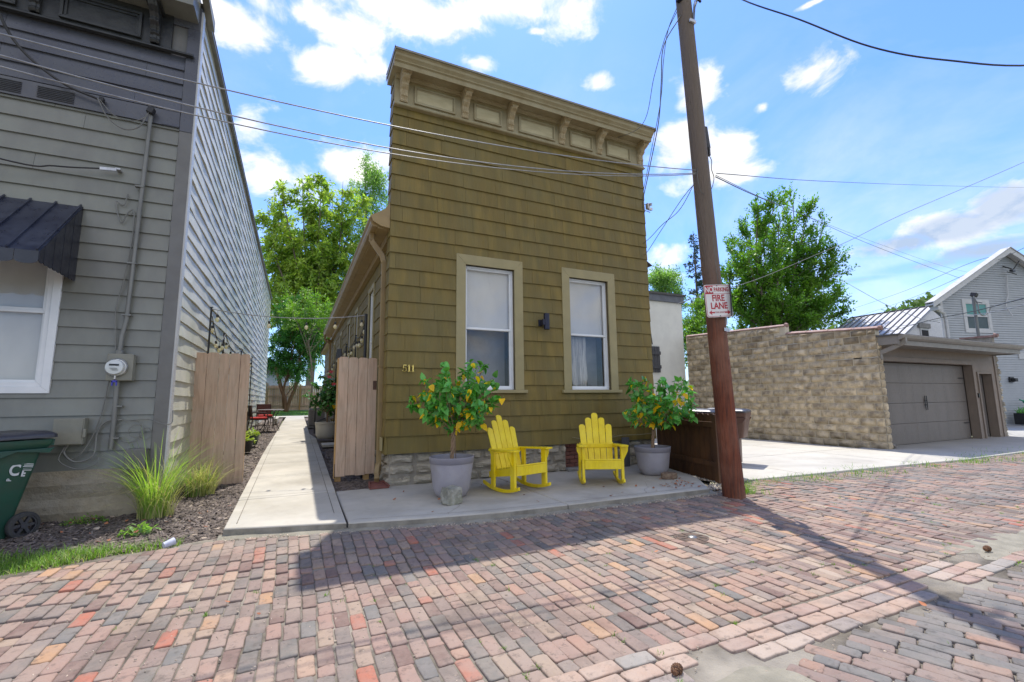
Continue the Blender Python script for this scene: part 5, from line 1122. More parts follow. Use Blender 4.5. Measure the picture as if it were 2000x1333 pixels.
def blocks(rows, fn, mbl):
    for (a, b, z0, z1, amp) in rows:
        nx, nz = 8, 5; vs = []; ph = rnd.random()*9; lx = rnd.uniform(.3, .7); lz = rnd.uniform(.3, .6); g = .010
        for j in range(nz+1):
            for i in range(nx+1):
                fx, fz = i/nx, j/nz; e = min(1, min(fx, 1-fx)*7)*min(1, min(fz, 1-fz)*5)
                bulge = amp*e*(.35+.65*math.exp(-((fx-lx)**2/.07+(fz-lz)**2/.06)))+e*rnd.uniform(-.007, .007)
                vs.append(fn(a+g+(b-a-2*g)*fx, .002+min(1, e*1.5)*.014+bulge, z0+g+(z1-z0-2*g)*fz))
        mbl.add(vs, [(j*(nx+1)+i, j*(nx+1)+i+1, (j+1)*(nx+1)+i+1, (j+1)*(nx+1)+i) for j in range(nz) for i in range(nx)])
rowsA = []; rowsB = []; k = 0; z = .0
while z < 3.95:
    h = .2; y = 6.62-(k%2)*.2
    while y < 13.05:
        a, b = max(y, 6.62), min(y+.4, 13.05); y += .4
        if b-a < .08: continue
        zt = min(z+h, min(walltop(a+.01), walltop(b-.01)))
        if zt-z < .04: continue
        dark = sm(2.0, 3.2, z+rnd.uniform(-.7, .7))*.8
        (rowsB if rnd.random() < dark*(.75 if y < 9.5 else .5) else rowsA).append((a, b, z, zt, rnd.uniform(.028, .075)))
    z += h; k += 1
q = MB(); blocks(rowsA, fW, q); q.build('block_face', m_block, bw, world=True, auto=60)
q = MB(); blocks(rowsB, fW, q); q.build('stained_blocks', m_blockb, bw, world=True, auto=60)
q = MB(); blocks([(0, .2, i*.2, i*.2+.2, .03) for i in range(15)], lambda u, o, z: (WX+u, 6.62-o, z), q); q.build('end_blocks', m_block, bw, world=True, auto=60)
q = MB(); q.prism([(6.63, 0), (13.05, 0), (13.05, walltop(13.05)), (9.05, walltop(9.06)), (9.05, walltop(9.0)), (6.63, walltop(6.63))], lambda a, b, t: (t, a, b), WX+.003, WX+.2); q.build('core', m_blockm, bw, world=True)
q = MB(); 
def coping(y0, y1):
    n_ = max(1, round((y1-y0)/.6)); 
    for i in range(n_):
        a = y0+(y1-y0)*i/n_; b = y0+(y1-y0)*(i+1)/n_-.01; za, zb = walltop(a+.001)+.0, walltop(b-.001)
        q.add([(WX-.035, a, za), (WX+.235, a, za), (WX+.235, b, zb), (WX-.035, b, zb), (WX-.035, a, za+.03), (WX+.1, a, za+.085), (WX+.235, a, za+.03), (WX-.035, b, zb+.03), (WX+.1, b, zb+.085), (WX+.235, b, zb+.03)],
              [(0,3,2,1), (0,1,6,5,4), (3,7,8,9,2), (4,5,8,7), (5,6,9,8), (0,4,7,3), (1,2,9,6)])
coping(6.56, 9.04); coping(9.06, 13.05)
q.tube([(WX+.1, 9.03, walltop(9.1)+.02), (WX+.1, 9.10, walltop(9.1)+.05)], [.07, .085], 10); q.tube([(WX+.1, 6.50, walltop(6.6)+.02), (WX+.1, 6.58, walltop(6.6)+.03)], [.06, .075], 10)
q.build('coping', m_cop, bw, world=True, bevel=.006)
q = MB(); # white stepped repair joints
for (y0, z0, y1, z1) in ((6.62, 2.4, 7.2, 2.4), (7.2, 2.4, 7.2, 2.6), (7.2, 2.6, 7.5, 2.6), (7.5, 2.6, 7.5, 2.8), (7.5, 2.8, 7.8, 2.8), (7.8, 2.8, 7.8, 3.0), (7.0, 2.4, 7.9, 2.4), (10.1, 3.0, 10.5, 3.0), (10.5, 2.8, 10.5, 3.0), (10.5, 2.8, 10.9, 2.8), (8.7, 3.0, 9.5, 3.0), (9.5, 3.0, 9.5, 3.2)):
    q.box(WX-.022, WX, min(y0, y1)-.008, max(y0, y1)+.008, min(z0, z1)-.008, max(z0, z1)+.008)
q.build('repair_mortar', mat('white_mortar', (.55,.52,.45), rough=.9), bw, world=True)

m_tan = mat('garage_paint', (.225,.175,.135), (.20,.155,.12), scale=3, rough=.6, bump=.08)
m_door = mat('garage_door_paint', (.185,.160,.138), (.165,.142,.122), scale=3, stretch=(1,1,.3), rough=.55, bump=.15, bscale=40)
m_fas = mat('fascia_metal', (.24,.215,.185), (.20,.18,.155), scale=4, rough=.5)
ga = thing('garage', 'low taupe garage with wide panelled door, side door and overhanging flat roof', 'garage', (17.4, 6.9, 0))
q = MB(); GYf = 6.80; fG = front(GYf)
q.box(13.96, 14.22, GYf, 7.0, 0, 2.9); q.box(14.22, 19.35, GYf, 7.0, 2.33, 2.9); q.box(19.35, 19.72, GYf, 7.0, 0, 2.9); q.box(19.72, 20.62, GYf, 7.0, 2.06, 2.9); q.box(20.62, 21.1, GYf, 7.0, 0, 2.9)
q.box(20.9, 21.1, 7.0, 13, 0, 2.9); q.box(13.96, 21.1, 12.9, 13, 0, 2.9); q.build('wall', m_tan, ga, world=True)
q = MB(); fbox(q, fG, 14.14, 19.43, .002, .03, 2.33, 2.45); fbox(q, fG, 14.13, 14.22, .002, .03, .02, 2.33); fbox(q, fG, 19.35, 19.43, .002, .03, .02, 2.33); fbox(q, fG, 19.64, 19.72, .002, .03, .02, 2.12); fbox(q, fG, 20.62, 20.70, .002, .03, .02, 2.12); fbox(q, fG, 19.722, 20.618, .002, .03, 2.06, 2.12); fbox(q, fG, 20.95, 21.08, .002, .025, .02, 2.66)
q.build('trim', m_tan, ga, world=True, bevel=.004)
q = MB()
for r_ in range(4):
    z0 = .04+r_*.57; q.box(14.22, 19.35, 7.02, 7.06, z0, z0+.562)
    for c_ in range(8):
        a = 14.30+c_*.63; 
        for zz in (z0+.05, z0+.30): ring(q, front(7.02), a, a+.56, zz, zz+.21, .012, -.004, .002)
gd = q.build('garage_door', m_door, ga, world=True, bevel=.003)
q = MB()
for s in (-1, 1): 
    x = 16.785+s*.05; q.prism([(0, -.21), (.012, -.12), (.02, 0), (.012, .12), (0, .21), (-.012, .12), (-.004, 0), (-.012, -.12)], lambda a, b, t: (x+a*s, t, 1.17+b), 6.985, 7.0); q.box(x-.006, x+.006, 7.0, 7.02, 1.1, 1.12); q.box(x-.006, x+.006, 7.0, 7.02, 1.22, 1.24)
q.build('handle', m_black, gd, world=True)
for x, s in ((14.26, 1), (19.31, -1)):
    for z_ in (.52, 1.92):
        q = MB(); q.prism([(0, -.012), (s*.3, -.014), (s*.36, 0), (s*.3, .014), (0, .012)][::s], lambda a, b, t: (x+a, t, z_+b), 7.008, 7.019); q.build('strap_hinge', m_black, gd, world=True)
q = MB(); q.box(19.72, 20.62, 7.02, 7.06, .03, 2.06)
for a in (19.83, 20.22):
    for z0, z1 in ((.2, .85), (.95, 1.6), (1.7, 1.93)): ring(q, front(7.02), a, a+.30, z0, z1, .02, -.004, .008)
sd = q.build('side_door', m_door, ga, world=True, bevel=.003)
q = MB(); q.lathe([(.03, 0), (.03, .02), (.012, .03), (.012, .05), (.028, .06), (.02, .08), (0, .082)], (0, 0, 0), 14, Matrix.Translation((19.80, 7.0, 1.02)) @ Matrix.Rotation(R(90), 4, 'X')); q.build('handle', m_black, sd, world=True)
q = MB(); q.box(19.50, 19.57, 6.76, 6.80, 1.30, 1.44); q.build('keypad', m_black, ga, world=True, bevel=.004)
q = MB(); q.box(13.78, 20.95, 6.14, 6.17, 2.67, 2.90); q.box(13.78, 13.81, 6.17, 6.62, 2.70, 2.92); q.box(20.92, 20.95, 6.17, 7.0, 2.67, 2.90); q.box(13.81, 20.92, 6.17, 6.80, 2.70, 2.72)
q.build('fascia', m_fas, ga, world=True)
q = MB(); q.prism([(6.10, 2.92), (6.10, 2.955), (13, 3.06), (13, 3.0)], lambda a, b, t: (t, a, b), 13.96, 21.2); q.prism([(6.10, 2.92), (6.10, 2.955), (6.61, 2.965), (6.61, 2.92)], lambda a, b, t: (t, a, b), 13.74, 13.959); q.build('roof', m_roof, ga, world=True)
q = MB(); q.prism([(6.10, 2.80), (6.04, 2.84), (6.02, 2.915), (6.03, 2.925), (6.14, 2.925), (6.14, 2.80)], lambda a, b, t: (t, a, b), 13.76, 21.0); q.build('gutter', m_fas, ga, world=True)
downspout('downspout', [(13.90, 6.08, 2.84), (13.90, 6.08, 2.74), (13.86, 6.30, 2.62), (13.84, 6.62, 2.50), (13.84, 6.62, 2.35), (14.0, 6.72, 2.2), (14.04, 6.73, .14), (14.04, 6.62, .06)], .04, .05, m_fas, ga)
q = MB(); rubble(q, front(6.80), 21.1, 21.30, .02, 2.9, 14, 31); rubble(q, rightside(21.26), 6.8, 13, .02, 2.95, 9, 33); q.build('stone_side', m_stone, ga, world=True)
q = MB(); q.box(21.1, 21.28, 6.82, 13, 0, 2.95); q.prism([(6.80, 2.95), (6.80, 3.30), (7.6, 3.34), (7.6, 2.95)], lambda a, b, t: (t, a, b), 21.08, 21.28); q.build('side_core', m_mortar, ga, world=True)
q = MB(); q.prism([(6.72, 3.30), (7.6, 3.33), (7.6, 3.38), (6.72, 3.375)], lambda a, b, t: (t, a, b), 21.03, 21.33); q.tube([(21.18, 6.66, 3.35), (21.18, 6.76, 3.37)], [.06, .08], 10); q.build('coping', m_cop, ga, world=True)
q = MB(); q.tube([(21.15, 7.13, 3.2), (21.13, 7.12, 4.75)], .045, 12); q.tube(cable_path([(21.10, 7.1, 4.85), (21.02, 7.05, 4.7), (21.05, 7.0, 4.45), (21.0, 6.98, 4.2), (21.2, 6.95, 4.08), (21.45, 6.9, 4.2), (21.55, 6.85, 4.4)]), .022, 6)
ms = q.build('service_mast', m_cond, ga, world=True)
q = MB(); q.obox((21.12, 7.08, 4.83), (.16, .16, .14), (.3, .2, 0)); q.obox((21.2, 7.0, 4.55), (.4, .03, .03)); q.build('weatherhead', m_black, ms, world=True, bevel=.02)

m_wwall = mat('cream_render', (.68,.67,.60), (.62,.61,.55), scale=2, rough=.85, bump=.1)
wbd = thing('cream_building', 'plain cream rendered flat roofed building between the olive house and the block wall', 'building', (10.9, 13.08, 0))
q = MB(); q.box(7.6, 13.66, 13.10, 19, 0, 5.10); q.build('wall', m_wwall, wbd, world=True)
q = MB(); q.box(7.5, 13.72, 13.02, 19.1, 5.10, 5.36); q.build('parapet', mat('slate_parapet', (.13,.14,.16), (.10,.105,.12), scale=5, rough=.7), wbd, world=True)
q = MB(); q.box(7.45, 13.78, 12.97, 19.1, 5.36, 5.44); q.build('roof_cap', m_roof, wbd, world=True)
m_shut = mat('charcoal_wood', (.05,.05,.055), (.08,.08,.085), scale=9, stretch=(3,3,.3), rough=.8, bump=.4)
q = MB(); 
for k in range(3): q.box(11.96+k*.135, 11.96+k*.135+.125, 13.04, 13.08, 2.35, 3.33)
q.box(11.95, 12.37, 13.00, 13.038, 2.5, 2.62); q.box(11.95, 12.37, 13.00, 13.038, 3.02, 3.14); q.build('shutter', m_shut, wbd, world=True)
q = MB(); q.tube(cable_path([(11.75, 13.05, 5.05), (11.9, 13.05, 4.4), (11.98, 13.05, 3.7), (12.02, 13.05, 3.4)]), .02, 5); q.build('wall_cable', m_wirek, wbd, world=True)

# light grey gabled house (turned a little towards the viewer)
m_vinyl = mat('grey_vinyl', (.36,.38,.40), (.33,.35,.37), scale=3, rough=.5, bump=.05)
m_wtrim = mat('white_trim', (.50,.50,.50), (.44,.44,.44), scale=4, rough=.5)
AZ = R(104); P0 = Vector((26.74, 10.17, 0)); uu = Vector((math.sin(AZ), math.cos(AZ), 0)); nn = Vector((-uu.y, uu.x, 0))*1.0
if nn.y < 0: nn = -nn       # away from the camera
fH = lambda u, o, z: tuple(P0+uu*u-nn*o+Vector((0, 0, z)))
gy = thing('gabled_house', 'light grey vinyl sided gabled house with white rake boards at the right edge', 'house', tuple(P0))
PEAK = (4.2, 8.22); EV = 5.85; HW = 9.1
def rake(u): return EV+(PEAK[1]-EV)*(u/PEAK[0] if u < PEAK[0] else max(0, (HW-u)/(HW-PEAK[0])))
q = MB(); z = 0.0; EXv = .112; 
while z < PEAK[1]:
    u0, u1 = .0, HW; zt = z+EXv
    if zt > EV: d = (zt-EV)/(PEAK[1]-EV); u0 = PEAK[0]*d; u1 = HW-(HW-PEAK[0])*d
    if u1-u0 > .1: lap(q, fH, u0, u1, z, zt, EXv, 30, [(1.28, 2.88, 4.28, 5.82)], t=.034, tt=.001, stag=False)
    z = zt
q.build('siding', m_vinyl, gy, world=True)
sk = Vector((math.sin(R(74)), math.cos(R(74)), 0))     # the side walls run back along the lane
fS = lambda a, d, b: tuple(Vector(fH(a, 0, b))+sk*d)
q = MB(); q.prism([(0, -.3), (HW, -.3), (HW, EV), PEAK, (0, EV)], lambda a, b, t: fS(a, t, b), .01, 9)
c8 = lambda a, d, b: fH(a, -d, b)
q.build('wall', m_vinyl, gy, world=True)
q = MB()
for (a, b) in (((-.85, EV-.45), PEAK), (PEAK, (HW+.62, EV-.40))):
    q.prism([(a[0], a[1]+.18), (b[0], b[1]+.18), (b[0], b[1]-.07), (a[0], a[1]-.07)], lambda p, r_, t: fH(p, t, r_), .32, .36)
    q.prism([(a[0], a[1]+.10), (b[0], b[1]+.10), (b[0], b[1]+.04), (a[0], a[1]+.04)], lambda p, r_, t: fH(p, t, r_), .0, .32)
q.build('rake_board', m_wtrim, gy, world=True)
q = MB()
for (a, b) in (((-.87, EV-.47), PEAK), (PEAK, (HW+.66, EV-.42))):
    q.prism([(a[0], a[1]+.215), (b[0], b[1]+.215), (b[0], b[1]+.185), (a[0], a[1]+.18)], lambda p, r_, t: fS(p, t, r_), .0, 9); q.prism([(a[0], a[1]+.215), (b[0], b[1]+.215), (b[0], b[1]+.185), (a[0], a[1]+.185)], lambda p, r_, t: fH(p, t, r_), .0, .40)
q.build('roof', mat('pale_roof_edge', (.42,.42,.42), (.36,.36,.36), scale=4, rough=.7), gy, world=True)
q = MB(); q.prism([(-.06, -.3), (.08, -.3), (.08, EV-.05), (-.06, EV-.05)], lambda a, b, t: fH(a, t, b), .02, .06); q.prism([(-.60, EV-.62), (-.60, EV-.44), (-.44, EV-.44), (-.44, EV-.62)], lambda a, b, t: fH(a, t, b), .0, .34); q.build('corner_trim', m_wtrim, gy, world=True)
q = MB(); q.tube([fH(-.5, .25, EV-.55), fH(-.35, .15, EV-.62), fH(.02, .11, EV-.72), fH(.10, .11, EV-1.0), fH(.12, .11, -.2)], .055, 8); q.build('downspout', m_wtrim, gy, world=True)
q = MB(); ring(q, fH, 1.26, 2.90, 4.26, 5.84, .16, .0, .05); ring(q, fH, 1.42, 2.74, 4.42, 5.12, .05, .0, .035); ring(q, fH, 1.42, 2.74, 5.02, 5.68, .05, .0, .045); q.build('window', m_wtrim, gy, world=True)
q = MB(); fbox(q, fH, 1.42, 2.74, -.005, .012, 5.06, 5.7); q.build('blind', mat('teal_blind', (.10,.27,.26), (.12,.3,.28), scale=3, rough=.8), gy, world=True)
q = MB(); fbox(q, fH, 1.42, 2.74, -.005, .012, 4.38, 5.05); q.build('screen', mat('dim_screen', (.06,.09,.105), (.05,.08,.09), scale=3, rough=.6), gy, world=True)
q = MB(); fbox(q, fH, 4.25, 4.75, .01, .05, 3.05, 3.35); q.build('vent_panel', m_wtrim, gy, world=True)
q = MB(); fbox(q, fH, 3.40, 3.66, .02, .10, 1.95, 2.2); fbox(q, fH, 3.44, 3.62, .10, .26, 1.98, 2.14); q.build('porch_lamp', m_black, gy, world=True, bevel=.02)
q = MB(); q.tube([fH(4.1, .05, 7.55), fH(4.1, .35, 7.35)], .03, 6); q.tube([fH(3.9, .3, 7.2), fH(4.45, .3, 7.1)], .02, 6); q.tube([fH(4.2, .35, 7.3), fH(4.6, .4, 7.75)], .025, 6); q.obox(fH(4.15, .35, 7.25), (.3, .12, .1)); q.build('service_bracket', m_black, gy, world=True)
q = MB(); q.tube(cable_path([fH(4.15, .12, 7.1), fH(4.1, .1, 6.6), fH(4.05, .1, 6.1), fH(3.85, .1, 5.6), fH(3.8, .3, 5.05)]), .022, 6); q.build('drop_cable', m_wtrim, gy, world=True)
# white outbuilding with standing seam roof
m_seam = mat('seam_metal', (.40,.41,.44), (.33,.34,.37), scale=3, rough=.42, metal=.25, c3=(.46,.46,.48), s3=1, amt3=.5)
m_seamd = mat('seam_rib', (.14,.14,.17), (.10,.10,.12), scale=6, rough=.5)
mo = thing('metal_roof_house', 'small white house with standing seam metal roof beyond the garage', 'house', (37, 16, 0))
RX, RZ, EX_, EZ = 41.2, 7.80, 36.7, 5.50
q = MB(); q.prism([(36.9, 0), (45.6, 0), (45.6, 5.5), (41.2, 7.65), (36.9, 5.5)], lambda a, b, t: (a, t, b), 16.05, 21.3); q.build('wall', mat('white_brick', (.66,.66,.68), (.58,.58,.6), scale=8, rough=.8, bump=.2), mo, world=True)
q = MB(); q.add([(EX_-1.6, 15.9, EZ-.85), (RX, 15.9, RZ), (RX, 21.5, RZ), (EX_-1.6, 21.5, EZ-.85), (EX_-1.6, 15.9, EZ-.95), (RX, 15.9, RZ-.1), (RX, 21.5, RZ-.1), (EX_-1.6, 21.5, EZ-.95)], [(0,1,2,3), (4,7,6,5), (0,4,5,1), (3,2,6,7), (0,3,7,4)])
q.add([(RX, 15.9, RZ), (46.2, 15.9, 5.3), (46.2, 21.5, 5.3), (RX, 21.5, RZ)], [(0,1,2,3)]); rf = q.build('roof', m_seam, mo, world=True)
q = MB(); a = Vector((EX_-1.6, 0, EZ-.85)); b = Vector((RX, 0, RZ)); d_ = (b-a); an_ = math.atan2(d_.z, d_.x)
for k in range(13): q.obox(((a.x+b.x)/2, 15.92+k*.462, (a.z+b.z)/2+.04), (d_.length, .05, .08), (0, -an_, 0))
q.box(RX-.08, RX+.08, 15.9, 21.5, RZ, RZ+.07); q.build('rib', m_seamd, rf, world=True)
q = MB(); q.box(38.85, 39.95, 15.98, 16.05, 5.35, 6.05); w_ = q.build('window', m_wtrim, mo, world=True); q = MB(); q.box(38.98, 39.82, 15.96, 15.98, 5.4, 5.9); q.build('pane', m_dim, w_, world=True); q = MB(); q.box(38.6, 40.1, 15.9, 16.05, 6.05, 6.38); q.build('lintel', m_slab, w_, world=True)
# planter and green kayak-like shape by the far house
pz = thing('planter_box', 'dark planter with small plants at the foot of the light grey house', 'planter', fH(3.3, .5, 0))
q = MB(); q.obox(fH(3.3, .5, .30), (.75, .4, .5), (0, 0, R(-14))); q.build('box', m_black, pz, world=True, bevel=.02)
q = MB(); 
for k in range(60): c_ = Vector(fH(3.3+rnd.uniform(-.35, .35), .5+rnd.uniform(-.15, .15), .55)); q.tube([c_, c_+Vector((rnd.gauss(0, .08), rnd.gauss(0, .08), rnd.uniform(.1, .3)))], [.02, .004], 4)
q.build('foliage', m_leaf, pz, world=True)
q = MB(); a = Vector(fH(3.35, .35, 1.15)); b = Vector(fH(4.6, .7, .55)); q.tube(cable_path([a, a.lerp(b, .5)+Vector((0, 0, .06)), b]), [.03]*3+[.09]*14+[.12]*4, 10) ; 
solo('kayak_end', q, mat('green_plastic', (.02,.22,.14), (.03,.25,.16), scale=4, rough=.4), tuple(a), 'slanting green shape of a kayak end leaning by the light grey house', 'kayak', smooth=True)

# ================================================================== BROWN FENCE AND CARTS
m_bf = mat('brown_stained_board', (.060,.026,.012), (.12,.052,.018), scale=2.2, stretch=(3,3,.8), rough=.65, bump=.4, bscale=18, isl=.25, c3=(.03,.015,.01), s3=2, amt3=.4)
bf = thing('brown_fence', 'low dark brown stained board fence between the right shrub pot and the utility pole', 'fence', (6.2, 5.9, .04))
A_ = Vector((6.50, 7.05, 0)); B_ = Vector((6.06, 5.22, 0)); dv_ = (B_-A_); LN = dv_.length; dv_.normalize(); nv = Vector((dv_.y, -dv_.x, 0))
fB = lambda u, o, z: tuple(A_+dv_*u-nv*o+Vector((0, 0, z)))
k = 0; u = 0
while u < LN-.05:
    q = MB(); dogear(q, fB, u+.002, min(u+.138, LN)-.002, .05+rnd.uniform(0, .02), 1.15+.02*math.sin(u*3)+rnd.uniform(-.008, .008), -.01, .01); q.build('board', m_bf, bf, world=True); u += .14
q = MB(); fbox(q, fB, 0, LN, -.06, -.012, .3, .38); fbox(q, fB, 0, LN, -.06, -.012, .92, 1.0); q.build('rail', m_bf, bf, world=True)
q = MB(); fbox(q, fB, LN+.0, LN+.09, -.10, -.01, .0, 1.12); q.build('post', m_bf, bf, world=True)
C_ = Vector((6.14, 5.30, 0)); D_ = Vector((8.2, 6.1, 0)); d2 = (D_-C_).normalized(); n2_ = Vector((d2.y, -d2.x, 0)); fC = lambda u, o, z: tuple(C_+d2*u-n2_*o+Vector((0, 0, z)))
g2 = thing('brown_gate', 'dark brown slatted gate behind the utility pole with a small grey padlock', 'gate', tuple(C_))
for k in range(7): q = MB(); dogear(q, fC, .04+k*.125, .04+k*.125+.105, .06, 1.12, -.01, .01); q.build('board', m_bf, g2, world=True)
q = MB(); fbox(q, fC, .02, .9, .012, .05, .25, .32); fbox(q, fC, .02, .9, .012, .05, .9, .97); q.build('rail', m_bf, g2, world=True)
q = MB(); q.obox((6.12, 5.20, .98), (.07, .03, .05), (0, .3, .5)); q.obox((6.13, 5.21, .70), (.06, .02, .012)); q.obox((6.11, 5.20, 1.02), (.05, .02, .015), (0, -.5, 0)); q.build('padlock', m_alu, g2, world=True)
# wheeled carts
m_cart = mat('cart_brown', (.13,.065,.045), (.10,.05,.035), scale=5, rough=.45, bump=.08)
m_lid = mat('cart_lid', (.030,.030,.036), (.045,.045,.055), scale=5, rough=.38, bump=.08, spec=.7)
m_cartg = mat('cart_green', (.010,.075,.050), (.014,.060,.042), scale=4, rough=.35, bump=.1, spec=.6, c3=(.03,.07,.05), s3=4, amt3=.4)
m_tyre = mat('rubber', (.03,.03,.032), (.05,.05,.05), scale=12, rough=.7)
def cart(name, label, loc, rz, mb_, ml, group=None, step=False):
    "front towards -x, wheels and handle at +x"
    t = thing(name, label, 'wheeled bin', loc, rz, group)
    q = MB(); Zs = [(.03, -.24, .16, .235), (.30, -.27, .215, .245), (.60, -.31, .275, .275), (.86, -.335, .325, .295), (.865, -.335, .36, .30), (.93, -.36, .40, .33), (.97, -.36, .40, .33)]
    if step: Zs = [(.03, -.16, .06, .15), (.47, -.17, .10, .16), (.50, -.27, .25, .26)]+Zs[3:]
    vs = []; per = []
    for z, xa, xb, yh in Zs:
        r_ = .045; loop = []
        for sx, sy, a0 in ((1,1,0),(-1,1,90),(-1,-1,180),(1,-1,270)):
            for a in (0, 30, 60, 90):
                cx = (xb-r_ if sx > 0 else xa+r_); cy = sy*(yh-r_); loop.append((cx+r_*math.cos(R(a0+a)), cy+r_*math.sin(R(a0+a)), z))
        per.append(loop)
    m_ = 16; vs = [p for l in per for p in l]; q.add(vs, [(i*m_+k, i*m_+(k+1)%m_, (i+1)*m_+(k+1)%m_, (i+1)*m_+k) for i in range(len(per)-1) for k in range(m_)]+[tuple(range(m_))[::-1]])
    body = q.build('body', mb_, t, auto=40)
    q = MB(); 
    for s in (-1, 1):
        for x_ in (-.18, .0, .18): q.box(x_-.012, x_+.012, s*.275-.012, s*.275+.012, .70, .87)
        q.prism([(-.36, .88), (.40, .88), (.36, .83), (.1, .86), (-.1, .78), (-.30, .78)], lambda a, b, t_: (a, t_, b), s*.318-.012, s*.318+.012)
    q.build('rib', mb_, body, bevel=.004)
    q = MB(); vs = []; 
    for (ins, z) in ((0, .972), (-.008, .985), (.0, 1.0), (.05, 1.02), (.12, 1.035)): vs.append([(p[0]*(1-ins*1.4)+.01, p[1]*(1-ins*1.6), z+(.03*(p[0]+.36) if ins >= 0 else 0)) for p in [(x_*1.03, y_*1.03) for x_, y_, _ in per[-1]]])
    q.add([p for l in vs for p in l], [(i*m_+k, i*m_+(k+1)%m_, (i+1)*m_+(k+1)%m_, (i+1)*m_+k) for i in range(4) for k in range(m_)]+[tuple(range(4*m_, 5*m_)), tuple(range(m_))[::-1]])
    q.obox((-.05, .0, 1.035), (.5, .10, .02)); q.obox((.02, .17, 1.03), (.45, .05, .018)); q.obox((.02, -.17, 1.03), (.45, .05, .018)); q.build('lid', ml, t, bevel=.006)
    q = MB(); q.tube([(.43, -.22, .93), (.45, -.2, .95), (.45, .2, .95), (.43, .22, .93)], .016, 8); q.box(.38, .44, -.24, -.21, .90, .95); q.box(.38, .44, .21, .24, .90, .95); q.build('handle', mb_, t)
    for s in (-1, 1):
        X_ = Matrix.Translation((.245, s*.275, .13)) @ Matrix.Rotation(R(90), 4, 'X'); q = MB()
        q.lathe([(.10, -.03), (.125, -.028), (.13, -.018), (.13, .018), (.125, .028), (.10, .03), (.10, -.03)], (0, 0, 0), 28, X_)
        wl_ = q.build('wheel', m_tyre, t, auto=40); q = MB()
        for k in range(6): a = k*math.pi/3; q.obox((.245+.055*math.cos(a), s*.275, .13+.055*math.sin(a)), (.10, .03, .025), (0, -a, 0))
        q.lathe([(0, -.028), (.03, -.028), (.03, .028), (0, .028)], (0, 0, 0), 14, X_); q.lathe([(.085, -.022), (.10, -.022), (.10, .022), (.085, .022)], (0, 0, 0), 28, X_); q.build('hub', m_lid, wl_)
    q = MB(); q.tube([(.245, -.28, .13), (.245, .28, .13)], .012, 8); q.build('axle', m_black, t)
    return t
gb = cart('wheeled_bin', 'green wheeled bin with black lid and white lettering beside the grey house', (-2.78, 6.40, .06), R(48), m_cartg, m_lid)
Mt = Matrix.Translation((.10, -.262, .60)) @ Matrix.Rotation(R(90), 4, 'X') @ Matrix.Rotation(R(97), 4, 'Z')
Mt = Matrix.Translation((.13, -.2885, .68)) @ Matrix.Rotation(R(-4), 4, 'X') @ Matrix.Rotation(R(90), 4, 'X') @ Matrix.Rotation(R(-10), 4, 'Z')
m_wht = mat('stamp_white', (.6,.62,.62), (.5,.52,.52), scale=20, rough=.6)
text_mesh('P', .05, Mt @ Matrix.Translation((-.03, -.09, 0)) @ Matrix.Rotation(R(90), 4, 'Z'), m_wht, gb, bold=.0015); text_mesh('C', .15, Mt @ Matrix.Translation((-.01, .0, 0)), m_wht, gb, bold=.004, sx=.8)
text_mesh('I:', .07, Mt @ Matrix.Translation((.065, -.03, 0)), m_wht, gb, bold=.004)
q = MB()
for k in range(3): q.box(.045, .125, .065-.014*k, .072-.014*k, 0, .001, Mt)
for k in range(2): q.box(.05, .12, .015-.012*k, .020-.012*k, 0, .001, Mt)
q.build('small_print', m_wht, gb)
ca1 = cart('wheeled_bin', 'brown wheeled bin with dark lid, its right side showing past the utility pole', (8.28, 6.80, .03), R(118), m_cart, m_lid, 'brown bins behind the fence', True)
ca1.scale = (1, 1, 1.08); ca2 = copy_tree(ca1); ca2.location = (7.62, 6.98, .03); ca2.rotation_euler = (0, 0, R(112)); ca2['label'] = 'brown wheeled bin with pale reflecting lid over the fence, left of the utility pole'

# ================================================================== THE BACK YARD
tag(grid('lawn', [-9+i*.75 for i in range(25)], [28.62+i*.7 for i in range(16)], lambda x, y: ground_z(x, y)+.09+rnd.uniform(-.01, .01), m_grassd), kind='structure')
bk = thing('back_fence', 'tan cedar board fence with three rails across the far end of the lawn', 'fence', (0, 39.2, .9))
q = MB(); x = -2.2
while x < 4: q.box(x, x+.14, 39.22, 39.24, .90, 2.68+rnd.uniform(-.02, .02)); x += .15
q.build('board', m_cedar, bk, world=True)
q = MB(); 
for z_ in (1.12, 1.85, 2.45): q.box(-2.2, 4, 39.15, 39.215, z_, z_+.09)
q.box(-2.2, 4, 39.18, 39.2, .8, 1.0); q.build('rail', m_cedar, bk, world=True)
q = MB()
for x in (-2.2, .25, 2.6): q.box(x, x+.1, 39.08, 39.145, .8, 2.75)
q.build('post', m_cedar2, bk, world=True)
b3 = thing('side_yard_fence', 'short orange toned cedar fence running back from the grey house corner to the lawn end', 'fence', (-1.9, 33, .8))
q = MB(); y = 28
while y < 39: q.box(-1.90, -1.88, y, y+.14, .72+.0225*(y-28), 2.62+.0225*(y-28)); y += .15
q.build('board', m_cedar2, b3, world=True)
q = MB(); q.box(-2.05, -1.65, 27.8, 27.83, .7, 2.6); q.box(-1.75, -1.62, 27.72, 27.8, .7, 2.7); q.build('end_board', m_cedar2, b3, world=True)
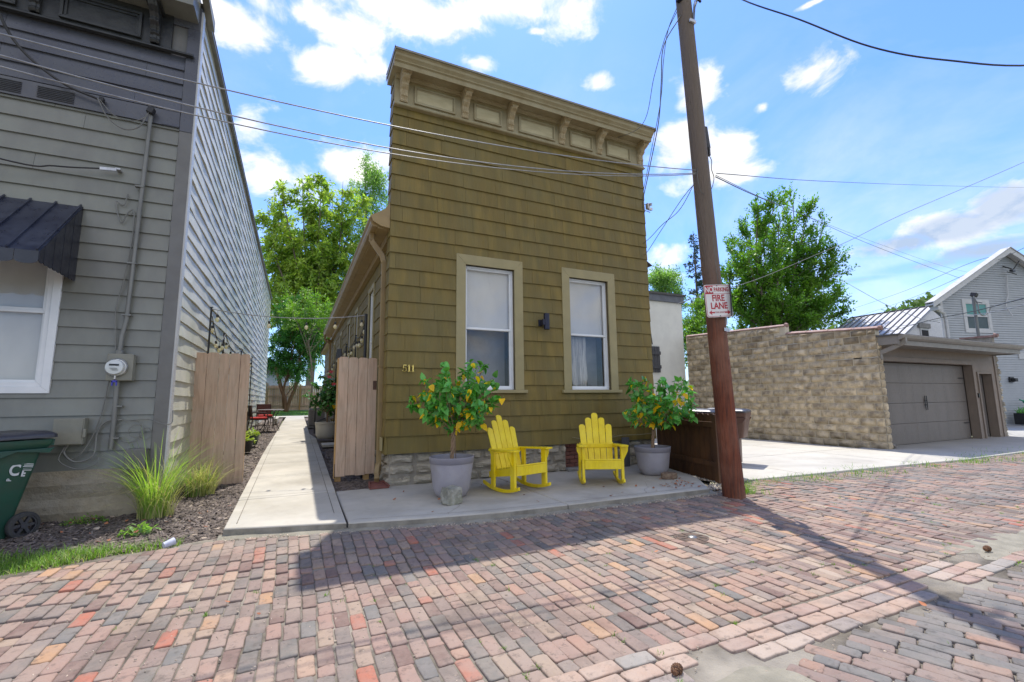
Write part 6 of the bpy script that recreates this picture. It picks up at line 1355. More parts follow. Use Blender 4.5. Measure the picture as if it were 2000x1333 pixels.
# patio set
m_dbr = mat('dark_bronze', (.045,.03,.028), (.07,.05,.045), scale=9, rough=.5, metal=.2); m_red = mat('red_cushion', (.55,.035,.03), (.45,.03,.025), scale=9, rough=.85, bump=.2)
m_sling = mat('brown_sling', (.12,.065,.05), (.09,.05,.04), scale=20, rough=.8)
def patio_chair():
    t = thing('patio_chair', 'dark metal patio chair with red cushion in front of the small round table', 'chair', (0, 0, 0), 0, 'patio chairs by the side walk')
    for s in (-1, 1):
        q = MB(); q.tube(cable_path([(s*.24, -.24, 0), (s*.25, -.27, .3), (s*.25, -.24, .44), (s*.27, -.22, .62)]), .014, 6); q.build('leg', m_dbr, t)
        q = MB(); q.tube(cable_path([(s*.24, .30, 0), (s*.24, .22, .40), (s*.24, .28, .90)]), .014, 6); q.build('leg', m_dbr, t)
        q = MB(); q.tube(cable_path([(s*.27, -.26, .61), (s*.28, 0, .66), (s*.24, .26, .64)]), .018, 6); q.build('arm', m_dbr, t)
        q = MB(); q.tube([(s*.25, -.25, .22), (s*.24, .25, .2)], .009, 5); q.build('stretcher', m_dbr, t)
    q = MB(); q.box(-.24, .24, -.25, .23, .40, .43); q.build('seat', m_dbr, t)
    q = MB(); q.box(-.235, .235, -.255, .22, .432, .50); q.build('cushion', m_red, t, bevel=.03)
    q = MB(); q.obox((0, .255, .70), (.46, .02, .40), (-.13, 0, 0)); q.build('backrest', m_sling, t, bevel=.01)
    return t
pc = patio_chair(); pc.location = (-1.12, 17.9, .405); pc.rotation_euler = (0, 0, R(105))
p2 = copy_tree(pc); p2.location = (-1.02, 19.6, .44); p2.rotation_euler = (0, 0, R(12)); p2['label'] = 'patio chair with red cushion tucked behind the small round table'
tb = thing('patio_table', 'small round grey topped patio table beside the walk', 'table', (-.78, 18.6, .42))
q = MB(); q.lathe([(0, .70), (.42, .70), (.43, .715), (.42, .73), (0, .732)], (0, 0, 0), 32); q.build('table_top', mat('table_grey', (.30,.29,.29), (.24,.23,.23), scale=8, rough=.4), tb, auto=40)
for k in range(4): a = k*math.pi/2+.5; q = MB(); q.tube(cable_path([(.34*math.cos(a), .34*math.sin(a), 0), (.16*math.cos(a), .16*math.sin(a), .35), (.30*math.cos(a), .30*math.sin(a), .70)]), .012, 6); q.build('leg', m_dbr, tb)
q = MB(); q.box(-.80, -.66, 21.8, 24.2, .48, .72); solo('edging_block', q, m_conc, (-.73, 23, .48), 'row of pale edging blocks at the lawn end of the walk behind the table', 'edging', bevel=.02)
# planters by the left fence
def small_pot(loc, label, pm, gm, s, seed, flowers=None):
    t = thing('small_planter', label, 'planter', loc); q = MB(); q.lathe([(0, 0), (.10*s, 0), (.14*s, .16*s), (.155*s, .2*s), (.14*s, .2*s), (.13*s, .17*s), (0, .17*s)], (0, 0, 0), 24); q.build('pot', pm, t, auto=40)
    r_ = random.Random(seed); L = []
    for k in range(110):
        d = rand_dir(r_, .6); P = Vector((d.x*.14*s, d.y*.14*s, .18*s+abs(d.z)*.15*s*r_.random())); D = rand_dir(r_, .3); U = Vector((0, 0, 1))+rand_dir(r_)*.5; U = U-D*U.dot(D); U.normalize(); L.append((P, D, U, .06*s, .035*s, .3))
    leaf_mesh('foliage', L, gm, t)
    return t
m_lime = mat('lime_leaf', (.28,.42,.06), (.35,.36,.08), scale=9, rough=.5, isl=.3, transl=.3)
small_pot((-.98, 13.7, .31), 'green glazed planter of lime leaves right of the left fence panel', mat('green_glaze', (.03,.07,.04), (.04,.09,.05), scale=6, rough=.3), m_lime, 1.25, 2)
small_pot((-1.02, 12.3, .27), 'dark planter of pale trailing leaves nearest the left fence panel', m_black, m_lime, 1.3, 5)
# hibiscus
m_hib = mat('hibiscus_leaf', (.05,.17,.045), (.10,.26,.06), scale=10, rough=.22, isl=.4, transl=.2, spec=.8); m_pink = mat('pink_petal', (.75,.06,.10), (.65,.04,.08), scale=5, rough=.6)
hb = thing('hibiscus', 'glossy hibiscus with pink blooms in a cream pot behind the right cedar gate', 'potted shrub', (.86, 14.4, .34))
pot_mesh(hb, rim=.33, h=.48, base=.23, pm=mat('pot_cream', (.46,.44,.39), (.41,.39,.35), scale=4, rough=.6), pr_=mat('pot_cream_rim', (.44,.42,.38), rough=.6))
shrub(hb, 21, .0, 1.25, .55, .62, .38, .35, 1000, 5, .10, greens=m_hib)
for (x, y, z) in ((.02, -.45, 1.90), (.10, -.5, 1.55), (-.02, -.4, 1.76)):
    q = MB()
    for k in range(6): a = k*1.047; q.add([(x, y, z), (x+.05*math.cos(a-.4), y-.02, z+.03*math.sin(a-.4)), (x+.085*math.cos(a), y-.03, z+.05*math.sin(a)), (x+.05*math.cos(a+.4), y-.02, z+.03*math.sin(a+.4))], [(0, 1, 2, 3)])
    q.build('flower', m_pink, hb)
# condenser, boxes, rail
ac = thing('air_conditioner', 'grey louvred outdoor air conditioning unit beside the walk behind the handrail', 'air conditioner', (.85, 19.7, .42))
q = MB(); q.box(-.40, .40, -.40, .40, -.02, .06); q.build('base_pad', m_slab, ac)
q = MB(); q.box(-.36, .36, -.36, .36, .06, .70); bd = q.build('case', mat('condenser_grey', (.16,.15,.14), (.12,.115,.11), scale=9, rough=.6), ac, bevel=.03)
q = MB()
for k in range(14): q.box(-.372, .372, -.372, .372, .10+k*.042, .115+k*.042)
q.build('louvres', mat('louvre_grey', (.24,.23,.22), rough=.5), bd)
q = MB(); q.lathe([(0, .70), (.36, .70), (.34, .73), (0, .74)], (0, 0, 0), 24); q.build('fan_guard', m_black, ac)
q = MB(); q.box(1.02, 1.30, 18.2, 18.6, .78, 1.16); dbx = q.build('disconnect_box', mat('box_grey', (.34,.34,.33), (.3,.3,.29), scale=8, rough=.5), gh, world=True, bevel=.01)
q = MB(); q.box(1.09, 1.22, 18.19, 18.198, .90, 1.10); q.build('sticker', mat('yellow_sticker', (.80,.72,.05), (.7,.62,.05), scale=20, rough=.5), dbx, world=True)
q = MB(); q.tube([(1.2, 18.3, .8), (1.2, 18.3, .45), (1.1, 18.9, .45)], .02, 6); q.tube(cable_path([(1.15, 18.25, .78), (1.05, 18.1, .55), (1.2, 18.0, .5)]), .02, 6); q.build('pipe', m_alu, dbx, world=True)
hr = thing('handrail', 'black metal handrail standing beside the walk left of the hibiscus pot', 'handrail', (.60, 16.4, .37))
q = MB(); q.box(-.02, .02, -.02, .02, 0, 1.0); q.box(.68, .72, .1, .14, 0, 1.15); q.build('post', m_black, hr)
q = MB(); q.tube([(-.18, -.1, .86), (0, 0, .98), (.7, .12, 1.15)], .022, 8); q.tube([(0, 0, .35), (.7, .12, .65)], .014, 8); q.build('rail', m_black, hr)
q = MB(); q.box(.62, .86, 15.55, 15.85, .34, .60); solo('concrete_block', q, m_conc, (.74, 15.7, .34), 'small concrete block between the handrail foot and the cream pot', 'block', bevel=.015)
q = MB(); q.box(.66, 1.2, 12.5, 13.2, .26, .32); solo('stepping_slab', q, m_conc, (.9, 12.8, .26), 'flat pale stepping slab in front of the cream hibiscus pot', 'slab', bevel=.01)
# far blue grey house behind the fence
fh_ = thing('blue_grey_house', 'blue grey house with shallow roof seen behind the back fence, left of the twin trunks', 'house', (-2, 62, 1))
q = MB(); q.box(-9, -.9, 62, 70, .5, 5.6); q.build('wall', mat('blue_grey_wall', (.33,.38,.46), (.3,.35,.43), scale=2, rough=.7), fh_, world=True)
q = MB(); q.prism([(-9.5, 5.5), (-.2, 4.6), (-.2, 4.8), (-3.2, 6.8), (-9.5, 6.9)], lambda a, b, t: (a, t, b), 61.5, 70.5); q.build('roof', m_roof, fh_, world=True)

# ================================================================== TREES
def crown_mesh(name, blobs, dens, leaf, mt, parent, seed, droop=.0, clus=9, cr=.45, asp=.42, shell=.5, gap=.35, upb=.3, core=.3, spr=1.0):
    g = np.random.default_rng(seed); V = []; subs = []
    for (cx, cy, cz, rx, ry, rz) in blobs:
        subs.append((cx, cy, cz, rx*.80, ry*.80, rz*.80, core))
        for _ in range(int(9+3*rx)):   # smaller limbs of foliage standing out of the main mass
            d = g.normal(size=3); d[2] += upb*.6; d /= np.linalg.norm(d); q_ = g.uniform(.70, 1.0); s_ = g.uniform(.20, .42)
            subs.append((cx+d[0]*rx*q_, cy+d[1]*ry*q_, cz+d[2]*rz*q_, rx*s_*1.1, ry*s_*1.1, rz*s_*.8, 1.15))
    for (cx, cy, cz, rx, ry, rz, wt) in subs:
        nC = int(wt*dens*(rx*ry*rz)**(2/3)*4)+2; d = g.normal(size=(nC, 3)); d /= np.linalg.norm(d, axis=1)[:, None]
        r_ = shell+(1.05-shell)*g.random(nC)**.6
        C0 = np.array([cx, cy, cz])+d*r_[:, None]*np.array([rx, ry, rz])
        keep = (np.sin(C0[:, 0]*2.3+seed)*np.sin(C0[:, 1]*2.1)*np.sin(C0[:, 2]*2.6+1)+.5*np.sin(C0[:, 0]*5.1)*np.sin(C0[:, 2]*4.7+2) > -1.2+gap*2.6*g.random(nC))
        C0 = C0[keep]; n_ = len(C0)
        if not n_: continue
        tw = d[keep]+g.normal(size=(n_, 3))*.45; tw[:, 2] += .15-droop; tw /= np.linalg.norm(tw, axis=1)[:, None]
        for k in range(clus):
            t_ = k/clus; P = C0+tw*(t_-.3)*cr*1.9*spr+g.normal(size=(n_, 3))*cr*.20; P[:, 2] -= droop*cr*t_*t_
            D = tw*.8+g.normal(size=(n_, 3))*.6; D[:, 2] -= droop; D /= np.linalg.norm(D, axis=1)[:, None]
            N_ = g.normal(size=(n_, 3))*.5+np.array([0, 0, 1]); S = np.cross(D, N_); S /= np.linalg.norm(S, axis=1)[:, None]+1e-9
            L = leaf*g.uniform(.6, 1.3, n_)[:, None]; W = L*asp
            V.append(np.stack([P, P+D*L*.5+S*W*.5, P+D*L, P+D*L*.5-S*W*.5], 1).reshape(-1, 3))
    V = np.concatenate(V); Fq = np.arange(len(V)).reshape(-1, 4)
    return npmesh(name, V, Fq, mt, parent, world=True)
def limbs(mb, base, r0, targets, seed, trunk_top=None):
    r_ = random.Random(seed); base = Vector(base); tt = Vector(trunk_top) if trunk_top else base+Vector((0, 0, 3))
    mb.tube(cable_path([base, base.lerp(tt, .5)+Vector((r_.gauss(0, .15), r_.gauss(0, .15), 0)), tt], 6), [r0*(1-.35*i/12) for i in range(13)], 9)
    for T in targets:
        T = Vector(T); s_ = tt.lerp(base, r_.uniform(0, .3)); m1 = s_.lerp(T, .5)+Vector((r_.gauss(0, .3), r_.gauss(0, .3), r_.uniform(0, .6))); pts = cable_path([s_, m1, T], 6); n_ = len(pts); mb.tube(pts, [r0*.42*(1-.85*i/n_) for i in range(n_)], 6)
        for q in range(4):
            a = pts[r_.randint(n_//3, n_-2)]; e = a+rand_dir(r_, .4)*r_.uniform(.8, 2.0); mb.tube([a, a.lerp(e, .5)+rand_dir(r_)*.15, e], [r0*.13, r0*.09, .01], 5)
m_tl1 = mat('broad_leaf', (.075,.19,.025), (.14,.28,.036), scale=1.2, rough=.5, isl=.4, transl=.45, c3=(.19,.28,.035), s3=.7, amt3=.5)
m_tl2 = mat('yellowing_leaf', (.34,.42,.09), (.20,.34,.08), scale=1.1, rough=.5, isl=.35, transl=.45, c3=(.42,.46,.10), s3=.9, amt3=.6)
m_tl3 = mat('cypress_leaf', (.24,.38,.13), (.18,.31,.10), scale=1, rough=.6, isl=.3, transl=.45)
m_tl4 = mat('locust_leaf', (.045,.16,.035), (.08,.22,.04), scale=1.4, rough=.45, isl=.4, transl=.3)
m_tl5 = mat('spruce_needle', (.045,.085,.06), (.07,.115,.085), scale=2, rough=.7, isl=.35)
m_tl6 = mat('bright_leaf', (.20,.34,.045), (.14,.27,.04), scale=1.4, rough=.5, isl=.3, transl=.35)
m_tb = mat('tree_bark', (.13,.10,.075), (.20,.165,.13), scale=6, stretch=(1,1,.3), rough=.95, bump=.6)
m_tb2 = mat('brown_bark', (.16,.085,.05), (.24,.14,.085), scale=6, stretch=(1,1,.3), rough=.95, bump=.6)
RT = [(35.68,24.16,10.57,4.07,3.6,3.43),(33.24,24.95,13.15,2.14,2.14,3.21),(35.82,23.31,16.09,2.14,2.14,2.57),(32.95,23.48,16.4,1.46,1.46,1.88),(37.44,22.78,14.37,2.57,2.57,2.36),(38.06,21.72,11.94,2.09,2.09,2.50),(35.68,22.12,9.26,2.44,2.44,2.23),(33.07,26.54,10.42,1.76,1.76,2.64),(38.55,22.08,15.2,1.29,1.29,1.29),(39.55,20.96,12.34,1.1,.92,.75),(33.69,24.27,8.69,2.50,2.50,1.67),(38.57,21.90,9.04,1.25,1.25,1.25),(32.15,26.60,13.05,.97,.97,2.20),(39.48,20.78,13.79,.85,.75,.83),(37.31,22.42,17.1,.94,.94,1.29),(36.5,23,6.8,2.6,2.2,1.4),(33.9,24.5,6.6,2.4,2.0,1.5)]
def branch_tree(t, base, fork, targets, lm, bm_, seed, r0, nsec=9, ntw=10, sl=2.2, tl=1.1, leaf=.3, asp=.45, lpt=12, droop=.1, up=.35, lo=.3):
    "trunk, limbs to the crown's outer points, side branches and leafy twigs"
    r_ = random.Random(seed); g = np.random.default_rng(seed); q = MB(); base = Vector(base); fork = Vector(fork); A = []; D = []; Ln = []
    q.tube(cable_path([base, base.lerp(fork, .5)+Vector((r_.gauss(0, .1), r_.gauss(0, .1), 0)), fork], 6), [r0*(1-.35*i/12) for i in range(13)], 9)
    for T in targets:
        T = Vector(T); s_ = base.lerp(fork, r_.uniform(.75, 1)); L_ = (T-s_).length; m1 = s_.lerp(T, .5)+Vector((r_.gauss(0, .05), r_.gauss(0, .05), r_.uniform(.0, .10)))*L_
        pts = cable_path([s_, m1, T], 7); n_ = len(pts); q.tube(pts, [max(r0*.34*(1-.93*i/n_), .012) for i in range(n_)], 5)
        for k in range(nsec):
            f_ = lo+(1-lo)*(k+r_.random())/nsec; i = min(int(f_*(n_-1)), n_-2); a = pts[i]; d = (pts[i+1]-pts[i]).normalized()
            dd = (d*.7+rand_dir(r_)*.9+Vector((0, 0, up))).normalized(); l2 = sl*(1.15-.65*f_)*r_.uniform(.5, 1.15); m2 = a+dd*l2*.5+Vector((0, 0, .04*l2)); e = a+dd*l2-Vector((0, 0, droop*l2*.4))
            p2 = cable_path([a, m2, e], 3); q.tube(p2, [r0*.07, r0*.06, r0*.05, r0*.04, r0*.03, .006, .005][:len(p2)], 4)
            for w in range(ntw):
                h = .2+.8*(w+r_.random())/ntw; j = min(int(h*(len(p2)-1)), len(p2)-2); A.append(p2[j]); D.append((dd*.8+rand_dir(r_)*.75+Vector((0, 0, up-droop))).normalized()); Ln.append(tl*r_.uniform(.45, 1.15)*(1.2-.4*h))
    A = np.array(A); D = np.array(D); Ln = np.array(Ln)[:, None]; V = []; n_ = len(A); side = np.cross(D, g.normal(size=(n_, 3))); side /= np.linalg.norm(side, axis=1)[:, None]
    for k in range(lpt):
        s = (k+.7)/lpt; P = A+D*Ln*s+side*(g.normal(size=(n_, 1))*.05*Ln); P[:, 2] -= (droop*.6*Ln[:, 0])*s*s; sg = 1 if k % 2 else -1
        dl = D*.65+side*sg*.75+g.normal(size=(n_, 3))*.28; dl[:, 2] -= droop*1.1; dl /= np.linalg.norm(dl, axis=1)[:, None]; N_ = g.normal(size=(n_, 3))*.45+np.array([0, 0, 1.0]); S = np.cross(dl, N_); S /= np.linalg.norm(S, axis=1)[:, None]+1e-9
        L = leaf*g.uniform(.55, 1.25, n_)[:, None]*(1-.25*s); W = L*asp; V.append(np.stack([P, P+dl*L*.45+S*W*.5, P+dl*L, P+dl*L*.45-S*W*.5], 1).reshape(-1, 3))
    V = np.concatenate(V); npmesh('crown', V, np.arange(len(V)).reshape(-1, 4), lm, t, world=True); q.build('trunk', bm_, t, world=True, smooth=True)
RTT = [(33.8, 26.6, 14.2), (34.5, 25.9, 16.4), (31.7, 22.1, 16.2), (33.1, 21.6, 16.6), (38.1, 23.3, 18.4), (38.8, 22.5, 17.2), (39.7, 22.0, 15.5), (39.0, 20.6, 13.2), (40.3, 21.8, 12.0), (41.0, 21.8, 9.9), (39.6, 22.5, 8.6), (35.5, 22.2, 6.8), (34.7, 24.3, 6.6), (32.2, 25.0, 8.3), (32.2, 26.6, 10.1), (33.5, 27.2, 12.5), (36.8, 24.9, 15.9), (36.9, 23.0, 13.0), (38.0, 22.2, 10.3), (33.0, 23.6, 10.2), (33.7, 22.1, 8.7), (31.0, 22.8, 12.2), (38.3, 21.8, 12.9), (34.5, 22.4, 15.5), (39.1, 21.7, 8.0), (34.9, 26.8, 7.0), (35.9, 24.3, 6.3)]
BTT = [(-3.5, 48.9, 17.1), (-3.2, 46.2, 19.7), (-2.1, 44.1, 20.8), (-0.4, 45.1, 22.4), (1.3, 43.1, 22.1), (3.2, 44.6, 22.6), (5.5, 46.8, 22.4), (6.7, 44.5, 19.2), (6.6, 41.9, 14.8), (6.9, 46.8, 13.0), (-3.7, 51.0, 14.0), (-3.1, 50.8, 10.9), (-1.1, 51.3, 9.0), (1.7, 49.1, 7.8), (4.9, 47.6, 8.8), (0.2, 45.4, 20.0), (3.1, 48.1, 20.5), (-1.1, 50.3, 18.5), (1.6, 44.0, 15.7), (5.0, 46.1, 17.4), (-1.4, 49.4, 13.9), (1.4, 46.6, 12.4), (4.1, 45.7, 12.5), (-2.5, 47.6, 19.4), (2.5, 47.7, 22.5), (0.2, 47.7, 10.6), (3.0, 48.7, 9.9), (0.4, 46.1, 14.2)]
STT = [(-1.7, 37.2, 8.0), (-1.3, 36.9, 8.9), (-0.4, 35.3, 9.0), (0.8, 35.0, 8.7), (1.8, 35.6, 8.2), (2.1, 35.1, 6.8), (1.9, 34.9, 4.9), (0.6, 34.9, 3.6), (-0.6, 35.8, 3.5), (-1.6, 37.2, 4.2), (-1.9, 35.7, 5.5), (-0.5, 36.8, 6.9), (0.9, 34.5, 6.2), (0.3, 36.7, 5.0), (-0.9, 35.2, 8.1), (0.5, 36.4, 7.6), (-1.3, 36.7, 6.4), (1.3, 34.8, 7.4)]
AIL = [(-1.2, 34.3, 7.9), (-0.8, 34.2, 8.6), (0.1, 33.7, 8.7), (1.0, 32.8, 8.3), (2.0, 32.2, 7.8), (2.9, 32.3, 7.6), (0.4, 34.2, 8.0), (1.7, 33.2, 7.2), (-0.5, 33.2, 7.4)]

t = thing('broadleaf_tree', 'large dark green broadleaf tree rising above the block wall right of the utility pole', 'tree', (35.6, 23.6, 0))
branch_tree(t, (35.2, 23.8, -.1), (35.0, 23.8, 5.2), RTT, m_tl1, m_tb, 3, .42, nsec=14, ntw=11, sl=2.9, tl=1.2, leaf=.32, asp=.48, lpt=13, droop=-.02, up=.35, lo=.35)
t = thing('yellowing_tree', 'tall spreading tree with yellowing drooping leaves between the two houses', 'tree', (1, 46, .9))
branch_tree(t, (1, 46, .8), (1.3, 45.8, 8.5), BTT, m_tl2, m_tb, 8, .40, nsec=17, ntw=11, sl=2.9, tl=1.15, leaf=.50, asp=.38, lpt=12, droop=.5, up=.28, lo=.28)
CT = [(6.52,54.48,27.6,1.7,1.7,2.6),(7.77,54.29,24.6,1.86,1.86,3.4),(8.22,53.72,27.0,.93,.93,1.86),(5.9,55.14,25.4,1.3,1.3,2.4),(7.2,54.3,21,2.2,2,2.5),(6.4,54.4,30.2,.5,.5,1.2)]
t = thing('cypress_tree', 'pale green feathery tree behind the yellowing tree, against the olive house edge', 'tree', (7, 54.4, 1))
crown_mesh('crown', CT, 11, .34, m_tl3, t, 13, droop=-.1, cr=.55, asp=.3, gap=.45); q = MB(); limbs(q, (7, 54.4, 1), .3, [(b[0], b[1], b[2]) for b in CT], 3, (7, 54.4, 22)); q.build('trunk', m_tb, t, world=True)
ST = [(-.30,36.24,6.42,2.05,1.8,2.1),(-.73,36.4,4.95,1.49,1.49,1.5),(.84,34.9,6.61,1.26,1.26,1.80),(.46,35.62,8.1,1.67,1.5,1.30),(-1.34,37.3,6.59,1.07,1.07,1.92),(.28,35.3,4.7,1.5,1.4,1.2),(-.90,36.21,8.5,1.12,1.12,1.0),(1.22,34.2,7.4,.87,.87,1.3)]
t = thing('locust_tree', 'small dark green tree with twin leaning trunks at the lawn end of the walk', 'tree', (-.75, 36.6, .8))
branch_tree(t, (-.7, 36.7, .9), (-.6, 36.5, 3.4), STT, m_tl4, m_tb2, 17, .10, nsec=11, ntw=11, sl=1.3, tl=.75, leaf=.19, asp=.45, lpt=14, droop=.2, up=.15, lo=.3)
q = MB(); q.tube(cable_path([(-.62, 36.6, .75), (-.72, 36.6, 1.7), (-1.05, 36.7, 2.7), (-1.4, 36.8, 4.2)]), .13, 9); q.tube(cable_path([(-.55, 36.6, .75), (-.35, 36.5, 1.6), (-.02, 36.3, 2.6), (.2, 36.0, 4.4)]), .12, 9); q.tube(cable_path([(-.6, 36.6, 1.9), (-.3, 36.5, 2.4), (.0, 36.4, 2.7)]), .03, 6); q.build('limbs', m_tb2, t, world=True, smooth=True)
BL_ = [(.1,33.5,8.9,1.3,1.0,.8),(-.7,33.8,8.3,1.0,.9,.7),(1.1,33.0,8.5,.8,.8,.6),(1.3,32.2,6.3,.6,.6,.9),(-.2,33.6,9.9,.5,.5,.7),(.9,33.3,9.5,.5,.5,.6)]
t = thing('ailanthus_sapling', 'bright yellow green feathery sapling in front of the small dark tree', 'tree', (.6, 33.6, .8))
branch_tree(t, (.9, 34.2, .8), (.6, 34.0, 5.6), AIL, m_tl6, m_tb, 23, .07, nsec=6, ntw=6, sl=1.2, tl=.9, leaf=.24, asp=.32, lpt=14, droop=.12, up=.3, lo=.3)
t = thing('pale_tree', 'small pale tree just right of the olive house, above the cream building', 'tree', (29, 29.6, 0))
crown_mesh('crown', [(28.97,29.4,11.83,1.13,1.13,.99),(28.1,29.8,10.94,1.1,.99,1.13),(30.56,29.82,11.39,.69,.69,1.16),(29.3,29.6,9.8,1.6,1.2,1.1)], 34, .22, m_tl3, t, 31, cr=.45, gap=.3)
q = MB(); limbs(q, (29, 29.6, 0), .2, [(28.97,29.4,11.5), (28.1,29.8,10.9), (30.5,29.8,11)], 3, (29, 29.6, 8)); q.build('trunk', m_tb, t, world=True)
t = thing('lime_shrub_tree', 'bright lime green tree over the wall, left of the street sign', 'tree', (20.6, 18.2, 0))
crown_mesh('crown', [(20.57,18.6,5.97,.75,.7,.94),(20.5,17.7,5.1,.75,.62,.7),(20.1,18.84,5.0,.7,.59,.75),(20.89,18.37,6.5,.5,.44,.44),(20.0,18.5,4.2,.9,.7,.8)], 90, .15, m_tl6, t, 33, cr=.28, clus=9, gap=.2)
q = MB(); limbs(q, (20.5, 18.3, 0), .1, [(20.57,18.6,5.9), (20.4,17.7,5.2), (20.2,18.8,5.2)], 3, (20.5, 18.3, 3.6)); q.build('trunk', m_tb, t, world=True)
# spruce
t = thing('spruce_tree', 'thin grey green spruce left of the utility pole behind the cream building', 'tree', (32.9, 29.6, 0))
g = np.random.default_rng(5); V = []
for k in range(92):
    z = 4.5+12.1*(k/92)**.95; L = (2.9*(1-(z-4.5)/12.6))*g.uniform(.55, 1.15)+.15; a = g.uniform(0, 6.283); D = np.array([math.cos(a), math.sin(a), -.18]); n_ = int(24*L)+8
    tt = g.random(n_)[:, None]; P = np.array([32.9, 29.6, z])+D*L*tt+np.array([0, 0, .28])*tt**2*L+g.normal(size=(n_, 3))*.06
    dd = D*.5+g.normal(size=(n_, 3))*.6; dd[:, 2] -= .25; dd /= np.linalg.norm(dd, axis=1)[:, None]; S = np.cross(dd, g.normal(size=(n_, 3))); S /= np.linalg.norm(S, axis=1)[:, None]; l = .30
    V.append(np.stack([P, P+dd*l*.5+S*.05, P+dd*l, P+dd*l*.5-S*.05], 1).reshape(-1, 3))
V = np.concatenate(V); npmesh('crown', V, np.arange(len(V)).reshape(-1, 4), m_tl5, t, world=True)
q = MB(); q.tube([(32.9, 29.6, 0), (32.9, 29.6, 9), (32.9, 29.6, 16.9)], [.22, .13, .02], 8); q.build('trunk', m_tb, t, world=True)
# wooded hill far to the right
m_hill = mat('hill_woods', (.075,.14,.065), (.13,.21,.075), scale=.16, rough=.95, bump=1, bscale=.5, bdist=1.5, c3=(.20,.25,.09), s3=.07, amt3=.6)
def hz_(x, y):
    d_ = Vector((x, y)).length; a = math.degrees(math.atan2(x, y)); r_ = sm(95, 170, d_)*(1-sm(330, 420, d_)); prof = 17+8*sm(57, 68, a)-1.5*math.sin(a*.9)+1.2*math.sin(a*2.3+1); prof *= sm(38, 56, a)
    return prof*r_-2
V = []; Fq = []; na, nd = 150, 42
for i in range(na+1):
    a = R(36+60*i/na)
    for j in range(nd+1): d_ = 90+330*j/nd; x, y = d_*math.sin(a), d_*math.cos(a); V.append((x, y, hz_(x, y)+rnd.uniform(-1.2, 1.6)*sm(100, 140, d_)))
Fq = [(i*(nd+1)+j, i*(nd+1)+j+1, (i+1)*(nd+1)+j+1, (i+1)*(nd+1)+j) for i in range(na) for j in range(nd)]
hill = tag(npmesh('hill', V, Fq, m_hill, smooth=False), kind='structure')
g = np.random.default_rng(55); n_ = 2600; a = np.radians(g.uniform(52, 80, n_)); d_ = g.uniform(130, 185, n_); X_ = d_*np.sin(a); Y_ = d_*np.cos(a); Z_ = np.array([hz_(x, y) for x, y in zip(X_, Y_)]); C0 = np.stack([X_, Y_, Z_+1.0], 1)
V = []
for k in range(16):
    P = C0+g.normal(size=(n_, 3))*np.array([1.3, 1.3, 1.0]); D = g.normal(size=(n_, 3)); D /= np.linalg.norm(D, axis=1)[:, None]; S = np.cross(D, g.normal(size=(n_, 3))); S /= np.linalg.norm(S, axis=1)[:, None]; V.append(np.stack([P, P+D*.7+S*.5, P+D*1.4, P+D*.7-S*.5], 1).reshape(-1, 3))
V = np.concatenate(V); tag(npmesh('hillside_wood', V, np.arange(len(V)).reshape(-1, 4), mat('far_leaf', (.085,.17,.06), (.13,.22,.07), scale=.3, rough=.8, isl=.35, transl=.2, c3=(.21,.27,.09), s3=.06, amt3=.6)), kind='stuff')

# ================================================================== GRASSES AND LITTER
def blades(name, P, H, W, bend, mt, parent=None, seed=1, seg=4, kind=None, world=True, lean=None):
    g = np.random.default_rng(seed); n_ = len(P); P = np.asarray(P); a = g.uniform(0, 6.283, n_); H = np.asarray(H)*g.uniform(.55, 1.15, n_); B = bend*g.uniform(.3, 1.3, n_)*H
    dx, dy = np.cos(a), np.sin(a); 
    if lean is not None: dx = dx+lean[0]; dy = dy+lean[1]
    s = np.stack([-dy, dx], 1); s /= np.linalg.norm(s, axis=1)[:, None]; rows = []
    for k in range(seg+1):
        t_ = k/seg; w_ = W*(1-t_**1.6)*.5+.0004; cx = P[:, 0]+dx*B*t_**1.9; cy = P[:, 1]+dy*B*t_**1.9; cz = P[:, 2]+H*(t_-.30*(B/H)*t_**2.6*1.3)
        rows.append(np.stack([np.stack([cx-s[:, 0]*w_, cy-s[:, 1]*w_, cz], 1), np.stack([cx+s[:, 0]*w_, cy+s[:, 1]*w_, cz], 1)], 1))
    V = np.stack(rows, 1).reshape(-1, 3); m_ = 2*(seg+1); base = np.array([(2*k, 2*k+1, 2*k+3, 2*k+2) for k in range(seg)]); Fq = (np.arange(n_)[:, None, None]*m_+base[None]).reshape(-1, 4)
    o = npmesh(name, V, Fq, mt, parent, world=world)
    return tag(o, kind=kind) if kind else o
def disc(c, r_, n_, seed, zf=None):
    g = np.random.default_rng(seed); a = g.uniform(0, 6.283, n_); q_ = r_*np.sqrt(g.random(n_)); x = c[0]+q_*np.cos(a); y = c[1]+q_*np.sin(a); return np.stack([x, y, np.full(n_, c[2])], 1)
og = thing('ornamental_grass', 'tall arching bright green ornamental grass at the grey house corner', 'grass clump', (-1.42, 6.72, .06))
blades('blades', disc((-1.42, 6.72, .06), .14, 230, 3), np.full(230, 1.05), .008, .66, mat('reed_blade', (.20,.34,.06), (.30,.42,.10), scale=3, rough=.5, isl=.3, transl=.4), og, 3, 7)
blades('dry_blades', disc((-1.40, 6.70, .06), .17, 170, 4), np.full(170, .9), .007, 1.0, m_straw, og, 5, 7)
og = thing('ornamental_grass', 'paler half dry grass clump at the foot of the left cedar fence panel', 'grass clump', (-1.12, 7.75, .09))
blades('blades', disc((-1.12, 7.75, .09), .16, 240, 6), np.full(240, .62), .009, .8, m_straw, og, 7, 6)
blades('green_blades', disc((-1.15, 7.7, .09), .16, 70, 8), np.full(70, .6), .009, .7, m_grass, og, 9, 6)
